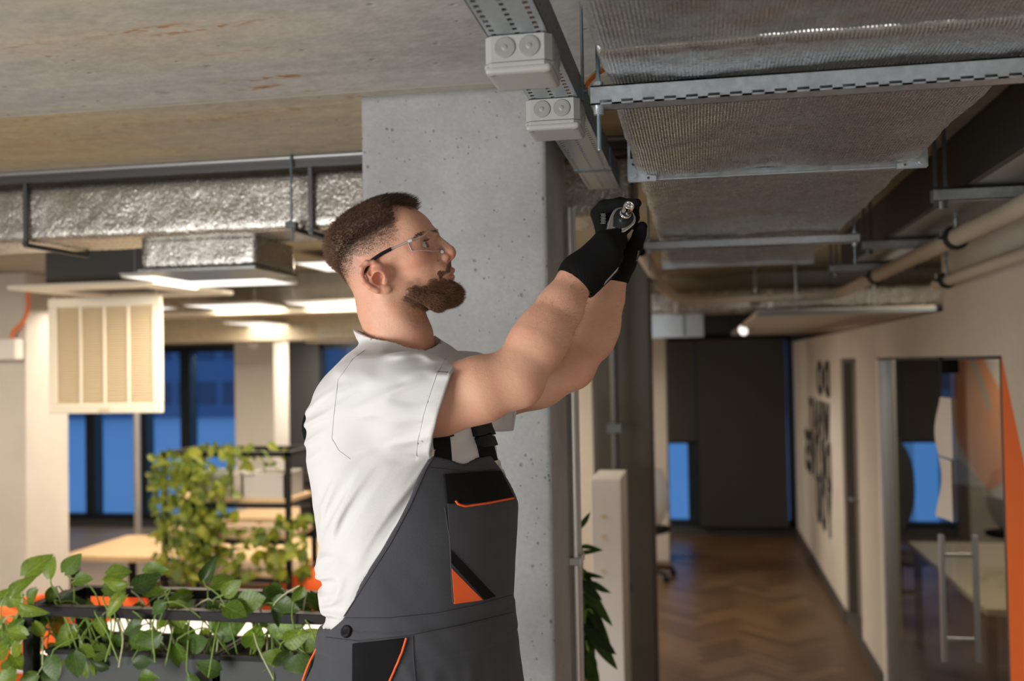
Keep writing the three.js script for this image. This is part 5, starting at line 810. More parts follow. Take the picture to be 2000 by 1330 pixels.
// ---- head, in pixel units: x to the right, y down, z to the viewer
const HD = 1.97, HK = HD / FOC, HO = q(800, 540, HD);
const headPx = (x, y, z) => { const ex = x - HO.x, ey = y - HO.y, ez = z - HO.z; return [800 + (ex * RIM.x + ey * RIM.y + ez * RIM.z) / HK, 540 - (ex * UIM.x + ey * UIM.y + ez * UIM.z) / HK, (ex * BIM.x + ey * BIM.y + ez * BIM.z) / HK]; };
const fromHead = (hx, hy, hz) => HO.clone().addScaledVector(RIM, (hx - 800) * HK).addScaledVector(UIM, (540 - hy) * HK).addScaledVector(BIM, hz * HK);
const FX = 0.839, FY = -0.545, SC = [738, 480];       // forward axis of the tilted head, centre of the skull
const fu = (hx, hy) => [(hx - SC[0]) * FX + (hy - SC[1]) * FY, (hx - SC[0]) * FY - (hy - SC[1]) * FX];
const skull = (hx, hy, hz) => { const [f, u] = fu(hx, hy), n = 2.5, k = Math.pow(Math.pow(Math.abs(f) / (f > 0 ? 96 : 87), n) + Math.pow(Math.abs(u) / 76, n) + Math.pow(Math.abs(hz) / 75, n), 1 / n); return (k - 1) * 76; };
const seen = (hx, hy, hz) => { const k = 1 / (1 - Math.abs(hz) / 1950); return [1000 + (hx - 1000) * k, 665 + (hy - 665) * k]; };   // where a point at the side of the head shows in the frame
const EYE = [825, 485, 31];
function headField(hx, hy, hz) {
  const Z = Math.abs(hz), z = Z; let d = skull(hx, hy, hz);
  d = smin(d, ell(hx, hy, hz, 800, 462, 0, 49, 49, 62), 22);                 // forehead
  d = smin(d, ell(hx, hy, hz, 812, 520, 0, 55, 52, 50), 26);                 // middle of the face
  d = smin(d, ell(hx, hy, z, 806, 506, 40, 26, 20, 23), 24);                 // cheekbone
  d = smin(d, ell(hx, hy, hz, 812, 556, 0, 60, 36, 49), 22);                 // jaw
  d = smin(d, cap(hx, hy, z, [766, 566, 50, 17], [868, 572, 16, 17]), 20);
  d = smin(d, ell(hx, hy, hz, 871, 571, 0, 21, 18, 24), 16);                 // chin
  d = smin(d, chain(hx, hy, hz * 1.08, [[742, 545, 0, 55], [761, 600, 0, 59], [781, 660, 0, 61], [786, 720, 0, 70]], 20), 26);   // neck
  d = smin(d, cap(hx, hy, z, [752, 575, 56, 8], [822, 680, 26, 9]), 26);     // neck muscle
  d = smin(d, cap(hx, hy, z, [822, 463, 38, 6], [848, 456, 14, 7]), 15);     // brow
  d = smax(d, -(Math.hypot(hx - 846, hy - 478, z - 37) - 16), 14);           // eye socket
  d = smax(d, -(Math.hypot(hx - 868, hy - 461, (hz) * 0.8) - 6), 10);       // root of the nose
  d = smin(d, cap(hx, hy, hz, [854, 467, 0, 8], [878, 488, 0, 9]), 9);       // nose
  d = smin(d, Math.hypot(hx - 880, hy - 494, hz * 0.85) - 11, 6);
  d = smin(d, ell(hx, hy, z, 869, 503, 11, 10, 8, 8), 5);
  d = smin(d, cap(hx, hy, hz, [881, 501, 0, 6], [868, 514, 0, 7]), 5);
  d = smax(d, -(ell(hx, hy, z, 875, 509, 7, 5, 3.6, 3.4)), 2.5);               // nostril
  d = smax(d, -(cap(hx, hy, z, [860, 496, 19, 2], [857, 510, 23, 2])), 7);    // fold beside the nose
  d = smin(d, ell(hx, hy, hz, 858, 531, 0, 24, 21, 28), 14);                 // mouth
  d = smin(d, cap(hx, hy, z, [883.5, 528, 2, 5.6], [863, 540, 21, 3.4]), 5);
  d = smin(d, cap(hx, hy, z, [882.5, 541, 2, 6.2], [863, 543.5, 20, 3.4]), 3);
  d = smax(d, -(cap(hx, hy, z, [892, 534, 0, 1.1], [861, 542, 24, 1.1])), 2.6);
  d = smin(d, cap(hx, hy, z, [793, 493, 58, 7], [758, 516, 66, 7]), 16);      // zygomatic arch
  // ear
  if (hx < 790 && Z > 45) {
    hx -= 9; hy -= 4; const A = z - 10 + (hx - 735) * 0.12;
    let e = chain(hx, hy, A, [[745, 532, 63, 4.5], [742, 521, 67, 4.5], [732, 515, 71, 5], [720, 516, 74, 5.2], [711, 526, 76, 5.2], [710, 539, 76, 5], [715, 551, 75, 5], [725, 561, 73, 5], [738, 568, 70, 6]], 3);
    e = smin(e, ell(hx, hy, A, 751, 564, 65, 13, 9, 7), 7);                    // lobe
    e = smin(e, ell(hx, hy, A, 733, 541, 60, 22, 25, 7), 6);
    e = smin(e, chain(hx, hy, A, [[729, 525, 68, 3.4], [722, 537, 70, 4], [727, 551, 69, 4], [740, 558, 66, 4]], 3), 4);
    e = smin(e, cap(hx, hy, A, [740, 536, 60, 20], [738, 545, 50, 18]), 6) ;
    e = smax(e, -ell(hx, hy, A, 741, 544, 70, 10, 12, 13), 5);
    e = smax(e, -ell(hx, hy, A, 727, 530, 74, 4, 10, 4), 3);
    e = smin(e, ell(hx, hy, A, 753, 547, 64, 6, 8, 6), 5);                     // tragus
    d = smin(d, e, 6); hx += 9; hy += 4;
  }
  // eyelids
  if (hx > 790 && hx < 860 && hy > 455 && hy < 512 && Z > 10) {
    const ex = hx - EYE[0], ey = hy - EYE[1], ez = z - EYE[2], r = Math.hypot(ex, ey, ez), f = ex * 0.90 - ey * 0.44 + ez * 0.18, u = -ex * 0.44 - ey * 0.90;
    let l = Math.abs(r - 14.6) - 1.6; const open = Math.max(u - (3.4 + 0.32 * f), -(u + 3.6 + 0.18 * f)); const slit = Math.max(open, -f + 2);
    l = smax(l, -slit, 1.5); d = smin(d, l, 4); d = smax(d, -Math.max(r - 13.0, -f), 0.8);
    d = smax(d, -Math.max(slit, r - 17), 1.5);
  }
  return d;
}
// hair: where it is thick (0..1), where it is clipped short
function hairEdge(f, Z) { const pts = [[-130, -52], [-104, -20], [-76, 10], [-37, 25], [0, 25], [30, 22], [47, 21]]; if (f <= 47) { let i = 0; while (i < pts.length - 2 && f > pts[i + 1][0]) i++; return lerp(pts[i][1], pts[i + 1][1], clamp((f - pts[i][0]) / (pts[i + 1][0] - pts[i][0]), 0, 1)); } const side = lerp(21, 50, sst(47, 62, f)), mid = lerp(21, 14, sst(50, 95, f)); return lerp(mid, side, sst(22, 52, Z)); }
function hairMask(hx, hy, hz) { const [sx, sy] = seen(hx, hy, hz), [f, u] = fu(sx, sy), Z = Math.abs(hz); if (f > 99) return [0, 0]; const e = u - hairEdge(f, Z) + 5 * noise3(hx / 9, hy / 9, hz / 9), thick = sst(-24, 16, e) * sst(100, 88, f), lower = sst(-70, 2, e) * sst(-70, 2, e) * sst(66, 34, f + 5 * noise3(hx / 6, hy / 6, 4)); return [thick, lower]; }
function beardMask(hx0, hy0, hz) { const [hx, hy] = seen(hx0, hy0, hz * 0.8);               // along the jaw, chin and lip
  const Z = Math.abs(hz), n = 5 * noise3(hx / 7, hy / 7, hz / 7);
  if (hx < 772) return 0;
  const top = hx < 850 ? lerp(564, 553, sst(772, 850, hx)) - 11 * sst(785, 805, hx) * sst(846, 815, hx) : 552, low = lerp(592, 612, sst(772, 850, hx));
  let b = sst(-9, 9, hy - top + n) * sst(9, -9, hy - low + n) * sst(774, 800, hx + n);
  if (hx > 846) b = Math.max(b, sst(-4, 5, hy - 552 + n * 0.5 + (Z < 14 ? 0 : -6)) * sst(12, -6, hy - 606));
  const mo = cap(hx, hy, Z, [880, 519, 4, 6], [859, 535, 25, 6]), si = cap(hx, hy, Z, [860, 535, 24, 5], [857, 560, 24, 8]);
  b = Math.max(b, sst(4, -1, mo + n * 0.4), sst(4, -1, si + n * 0.4) * 0.9, sst(3, -1, cap(hx, hy, Z, [884, 550, 0, 3], [880, 560, 0, 7]) + n * 0.2));
  const lips = Math.min(cap(hx, hy, Z, [883.5, 529, 2, 5], [864, 540, 20, 3]), cap(hx, hy, Z, [882.5, 540, 2, 5.6], [864, 543, 19, 3])); return b * sst(0, 3, lips);
}
const SKIN = [0.62, 0.345, 0.235], SKINRED = [0.60, 0.24, 0.165], SCALP = [0.30, 0.19, 0.145], LIP = [0.50, 0.21, 0.165], BROWN = [0.062, 0.030, 0.015], BEARD = [0.155, 0.078, 0.041];
const mix3 = (a, b, t) => [lerp(a[0], b[0], t), lerp(a[1], b[1], t), lerp(a[2], b[2], t)];
function headColor(x, y, z) {
  const [hx, hy, hz] = headPx(x, y, z), Z = Math.abs(hz); let c = SKIN; const n = fbm3(hx / 22, hy / 22, hz / 22, 3), fn = noise3(hx / 2.2, hy / 2.2, hz / 2.2);
  c = mix3(c, SKINRED, clamp(0.12 + 0.5 * n + 0.35 * Math.exp(-((hx - 825) ** 2 + (hy - 512) ** 2) / 700) + 0.55 * Math.exp(-((hx - 884) ** 2 + (hy - 497) ** 2) / 120) + (Z > 66 && hx < 765 && hy > 505 && hy < 575 ? 0.5 : 0) + 0.35 * sst(640, 690, hy), 0, 0.9));
  const lips = Math.min(cap(hx, hy, Z, [884, 528, 2, 5.4], [864, 540, 20, 3.2]), cap(hx, hy, Z, [883, 541, 2, 6], [864, 543, 19, 3.2])); c = mix3(c, LIP, sst(2.2, -0.5, lips) * 0.85);
  const [hm, lo] = hairMask(hx, hy, hz); c = mix3(c, SCALP, clamp(lo * 1.1, 0, 1) * clamp(0.75 + 0.35 * fn, 0, 1) * (Z > 70 && hx > 707 && hy > 508 ? 0 : 1)); c = mix3(c, BROWN, hm * hm * 0.85);
  const b = beardMask(hx, hy, hz); c = mix3(c, BEARD, b * 0.6);
  const st = sst(770, 815, hx) * sst(585, 600, hy) * sst(660, 625, hy) * 0.4 * clamp(0.5 + 0.9 * fn, 0, 1); c = mix3(c, BEARD, st);                       // shaved neck
  const br = cap(hx, hy, Z, [812, 472, 52, 2.4], [848, 458, 15, 3.2]); c = mix3(c, BROWN, sst(3, -1.5, br + fn) * 0.45);
  const v = 1 + 0.05 * fn; return [c[0] * v, c[1] * v, c[2] * v];
}
function bodyField(x, y, z) {
  let d = torso(x, y, z, -0.014); if (y < -0.22 && y < 0.35) return d;
  if (y > -0.5 && y < 0.35) {
    d = smin(d, chain(x, y, z, armNear, 0.03), 0.03); let a = smin(chain(x, y, z, foreNear, 0.012), cap(x, y, z, tipNear, tipNear), 0.035); d = smin(d, a, 0.022);
    d = smin(d, chain(x, y, z, armFar, 0.03), 0.03); a = smin(chain(x, y, z, foreFar, 0.012), cap(x, y, z, tipFar, tipFar), 0.035); d = smin(d, a, 0.022);
  }
  return d;
}
function armColor(x, y, z) {
  const n = fbm3(x * 30, y * 30, z * 30, 3), fn = noise3(x * 420, y * 420, z * 420); const e1 = Math.hypot(x - tipNear[0], y - tipNear[1], z - tipNear[2]), e2 = Math.hypot(x - tipFar[0], y - tipFar[1], z - tipFar[2]);
  const c = mix3(SKIN, SKINRED, clamp(0.12 + 0.5 * n + 0.6 * Math.exp(-(Math.min(e1, e2) ** 2) / 0.0012), 0, 0.85)), v = 1 + 0.05 * fn; return [c[0] * v, c[1] * v, c[2] * v];
}
// ---- the figure
const FEET = q(812, 715, TD); FEET.y = -1.46;
const person = thing('person', 'man in a white shirt and grey bib overalls, looking up with raised gloved hands', 'person', FEET.clone().applyAxisAngle(V(0, 1, 0), YAW).add(camera.position).toArray(), YAW);
const own = (g) => { g.translate(-FEET.x, -FEET.y, -FEET.z); return g; };
const skinBump = tex(512, (i, x, y) => 0.5 + 0.28 * nC[y * 1024 + x] + 0.2 * nD[y * 1024 + x]);
M.skin = phys(0xffffff, 0.52, 0, { vertexColors: true, bumpMap: retile(skinBump, 14), bumpScale: 0.0007, sheen: 0.25, sheenColor: rgb(1, 0.6, 0.5), sheenRoughness: 0.6 });
{
  const hf = (x, y, z) => { const p = headPx(x, y, z); return headField(p[0], p[1], p[2]) * HK; };
  const a = fromHead(620, 735, -100), b = fromHead(915, 370, 100);
  const head = meshSDF(hf, [a.x, a.y, Math.min(a.z, b.z)], [b.x, b.y, Math.max(a.z, b.z)], 0.0024, { color: headColor });
  const lo = q(560, 1330, 1.7), body = meshSDF((x, y, z) => bodyField(x, y, z), [-0.43, -0.68, -2.28], [0.235, 0.19, -1.70], 0.0060, { color: armColor });
  mesh('body', own(mergeGeometries([head, body])), M.skin, person);
  // eyes
  for (const s of [1, -1]) {
    const g = new THREE.SphereGeometry(13.2 * HK, 40, 28), p = g.attributes.position, col = new Float32Array(p.count * 3), gaze = RIM.clone().multiplyScalar(0.93).addScaledVector(UIM, 0.34).addScaledVector(BIM, s * 0.10).normalize(), v = V();
    for (let i = 0; i < p.count; i++) { v.fromBufferAttribute(p, i).normalize(); const k = Math.acos(clamp(v.dot(gaze), -1, 1)); const c = k < 0.17 ? [0.004, 0.004, 0.005] : k < 0.46 ? [0.05, 0.085, 0.12] : k < 0.5 ? [0.02, 0.03, 0.04] : [0.70, 0.64, 0.62]; col.set(c, i * 3); }
    g.setAttribute('color', new THREE.BufferAttribute(col, 3)); const c = fromHead(EYE[0], EYE[1], s * EYE[2]); g.translate(c.x, c.y, c.z); mesh('eye', own(g), phys(0xffffff, 0.12, 0, { vertexColors: true, clearcoat: 1, clearcoatRoughness: 0.03 }), person);
  }
}
// strands: bent tapered hairs
function strands(list, thin = false) {         // [root Vector3, direction, length, radius, bend Vector3, colour]
  const per = thin ? 4 : 7, pos = new Float32Array(list.length * per * 3), nor = new Float32Array(list.length * per * 3), col = new Float32Array(list.length * per * 3), idx = [], A = V(), B = V(), P = V();
  list.forEach(([o, d, len, r, bend, c], k) => {
    A.set(d.y, -d.x, d.z * 0.3 + 0.01).cross(d).normalize(); B.crossVectors(d, A).normalize(); let w = k * per; const put = (p, n) => { pos.set([p.x, p.y, p.z], w * 3); nor.set([n.x, n.y, n.z], w * 3); col.set(c, w * 3); w++; }, b = w;
    for (let lv = 0; lv < (thin ? 1 : 2); lv++) for (let j = 0; j < 3; j++) { const a = j * 2.094, n = A.clone().multiplyScalar(Math.cos(a)).addScaledVector(B, Math.sin(a)); P.copy(o).addScaledVector(d, lv * 0.5 * len).addScaledVector(bend, lv * 0.25 * len).addScaledVector(n, r * (lv ? 0.8 : 1)); put(P, n); }
    P.copy(o).addScaledVector(d, len).addScaledVector(bend, len); put(P, d);
    if (thin) for (let j = 0; j < 3; j++) idx.push(b + j, b + (j + 1) % 3, b + 3); else for (let j = 0; j < 3; j++) { const n = (j + 1) % 3; idx.push(b + j, b + n, b + 3 + j, b + n, b + 3 + n, b + 3 + j, b + 3 + j, b + 3 + n, b + 6); }
  });
  const g = new THREE.BufferGeometry(); g.setAttribute('position', new THREE.BufferAttribute(pos, 3)); g.setAttribute('normal', new THREE.BufferAttribute(nor, 3)); g.setAttribute('color', new THREE.BufferAttribute(col, 3)); g.setAttribute('uv', new THREE.BufferAttribute(new Float32Array(list.length * per * 2), 2)); g.setIndex(idx); return g;
}
const ePx = (vx, vy, vz) => RIM.clone().multiplyScalar(vx).addScaledVector(UIM, -vy).addScaledVector(BIM, vz);     // direction from pixel axes
const hairN = (hx, hy, hz, e = 1.2) => { const a = headField(hx + e, hy, hz) - headField(hx - e, hy, hz), b = headField(hx, hy + e, hz) - headField(hx, hy - e, hz), c = headField(hx, hy, hz + e) - headField(hx, hy, hz - e), l = Math.hypot(a, b, c) || 1; return [a / l, b / l, c / l]; };
function rootFrom(cx, cy, cz, dx, dy, dz) { let t = 20; for (let i = 0; i < 40; i++) { const s = headField(cx + dx * t, cy + dy * t, cz + dz * t); if (Math.abs(s) < 0.15) break; t += -s * 0.8; if (t > 160) return null; } return [cx + dx * t, cy + dy * t, cz + dz * t]; }
M.hair = phys(0xffffff, 0.55, 0, { vertexColors: true, sheen: 0.4, sheenColor: rgb(0.5, 0.3, 0.2), sheenRoughness: 0.4 });
{
  const hairCap = (x, y, z) => { const [hx, hy, hz] = headPx(x, y, z), [f, u] = fu(...seen(hx, hy, hz)), e = u - hairEdge(f, Math.abs(hz)), t = 7 * sst(2, 34, e) * sst(101, 84, f); const base = Math.min(skull(hx, hy, hz), ell(hx, hy, hz, 800, 462, 0, 49, 49, 62)); return Math.max(base - t - (t > 1 ? 1.8 * noise3(hx / 4, hy / 4, hz / 4) : 0) + (e < -4 ? 4 : 0), (3 - e) * 0.5, f - 99) * HK; };
  const a = fromHead(620, 600, -100), b = fromHead(860, 370, 100);
  const capG = meshSDF(hairCap, [a.x, a.y, Math.min(a.z, b.z)], [b.x, b.y, Math.max(a.z, b.z)], 0.0028, { color: () => BROWN });
  seed(91); const list = [], short = [];
  for (let k = 0; k < 75000 && list.length < 19000; k++) {
    const th = rr(-1, 1), ph = rr(0, Math.PI * 2), s = Math.sqrt(1 - th * th), r = rootFrom(SC[0], SC[1], 0, s * Math.cos(ph), s * Math.sin(ph), th); if (!r) continue;
    const [m, lo] = hairMask(...r); if (r[0] > 700 && r[1] > 505 && r[1] < 575 && Math.abs(r[2]) > 64) continue;
    const [f, u] = fu(...seen(...r)), n = hairN(...r), edge = u - hairEdge(f, Math.abs(r[2]));
    if (m > rnd()) {
      const front = sst(10, 90, f), back = sst(-20, -90, f), crown = Math.exp(-((f + 60) ** 2) / 1600) , len = (lerp(9, 9, back) + 7 * front + 5 * crown) * rr(0.6, 1.15) * sst(-14, 34, edge) + 2.0;
      const flow = [FX * (0.9 * front + 0.35) + 0.1 - 0.75 * back + 0.25 * front, FY * (0.9 * front + 0.35) + 0.55 * back + 0.35 * front, r[2] * 0.004]; const w = lerp(0.75, 0.95, crown) ; let d = [n[0] * w + flow[0] * (0.85 - 0.5 * crown) + rr(-0.2, 0.2), n[1] * w + flow[1] * (0.85 - 0.5 * crown) + rr(-0.2, 0.2), n[2] * w + flow[2] + rr(-0.2, 0.2)]; const l = Math.hypot(...d); d = d.map((v) => v / l);
      const v = rr(0.6, 1.7); list.push([fromHead(r[0] + n[0] * 2, r[1] + n[1] * 2, r[2] + n[2] * 2), ePx(...d), len * HK, 0.00042, ePx(flow[0] * 0.5, flow[1] * 0.5, 0), [BROWN[0] * v * 1.1, BROWN[1] * v, BROWN[2] * v]]);
    } else if (lo > rnd() * 0.9 && short.length < 16000) {
      const len = lerp(1.0, 5.0, lo) * rr(0.7, 1.2), d = [n[0] * 0.6 - 0.1 + rr(-0.2, 0.2), n[1] * 0.6 + 0.7 + rr(-0.2, 0.2), n[2] * 0.6 + rr(-0.2, 0.2)], l = Math.hypot(...d); const v = rr(0.8, 1.8);
      short.push([fromHead(...r), ePx(d[0] / l, d[1] / l, d[2] / l), len * HK, 0.00022, V(0, 0, 0), [BROWN[0] * v, BROWN[1] * v, BROWN[2] * v]]);
    }
  }
  const hair = mesh('hair', own(mergeGeometries([capG, strands(list), strands(short, true)])), M.hair, person); hair.userData = { kind: 'stuff', label: 'short brown hair with faded sides' };
  // beard
  const beardField = (x, y, z) => { const [hx, hy, hz] = headPx(x, y, z), Z = Math.abs(hz); let d = Math.hypot((hx - 877) / 1.0, (hy - 573) * 1.0, hz * 0.8) - 20; d = smin(d, cap(hx, hy, Z, [874, 574, 10, 18], [848, 582, 28, 19]), 8); d = smin(d, cap(hx, hy, Z, [848, 582, 28, 18], [806, 573, 50, 12]), 12); d = smin(d, cap(hx, hy, Z, [858, 545, 25, 3], [852, 565, 26, 9]), 8); const m = cap(hx, hy, Z, [880, 520, 3, 4.2], [860, 536, 24, 4.2]); d = Math.min(d, m); d = smax(d, -(hy - 555 + (hx > 862 ? 0 : (862 - hx) * 0.16) + (m < 3 ? -60 : 0) + (hx < 866 && hx > 840 && Z > 14 ? -18 : 0)), 6); return (d + 1.2 * noise3(hx / 3, hy / 3, hz / 3)) * HK; };
  const c0 = fromHead(770, 625, -75), c1 = fromHead(925, 500, 75), bg = meshSDF(beardField, [c0.x, c0.y, Math.min(c0.z, c1.z)], [c1.x, c1.y, Math.max(c0.z, c1.z)], 0.0023, { color: () => BEARD });
  const bl = []; seed(95);
  for (let k = 0; k < 120000 && bl.length < 17000; k++) {
    const th = rr(-0.95, 0.95), ph = rr(-0.75, 2.3), s = Math.sqrt(1 - th * th), r = rootFrom(825, 545, 0, s * Math.cos(ph), s * Math.sin(ph), th); if (!r) continue; const m = beardMask(...r); if (m < rnd() * (r[1] < 545 && r[0] > 850 ? 0.4 : 1)) continue;
    const n = hairN(...r), chin = sst(830, 880, r[0]) * sst(548, 570, r[1]), mou = r[1] < 545 && r[0] > 850 ? 1 : 0; let d = mou ? [n[0] * 0.35 - 0.25, n[1] * 0.3 + 0.8, n[2] * 0.4] : [n[0] * (0.55 + 0.35 * chin) + 0.55, n[1] * 0.6 + 0.35, n[2] * 0.45]; d = [d[0] + rr(-0.25, 0.25), d[1] + rr(-0.25, 0.25), d[2] + rr(-0.2, 0.2)]; const l = Math.hypot(...d), len = (mou ? 9 : lerp(10, 17, chin) + 6 * sst(800, 840, r[0])) * rr(0.6, 1.1) * lerp(0.5, 1, m), v = rr(0.7, 1.7) * (r[1] < 560 && !mou ? 1.35 : 1);
    for (let i = 0; i < 4; i++) { const w = fromHead(...r), o = beardField(w.x, w.y, w.z) / HK; if (o > -0.5) break; r[0] -= n[0] * o; r[1] -= n[1] * o; r[2] -= n[2] * o; }
    bl.push([fromHead(...r), ePx(d[0] / l, d[1] / l, d[2] / l), len * 0.62 * HK, 0.00032, ePx(0.12, -0.1, 0), [BEARD[0] * v, BEARD[1] * v, BEARD[2] * v]]);
  }
  for (let k = 0; k < 420; k++) for (const s of [1, -1]) { const t = rnd(), hx = lerp(812, 848, t), hy = lerp(472, 458, t) - 3 * Math.sin(t * 3.1) + rr(-2.6, 2.6), hz = lerp(52, 15, t), r = rootFrom(790, 480, 0, ...(() => { const v = [hx - 790, hy - 480, hz], l = Math.hypot(...v); return v.map((a) => a / l); })()); if (!r) continue; bl.push([fromHead(r[0], r[1], r[2] * s), ePx(-0.55 + rr(-0.2, 0.2), -0.35 + rr(-0.3, 0.2), s * 0.6), 6 * HK, 0.00024, V(0, 0, 0), [0.10, 0.05, 0.028]]); }
  for (let k = 0; k < 46; k++) for (const s of [1, -1]) { const t = k / 45, hx = lerp(821, 839, t), hy = lerp(478, 473, t), hz = s * lerp(43, 33, t); bl.push([fromHead(hx, hy, hz), ePx(0.7, -0.25 + rr(-0.1, 0.1), s * 0.4), 7 * HK, 0.00022, ePx(0, -0.5, 0), [0.01, 0.007, 0.005]]); }
  const beard = mesh('beard', own(mergeGeometries([bg, strands(bl)])), M.hair, person); beard.userData = { kind: 'stuff', label: 'trimmed reddish brown beard and moustache' };
  // fine fair hair on the forearms
  const al = []; seed(97); for (let k = 0; k < 2600; k++) { const far = rnd() < 0.25, ch = far ? foreFar : foreNear, i = 1 + Math.floor(rnd() * 3), t = rnd(), a_ = ch[i], b_ = ch[i + 1], r = lerp(a_[3], b_[3], t), an = rr(0, 6.28), ax = V(b_[0] - a_[0], b_[1] - a_[1], b_[2] - a_[2]).normalize(), U = V(0, 0, 1).cross(ax).normalize(), W = ax.clone().cross(U), n = U.multiplyScalar(Math.cos(an)).addScaledVector(W, Math.sin(an)), o = V(lerp(a_[0], b_[0], t), lerp(a_[1], b_[1], t), lerp(a_[2], b_[2], t)).addScaledVector(n, r * 0.985), d = ax.clone().multiplyScalar(0.75).addScaledVector(n, rr(0.15, 0.5)).add(V(rr(-0.4, 0.4), rr(-0.6, 0.1), rr(-0.2, 0.2))).normalize(); al.push([o, d, rr(0.007, 0.014), 0.00016, V(0, -0.2, 0), [0.30, 0.17, 0.09]]); }
  const ah = mesh('arm_hair', own(strands(al)), M.hair, person); ah.userData = { kind: 'stuff' };
}
// ------------------------------------------------------------------ clothes
const pxOf = (x) => 1000 + (x * FOC) / TD + 4;
const wv = (s) => Math.sin(s) * 0.6 + Math.sin(s * 1.73 + 1.1) * 0.4;
const EDGE = [[862, 19], [890, 24], [915, 31], [990, 47], [1060, 61], [1130, 74], [1165, 83], [1190, 96], [1203, 120], [1210, 180]];
const edgeAt = (py) => { let i = 0; while (i < EDGE.length - 2 && py > EDGE[i + 1][0]) i++; const a = EDGE[i], b = EDGE[i + 1]; return lerp(a[1], b[1], clamp((py - a[0]) / (b[0] - a[0]), -0.5, 1)); };
const ridge = (v) => 1.7 * Math.exp(-v * v * 5) - 0.75;       // sharp crests, broad valleys
function folds(x, y, z) {                       // how far the shirt stands out or in
  const px = pxOf(x), py = pyOf(y), n1 = noise3(x * 6, y * 4, z * 6), n2 = noise3(x * 8, y * 8, z * 8); let a = 0.006 * n1 + 0.002 * noise3(x * 22, y * 18, z * 22);
  const s = px * 0.85 + py * 0.527 + 26 * n1, t = -px * 0.527 + py * 0.85;
  a += 0.0085 * sst(870, 960, py) * sst(632, 690, px) * ridge(noise3(s / 17, t / 150, 2)) * (0.55 + 0.45 * noise3(t / 80, s / 60, 5));                       // long pulls along the bib
  a += 0.0060 * sst(1000, 1090, py) * sst(740, 640, px) * ridge(noise3((py + 0.35 * px) / 22, px / 60, 3));                                             // slack over the waist
  a += 0.0046 * sst(930, 780, py) * ridge(noise3((px * 0.5 + py) / 30 + 0.5 * n2, (px - 0.5 * py) / 95, 8));                                              // creases round the shoulder
  const [al] = torsoAngle(x, y, z), under = sst(880, 895, py) * sst(5, -5, Math.abs(al) - edgeAt(py)); return lerp(a, Math.min(a, 0) - 0.001, under);
}
const SLN = RIM.clone().multiplyScalar(0.955).addScaledVector(UIM, -0.27).addScaledVector(BIM, 0.05).normalize(), SLF = RIM.clone().multiplyScalar(0.98).addScaledVector(UIM, -0.12).normalize();
const slA = [J(735, 782, 1.86, 88), J(800, 786, 1.82, 92), J(905, 806, 1.79, 92)], slHem = q(866, 799, 1.80), slF = [J(905, 765, 2.12, 74), J(1010, 775, 2.10, 66)], slFHem = q(1006, 800, 2.10);
const sleeveNear = (x, y, z) => { const d = smin(cap(x, y, z, slA[0], slA[1]), cap(x, y, z, slA[1], slA[2]), 0.02), c = (x - slHem.x) * SLN.x + (y - slHem.y) * SLN.y + (z - slHem.z) * SLN.z, inner = d + 0.0075, w = 0.0045 * ridge(noise3(c * 16 + y * 22, y * 30 - c * 10, z * 8)) + 0.0008 * sst(-0.022, -0.020, c); return Math.max(d - w, c, -Math.max(inner - w, -(c + 0.028))); };
const sleeveFar = (x, y, z) => { const d = cap(x, y, z, slF[0], slF[1]), c = (x - slFHem.x) * SLF.x + (y - slFHem.y) * SLF.y + (z - slFHem.z) * SLF.z, w = 0.003 * wv(y * 70 + c * 30); return Math.max(d - w, c, -Math.max(d + 0.0075 - w, -(c + 0.028))); };
const shNear = [J(772, 712, 1.95, 40), J(735, 776, 1.86, 86)], shFar = [J(862, 722, 2.05, 42), J(905, 757, 2.12, 78)], collarC = fromHead(783, 673, 0);
const trunk = (x, y, z) => { const t = torso(x, y, z, 0.002); return Math.abs(t) > 0.035 ? t : t - folds(x, y, z); };
const neckHole = (x, y, z) => { const [hx, hy, hz] = headPx(x, y, z); return (chain(hx, hy, hz * 1.04, [[752, 590, 0, 70], [783, 670, 0, 67], [788, 720, 0, 66]], 10)) * HK; };
function shirtField(x, y, z) {
  let d = trunk(x, y, z);
  if (y > -0.35) {
    d = smin(d, cap(x, y, z, shNear[0], shNear[1]), 0.05); d = smin(d, cap(x, y, z, shFar[0], shFar[1]), 0.05);
    d = smin(d, sleeveNear(x, y, z), 0.016); d = smin(d, sleeveFar(x, y, z), 0.014);
    const [hx, hy, hz] = headPx(x, y, z), nh = neckHole(x, y, z), lev = (hy - (672 + (hx - 783) * 0.30 + Math.abs(hz) * 0.10)) * HK;      // height below the line of the collar
    d = smin(d, Math.max(Math.abs(nh - 0.0048) - 0.0042, -lev - 0.002, lev - 0.018), 0.012); d = Math.max(d, -Math.max(lev + 0.002, (Math.hypot(hx - 783, hz) - 76) * HK)); d = Math.max(d, -nh);
  }
  return Math.max(d, pyOf(y) > 1240 ? (pyOf(y) - 1240) * MPP : -1);
}
const weave = tex(512, (i, x, y) => 0.5 + 0.25 * ((x % 4 < 2) === (y % 4 < 2) ? 1 : -1) * 0.6 + 0.2 * nC[y * 1024 + x]);
M.shirt = phys(rgb(0.62, 0.62, 0.625), 0.9, 0, { bumpMap: retile(weave, 9), bumpScale: 0.0004, sheen: 0.3, sheenColor: rgb(1, 1, 1), sheenRoughness: 0.8 });
M.denim = phys(rgb(0.060, 0.063, 0.073), 0.85, 0, { specularIntensity: 0.4, bumpMap: retile(weave, 7), bumpScale: 0.0006, sheen: 0.25, sheenColor: rgb(0.6, 0.6, 0.65), sheenRoughness: 0.7 });
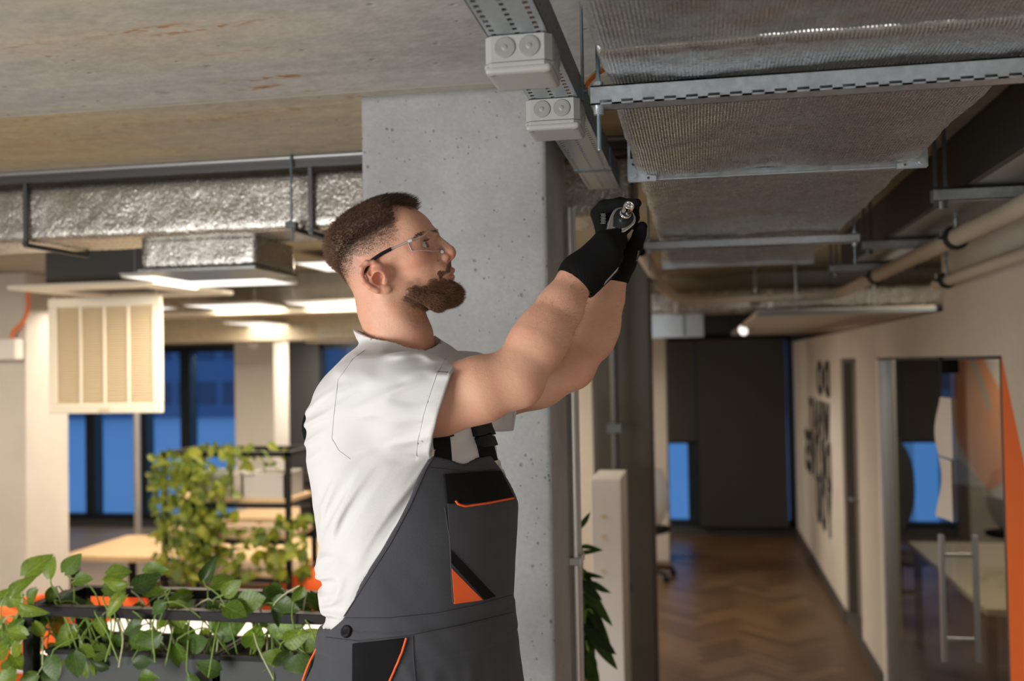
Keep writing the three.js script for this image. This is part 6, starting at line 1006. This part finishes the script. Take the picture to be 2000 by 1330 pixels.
M.denimSeam = std(rgb(0.045, 0.045, 0.05), 0.9); M.blackCloth = phys(rgb(0.008, 0.008, 0.009), 0.9, 0, { specularIntensity: 0.3, bumpMap: retile(weave, 8), bumpScale: 0.0005 }); M.piping = std(rgb(0.82, 0.11, 0.015), 0.6); M.glove = phys(rgb(0.006, 0.006, 0.0065), 0.85, 0, { specularIntensity: 0.25, bumpMap: retile(weave, 10), bumpScale: 0.0005 });
const shirtG = meshSDF(shirtField, [-0.45, -0.56, -2.32], [0.06, 0.10, -1.66], 0.0042, { reach: 1.7 });
mesh('t_shirt', own(shirtG), M.shirt, person).userData = { label: 'white cotton t-shirt' };
{ // ribbed neckband
  const pts = []; for (let i = 0; i < 80; i++) { const a = i / 80 * Math.PI * 2, ca = Math.cos(a), sa = Math.sin(a); let t = 66; for (let k = 0; k < 30; k++) { const hx = 783 + ca * t, hz = sa * t, hy = 674 + (hx - 783) * 0.30 + Math.abs(hz) * 0.10, w = fromHead(hx, hy, hz), s = (neckHole(w.x, w.y, w.z) - 0.0046) / HK; if (Math.abs(s) < 0.05) break; t -= s * 0.8; } const hx = 783 + ca * t, hz = sa * t; pts.push(fromHead(hx, 674 + (hx - 783) * 0.30 + Math.abs(hz) * 0.10, hz)); }
  mesh('neckband', own(tube(pts, 0.0044, 8, 200, true)), M.shirt, person);
}
// rounded hems of the sleeves
for (const [c0, n, f, r0] of [[slHem, SLN, (x, y, z) => { const d = smin(cap(x, y, z, slA[0], slA[1]), cap(x, y, z, slA[1], slA[2]), 0.02), c = (x - slHem.x) * SLN.x + (y - slHem.y) * SLN.y + (z - slHem.z) * SLN.z; return d - 0.0045 * ridge(noise3(c * 16 + y * 22, y * 30 - c * 10, z * 8)) - 0.0008; }, 0.05], [slFHem, SLF, (x, y, z) => cap(x, y, z, slF[0], slF[1]) - 0.003 * wv(y * 70), 0.03]]) {
  const U = V(0, 1, 0).cross(n).normalize(), W = n.clone().cross(U); for (const [off, rad, sink] of [[-0.0012, 0.0036, 0.0034], [-0.022, 0.0006, 0.0001]]) { const pts = []; for (let i = 0; i < 72; i++) { const a = i / 72 * Math.PI * 2, d = U.clone().multiplyScalar(Math.cos(a)).addScaledVector(W, Math.sin(a)), o = c0.clone().addScaledVector(n, off); let t = r0; for (let k = 0; k < 40; k++) { const p = o.clone().addScaledVector(d, t), s = f(p.x, p.y, p.z); if (Math.abs(s) < 1e-4) break; t -= s * 0.8; } pts.push(o.addScaledVector(d, t - sink)); } if (rad > 0.002) { mesh('sleeve_hem', own(tube(pts, rad, 8, 144, true)), M.shirt, person); continue; }
    const ok = pts.map((p) => Math.abs(shirtField(p.x, p.y, p.z)) < 0.0025); let best = [0, 0]; for (let i = 0; i < 72; i++) { if (!ok[i] || ok[(i + 71) % 72]) continue; let k = 0; while (ok[(i + k) % 72] && k < 72) k++; if (k > best[1]) best = [i, k]; } if (best[1] > 6) mesh('sleeve_stitching', own(tube(Array.from({ length: best[1] }, (_, k) => pts[(best[0] + k) % 72]), rad, 6, best[1] * 2)), M.shirt, person); }
}
// ---- bib overalls: the edge of the bib falls from the chest to the back of the waist
const LEGN = [[...q(760, 1400, 1.93).toArray(), 0.112], [...q(762, 1720, 1.95).toArray(), 0.085], [...q(765, 2090, 2.0).toArray(), 0.075]], LEGF = [[...q(880, 1400, 2.04).toArray(), 0.112], [...q(892, 1720, 2.02).toArray(), 0.085], [...q(892, 2090, 2.05).toArray(), 0.075]];
function overallsField(x, y, z) {
  const py = pyOf(y); if (py > 1480) { const l = Math.min(chain(x, y, z, LEGN, 0.03), chain(x, y, z, LEGF, 0.03)); return smin(Math.max(torso(x, y, z, 0.012), -0.02), l - 0.004 * wv(y * 40 + x * 8), 0.05); }
  const [al, hw] = torsoAngle(x, y, z), w = 0.0036 * fbm3(x * 8, y * 8, z * 8, 3) + 0.0012 * ridge(noise3(x * 16 + y * 10, y * 5, z * 14)) * sst(920, 1000, py) + 0.0022 * sst(1230, 1290, py) * wv(pxOf(x) / 11 + 2 * noise3(x * 5, y * 3, z * 5));
  const band = 0.003 * sst(1180, 1184, py) * sst(1236, 1232, py), top = 0.0018 * sst(0, 2, edgeAt(py) < 40 ? 1 : 0) * 0;
  let d = torso(x, y, z, 0.0085) - w - band; const R = hw * 1.0, side = (Math.abs(al) - edgeAt(py)) * Math.PI / 180 * R * 0.8, scoop = 9 * Math.exp(-(al * al) / 60), tp = (888 + scoop - 14 * sst(2, 26, al) - py) * MPP;
  d = smax(d, Math.max(side, tp), 0.004);
  d = Math.max(d, -(torso(x, y, z, -0.004)));
  if (py > 1300) { const l = Math.min(chain(x, y, z, LEGN, 0.03), chain(x, y, z, LEGF, 0.03)); d = smin(d, l, 0.05); }
  return d;
}
const overG = mergeGeometries([meshSDF(overallsField, [-0.45, -0.66, -2.32], [0.10, -0.155, -1.66], 0.0046, { reach: 1.7 }), meshSDF(overallsField, [-0.45, -1.43, -2.32], [0.10, -0.655, -1.66], 0.012, { reach: 1.7 })]);
mesh('overalls', own(overG), M.denim, person).userData = { label: 'dark grey bib overalls with black and orange trim' };
// ---- patches and seams laid on a cloth: found along the line of sight, then lifted off the cloth along its own normal
function hit(field, px, py, d0 = 1.55, d1 = 2.4) { const r = q(px, py, 1); let t = d0; for (let i = 0; i < 90; i++) { const s = field(r.x * t, r.y * t, r.z * t); if (s < 0.0003) break; t += s * 0.8; if (t > d1) { t = TD - 0.1; break; } } const p = r.multiplyScalar(t), e = 0.002, n = V(field(p.x + e, p.y, p.z) - field(p.x - e, p.y, p.z), field(p.x, p.y + e, p.z) - field(p.x, p.y - e, p.z), field(p.x, p.y, p.z + e) - field(p.x, p.y, p.z - e)).normalize(); return [p, n]; }
function patch(field, [a, b, c, d], nu, nv, lift, bow = 0) {   // corners: top left, top right, bottom right, bottom left
  const P = [], Nn = []; for (let j = 0; j <= nv; j++) for (let i = 0; i <= nu; i++) { const u = i / nu, v = j / nv, px = lerp(lerp(a[0], b[0], u), lerp(d[0], c[0], u), v), py = lerp(lerp(a[1], b[1], u), lerp(d[1], c[1], u), v) + bow * Math.sin(Math.PI * u) * v; const [p, n] = hit(field, px, py); P.push(p); Nn.push(n); }
  const pos = [], idx = [], uv = [], W = nu + 1, add = (p, n, k) => { pos.push(p.x + n.x * k, p.y + n.y * k, p.z + n.z * k); return pos.length / 3 - 1; };
  const top = P.map((p, i) => add(p, Nn[i], lift)), tri = (A, B, C) => idx.push(A, B, C);
  for (let j = 0; j < nv; j++) for (let i = 0; i < nu; i++) { const k = j * W + i; tri(top[k], top[k + W], top[k + 1]); tri(top[k + 1], top[k + W], top[k + W + 1]); }
  const ring = []; for (let i = 0; i < nu; i++) ring.push(i); for (let j = 0; j < nv; j++) ring.push(j * W + nu); for (let i = nu; i > 0; i--) ring.push(nv * W + i); for (let j = nv; j > 0; j--) ring.push(j * W);
  const base = ring.map((k) => add(P[k], Nn[k], -0.004)), edge = ring.map((k) => add(P[k], Nn[k], lift)); for (let i = 0; i < ring.length; i++) { const n = (i + 1) % ring.length; tri(edge[i], edge[n], base[i]); tri(edge[n], base[n], base[i]); }
  for (let i = 0; i < pos.length; i += 3) uv.push(pos[i] + pos[i + 2] * 0.7, pos[i + 1]);
  const g = new THREE.BufferGeometry(); g.setAttribute('position', new THREE.Float32BufferAttribute(pos, 3)); g.setAttribute('uv', new THREE.Float32BufferAttribute(uv, 2)); g.setIndex(idx); g.computeVertexNormals(); return own(g);
}
const along = (field, pts, r, lift, seg = 6) => { const out = []; for (let i = 0; i + 1 < pts.length; i++) { const n = Math.max(2, Math.round(Math.hypot(pts[i + 1][0] - pts[i][0], pts[i + 1][1] - pts[i][1]) / 9)); for (let k = 0; k < n; k++) { const [p, m] = hit(field, lerp(pts[i][0], pts[i + 1][0], k / n), lerp(pts[i][1], pts[i + 1][1], k / n)); out.push(p.addScaledVector(m, lift)); } } const [p, m] = hit(field, ...pts[pts.length - 1]); out.push(p.addScaledVector(m, lift)); return own(tube(out, r, seg, out.length * 3)); };
const OV = overallsField, chest = mesh('chest_pocket', patch(OV, [[872, 940], [978, 934], [964, 1168], [883, 1176]], 16, 26, 0.0022), M.denim, person);
mesh('pocket_flap', patch(OV, [[866, 927], [974, 921], [1000, 973], [872, 984]], 18, 10, 0.0055, 3), M.blackCloth, chest); mesh('flap_piping', along(OV, [[886, 978], [892, 985], [905, 989], [950, 983], [998, 974]], 0.0022, 0.0055), M.piping, chest);
mesh('orange_panel', patch(OV, [[881, 1110], [883, 1112], [941, 1171], [886, 1179]], 12, 12, 0.0032), M.piping, chest); mesh('black_stripe', patch(OV, [[880, 1074], [884, 1072], [966, 1164], [946, 1171]], 4, 20, 0.0034), M.blackCloth, chest);
{ // the stripe is a band between two slanting edges
  const s = chest.children[chest.children.length - 1]; s.geometry = patch(OV, [[880, 1073], [966, 1164], [945, 1171], [880, 1099]], 20, 4, 0.0034);
}
for (const [pts, nm] of [[[[868, 990], [876, 1040], [880, 1073]], 'seam'], [[[838, 914], [880, 918], [935, 921], [968, 917]], 'seam'], [[[846, 893], [832, 916], [800, 990], [762, 1062], [700, 1160], [672, 1204]], 'edge_seam'], [[[672, 1207], [760, 1207], [850, 1198], [930, 1182], [1000, 1162]], 'waist_seam'], [[[636, 1245], [700, 1252], [790, 1243], [900, 1222], [1002, 1196]], 'waist_seam'], [[[806, 1242], [808, 1290], [812, 1340]], 'seam'], [[[975, 990], [968, 1080], [962, 1160]], 'seam']]) mesh(nm, along(OV, pts, 0.0010, 0.0006, 5), M.denimSeam, person);
mesh('hip_pocket', patch(OV, [[690, 1257], [792, 1246], [758, 1345], [689, 1345]], 12, 12, 0.003), M.blackCloth, person); mesh('pocket_piping', along(OV, [[793, 1245], [784, 1275], [770, 1310], [756, 1342]], 0.0022, 0.0035), M.piping, person);
{ // side button and the gaping back pocket
  const [p, n] = hit(OV, 677, 1233), Q = new THREE.Quaternion().setFromUnitVectors(V(0, 1, 0), n), b = new THREE.LatheGeometry([[0.0001, 0.0035], [0.004, 0.003], [0.0055, 0.0045], [0.0095, 0.005], [0.0112, 0.003], [0.0112, -0.003]].map((v) => new THREE.Vector2(...v)), 26); b.applyQuaternion(Q); b.translate(p.x, p.y, p.z); mesh('button', own(b), M.black, person);
  const A = [q(630, 1246, 1.88), q(648, 1262, 1.83), q(648, 1345, 1.83), q(586, 1345, 1.86)], B = A.map((v) => v.clone().add(V(0.01, 0.0, -0.05))), g = new THREE.BufferGeometry(), pos = [], f = (a, b_, c, d) => pos.push(...a.toArray(), ...d.toArray(), ...b_.toArray(), ...b_.toArray(), ...d.toArray(), ...c.toArray()); f(A[0], A[1], A[2], A[3]); f(B[1], B[0], B[3], B[2]); f(B[0], B[1], A[1], A[0]); f(B[0], A[0], A[3], B[3]); f(A[1], B[1], B[2], A[2]); g.setAttribute('position', new THREE.Float32BufferAttribute(pos, 3)); g.computeVertexNormals(); metreUV(g); const pk = mesh('tool_pocket', own(g), M.denim, person);
  mesh('pocket_piping', own(tube([A[0].clone(), A[0].clone().lerp(A[3], 0.5).add(V(-0.004, 0, 0)), A[3].clone()], 0.0025, 6, 12)), M.piping, pk); mesh('pocket_lining', own(tube([A[0].clone().add(V(0.008, -0.002, 0.003)), A[0].clone().lerp(A[3], 0.5).add(V(0.006, 0, 0.004)), A[3].clone().add(V(0.010, 0, 0.004))], 0.006, 6, 12)), M.blackCloth, pk);
}
// straps with buckles
{
  const TR = trunk, st = (c, nm, par = person, l = 0.004) => mesh(nm, patch(TR, c, 6, 16, l), M.blackCloth, par);
  const a = st([[846, 800], [872, 796], [881, 906], [846, 909]], 'shoulder_strap'), b = st([[916, 800], [942, 796], [967, 900], [939, 904]], 'shoulder_strap', person, 0.006);
  mesh('buckle', patch(TR, [[917, 824], [947, 822], [957, 850], [924, 853]], 5, 5, 0.013), M.black, b); mesh('buckle', patch(TR, [[926, 856], [956, 853], [962, 872], [933, 875]], 5, 4, 0.012), M.black, b); mesh('buckle', patch(TR, [[850, 838], [878, 834], [880, 852], [851, 856]], 5, 4, 0.010), M.black, a);
  const pts = []; for (let py = 760; py < 960; py += 20) { const y = q(800, py, TD).y, [cx, hw] = ringAt(y), s = hw / 0.184, al = 150 * Math.PI / 180, u = (0.165 * s + 0.004 + 0.02 * Math.sin(clamp((py - 775) / 110, 0, 1) * Math.PI)) * Math.cos(al), w = (0.205 * s + 0.004 + 0.026 * Math.sin(clamp((py - 775) / 110, 0, 1) * Math.PI)) * Math.sin(al); pts.push(V(cx + u * CP - w * SP, y, TZ + u * SP + w * CP)); } const g = tube(pts, 0.009, 8, 60); mesh('shoulder_strap', own(g), M.blackCloth, person);
  mesh('sleeve_seam', along(shirtField, [[712, 684], [690, 700], [660, 742], [652, 810], [648, 856], [662, 880], [684, 897]], 0.0007, 0.0001, 5), M.shirt, person);
}
// shoes
for (const L of [LEGN, LEGF]) { const a = L[2], f = (x, y, z) => { let d = ell(x, y, z, a[0] + 0.06, FEET.y + 0.045, a[2] + 0.05, 0.15, 0.05, 0.06); d = smin(d, cap(x, y, z, [a[0], FEET.y + 0.05, a[2], 0.045], [a[0], FEET.y + 0.13, a[2], 0.045]), 0.03); return Math.max(d, FEET.y - y); }; mesh('shoe', own(meshSDF(f, [a[0] - 0.12, FEET.y - 0.01, a[2] - 0.1], [a[0] + 0.24, FEET.y + 0.2, a[2] + 0.14], 0.008)), M.black, person); }
{ const y = FEET.y + H, p = person.position, t = thing('step_platform', 'low aluminium work platform carrying the man', 'platform', [p.x, 0, p.z], YAW); for (let i = 0; i < 6; i++) mesh('tread', bx(-0.35, 0.45, y - 0.03, y - 0.001, -0.3 + i * 0.1, -0.205 + i * 0.1, 0.003), M.aluminium, t); for (const [sx, sz] of [[-0.33, -0.28], [0.43, -0.28], [-0.33, 0.28], [0.43, 0.28]]) mesh('leg', cyl(V(sx * 1.15, 0.0, sz * 1.1), V(sx, y - 0.03, sz), 0.02, 10), M.aluminium, t); for (const s of [-0.28, 0.28]) mesh('brace', cyl(V(-0.36, 0.3, s * 1.06), V(0.47, 0.3, s * 1.06), 0.014, 8), M.aluminium, t); }
// ------------------------------------------------------------------ gloves, ratchet, glasses
const G1 = (px, py, z, r) => J(px, py, 1.95 - z * 0.001, r);
const gNear = { palm: [[G1(1117, 560, 66, 36), G1(1131, 533, 62, 36)], [G1(1131, 535, 62, 35), G1(1180, 474, 52, 24)], [G1(1135, 540, 66, 34), G1(1188, 490, 58, 25)], [G1(1138, 545, 66, 32), G1(1188, 508, 56, 24)], [G1(1142, 548, 62, 29), G1(1182, 527, 48, 21)]],
  fingers: [[G1(1180, 470, 52, 20), G1(1208, 456, 30, 13.5), G1(1206, 464, -4, 11), G1(1188, 474, -12, 9)], [G1(1188, 489, 58, 19), G1(1207, 478, 30, 15), G1(1202, 486, -2, 12), G1(1184, 494, -10, 10)], [G1(1188, 508, 56, 18), G1(1203, 502, 28, 14), G1(1196, 508, -2, 12), G1(1178, 512, -8, 10)], [G1(1182, 527, 48, 16), G1(1196, 525, 24, 12), G1(1186, 530, -2, 10), G1(1172, 530, -6, 9)], [G1(1140, 520, 40, 20), G1(1165, 486, 8, 16), G1(1190, 462, -4, 12), G1(1206, 452, 2, 10)]] };
const gFar = { palm: [[G1(1191, 552, -54, 35), G1(1196, 522, -48, 33)], [G1(1196, 524, -48, 31), G1(1186, 462, -40, 22)], [G1(1200, 520, -45, 30), G1(1200, 465, -34, 22)], [G1(1204, 520, -40, 28), G1(1222, 512, -22, 20)]],
  fingers: [[G1(1186, 462, -40, 20), G1(1169, 418, -34, 15), G1(1180, 404, -26, 13.5), G1(1208, 399, -14, 12.5), G1(1244, 397, 0, 9)], [G1(1196, 464, -44, 19), G1(1186, 410, -48, 15), G1(1212, 399, -40, 13.5), G1(1236, 404, -24, 12), G1(1240, 426, -6, 9.5)], [G1(1204, 470, -46, 18), G1(1200, 408, -62, 14), G1(1228, 404, -52, 12), G1(1240, 425, -30, 10)], [G1(1210, 480, -46, 17), G1(1208, 430, -70, 13), G1(1230, 425, -60, 11), G1(1238, 440, -40, 9)], [G1(1220, 521, -26, 19), G1(1240, 482, -8, 15), G1(1249, 458, 2, 13), G1(1254, 443, 8, 10.5)]] };
function handField(H_, x, y, z) { let d = 1e9; for (const [a, b] of H_.palm) { const c = cap(x, y, z, a, b); d = d > 1e8 ? c : smin(d, c, 0.016); } for (const f of H_.fingers) d = smin(d, chain(x, y, z, f, 0.005), 0.006); return d; }
function glove(H_, wrist, axis, lo, hi, label) {
  const w = q(...wrist), f = (x, y, z) => { const d = handField(H_, x, y, z), c = (x - w.x) * axis.x + (y - w.y) * axis.y + (z - w.z) * axis.z; return Math.max(d - 0.0006 * Math.sin((x - z) * 900) * sst(0.02, 0.0, c), -c); };
  const g = mesh('work_glove', own(meshSDF(f, lo, hi, 0.0021)), M.glove, person); g.userData = { label };
  return [g, f];
}
const ax1 = q(1165, 500, 1.9).sub(q(1121, 555, 1.885)).normalize(), ax2 = q(1196, 500, 2.0).sub(q(1190, 548, 2.0)).normalize();
const [gl1, gf1] = glove(gNear, [1121, 554, 1.886], ax1, [0.045, -0.02, -2.06], [0.24, 0.30, -1.81], 'black knitted glove of the near hand'), [gl2, gf2] = glove(gFar, [1191, 549, 2.003], ax2, [0.06, -0.02, -2.10], [0.30, 0.36, -1.88], 'black knitted glove of the far hand');
{ // pale grip dots of the palms
  const dots = (f, list, par) => mesh('grip_dots', own(merge(list.map(([px, py]) => { const [p] = hit(f, px, py, 1.7, 2.3); const s = new THREE.SphereGeometry(0.0008, 5, 4); s.translate(p.x, p.y, p.z); return s; }))), std(rgb(0.55, 0.55, 0.56), 0.6), par).userData = { kind: 'stuff' };
  const a = [], b = []; seed(77); for (let i = 0; i < 15; i++) for (let j = 0; j < 4; j++) a.push([1181 + i * 1.75 + j * 1.0 - 1, 554 - i * 1.9 - j * 2.1 + 2]); for (let i = 0; i < 7; i++) for (let j = 0; j < 4; j++) b.push([1174.5 + j * 2.3 + (i % 2), 418 + i * 3.0]); for (let i = 0; i < 8; i++) for (let j = 0; j < 2; j++) b.push([1243 + i * 0.5 + j * 2, 509 - i * 2.6]); for (let i = 0; i < 6; i++) for (let j = 0; j < 2; j++) b.push([1203 + i * 3.2, 465 - i * 0.4 + j * 2.5]);
  dots(gf1, a, gl1); dots(gf2, b, gl2);
}
{ // ratchet with a socket
  const c = q(1219, 423, 1.922), n = BIM.clone().multiplyScalar(0.86).addScaledVector(UIM, 0.46).addScaledVector(RIM, 0.16).normalize(), h0 = RIM.clone().multiplyScalar(-0.56).addScaledVector(UIM, -0.83), h = h0.addScaledVector(n, -h0.dot(n)).normalize(), s = h.clone().cross(n).normalize(), X = new THREE.Matrix4().makeBasis(s, h, n).scale(V(1.12, 1.12, 1.12)).setPosition(c);
  const t = thing('ratchet_wrench', 'chrome ratchet wrench with a socket held in black gloves', 'wrench', at(1219, 423, 1.922).toArray(), YAW), put = (nm, g, m, par = t) => { g.applyMatrix4(X); g.translate(-c.x, -c.y, -c.z); return mesh(nm, g, m, par); };
  const tear = (r, r2, L) => { const sh = new THREE.Shape(); sh.absarc(0, 0, r, Math.PI * 0.93, Math.PI * 2.07, false); sh.bezierCurveTo(r * 0.95, r * 0.9, r2 * 1.3, L * 0.72, r2, L); sh.lineTo(-r2, L); sh.bezierCurveTo(-r2 * 1.3, L * 0.72, -r * 0.95, r * 0.9, -r * Math.cos(0.22), r * Math.sin(0.22)); return sh; };
  const head = put('head', MT(new THREE.ExtrudeGeometry(tear(0.0195, 0.0075, 0.045), { depth: 0.018, bevelEnabled: true, bevelSize: 0.002, bevelThickness: 0.003, bevelSegments: 3, curveSegments: 20 }), 0, 0, -0.022), M.chrome);
  put('cover_plate', MT(new THREE.ExtrudeGeometry(tear(0.0165, 0.006, 0.028), { depth: 0.0012, bevelEnabled: true, bevelSize: 0.0005, bevelThickness: 0.0005, bevelSegments: 2, curveSegments: 18 }), 0, 0, -0.0005), std(rgb(0.03, 0.032, 0.036), 0.35, 0.5), head);
  const L = (pts, seg = 30) => { const g = new THREE.LatheGeometry(pts.map((v) => new THREE.Vector2(...v)), seg); g.rotateX(Math.PI / 2); return g; };
  const so = put('socket', L([[0.0001, 0.026], [0.0055, 0.026], [0.0058, 0.033], [0.0070, 0.0345], [0.0088, 0.0335], [0.0090, 0.024], [0.0090, 0.012], [0.0078, 0.010], [0.0078, 0.001]]), M.chrome); put('collar', L([[0.0078, 0.0095], [0.0098, 0.0095], [0.0100, 0.0085], [0.0100, 0.0035], [0.0078, 0.003]]), M.chrome, so);
  const bar = new THREE.CylinderGeometry(0.0075, 0.0085, 0.05, 18); bar.translate(0, 0.045 + 0.025, -0.012); const hd = put('handle', bar, M.chrome); const grip = new THREE.CylinderGeometry(0.0095, 0.0105, 0.03, 18); grip.translate(0, 0.045 + 0.055, -0.012); put('grip', grip, M.black, hd);
}
{ // safety glasses
  const c = fromHead(840, 470, 0), t = thing('safety_glasses', 'clear wraparound safety glasses with black ear tips worn by the man', 'glasses', c.clone().applyAxisAngle(V(0, 1, 0), YAW).add(camera.position).toArray(), YAW), put = (nm, g, m, par = t) => { g.translate(-c.x, -c.y, -c.z); return mesh(nm, g, m, par); };
  const LX = -0.40, LY = -0.917, line = new THREE.CatmullRomCurve3([[797, 474, 68], [806, 473, 67], [822, 471, 62], [841, 469, 49], [855, 467, 29], [863, 466, 0], [855, 467, -29], [841, 469, -49], [822, 471, -62], [806, 473, -67], [797, 474, -68]].map((v) => V(...v)), false, 'centripetal');
  const nu = 64, nv = 10, pos = [], idx = [], topE = [], botE = [];
  for (let i = 0; i <= nu; i++) { const p = line.getPoint(i / nu), z = Math.abs(p.z), hu = lerp(20, 6, sst(40, 68, z)), hl = lerp(23, 18, sst(52, 68, z)) * (1 - 0.72 * sst(17, 6, z)); for (let j = 0; j <= nv; j++) { const k = lerp(-hl, hu, j / nv), kk = 1 - z / 1950, w = fromHead(1000 + (p.x + LX * k - 1000) * kk, 665 + (p.y + LY * k - 665) * kk, p.z); pos.push(w.x, w.y, w.z); if (j === 0) botE.push(w); if (j === nv) topE.push(w); } }
  for (let i = 0; i < nu; i++) for (let j = 0; j < nv; j++) { const k = i * (nv + 1) + j; idx.push(k, k + nv + 1, k + 1, k + 1, k + nv + 1, k + nv + 2); }
  const g = new THREE.BufferGeometry(); g.setAttribute('position', new THREE.Float32BufferAttribute(pos, 3)); g.setIndex(idx); g.computeVertexNormals(); g.setAttribute('uv', new THREE.Float32BufferAttribute(new Float32Array(pos.length / 3 * 2), 2));
  const lens = put('lens', g, phys(rgb(0.97, 0.98, 0.98), 0.02, 0, { transmission: 1, thickness: 0, ior: 1.55, side: THREE.DoubleSide }));
  const edgeM = phys(rgb(0.75, 0.75, 0.75), 0.2, 0, { transmission: 0.7, thickness: 0, ior: 1.5 }); for (const i of [0, nu]) put('lens_rim', tube([0, 0.25, 0.5, 0.75, 1].map((k) => V(...pos.slice((i * (nv + 1) + Math.round(k * nv)) * 3, (i * (nv + 1) + Math.round(k * nv)) * 3 + 3))), 0.0009, 6, 16), edgeM, lens); put('lens_rim', tube(topE, 0.0010, 6, 120), edgeM, lens); put('lens_rim', tube(botE, 0.0008, 6, 120), edgeM, lens);
  for (const s of [1, -1]) {
    const P = (l) => l.map(([x, y, z]) => fromHead(1000 + (x - 1000) * (1 - z / 1950), 665 + (y - 665) * (1 - z / 1950), z * s)); const arm = put('temple', tube(P([[801, 470, 68], [785, 477, 71], [762, 487, 74]]), 0.0024, 8, 20), edgeM); put('hinge', tube(P([[804, 469, 68], [796, 472, 69.5]]), 0.0036, 8, 4), phys(rgb(0.75, 0.75, 0.74), 0.3, 0, { transmission: 0.3, thickness: 0 }), arm);
    put('ear_tip', tube(P([[764, 486, 74], [745, 496, 77], [730, 506, 79], [719, 516, 79], [711, 530, 77], [706, 545, 75]]), 0.0034, 10, 40), M.black, arm); put('nose_pad', tube(P([[857, 484, 9], [859, 489, 11]]), 0.0011, 6, 4), edgeM, lens);
  }
}
renderer.render(scene, camera);
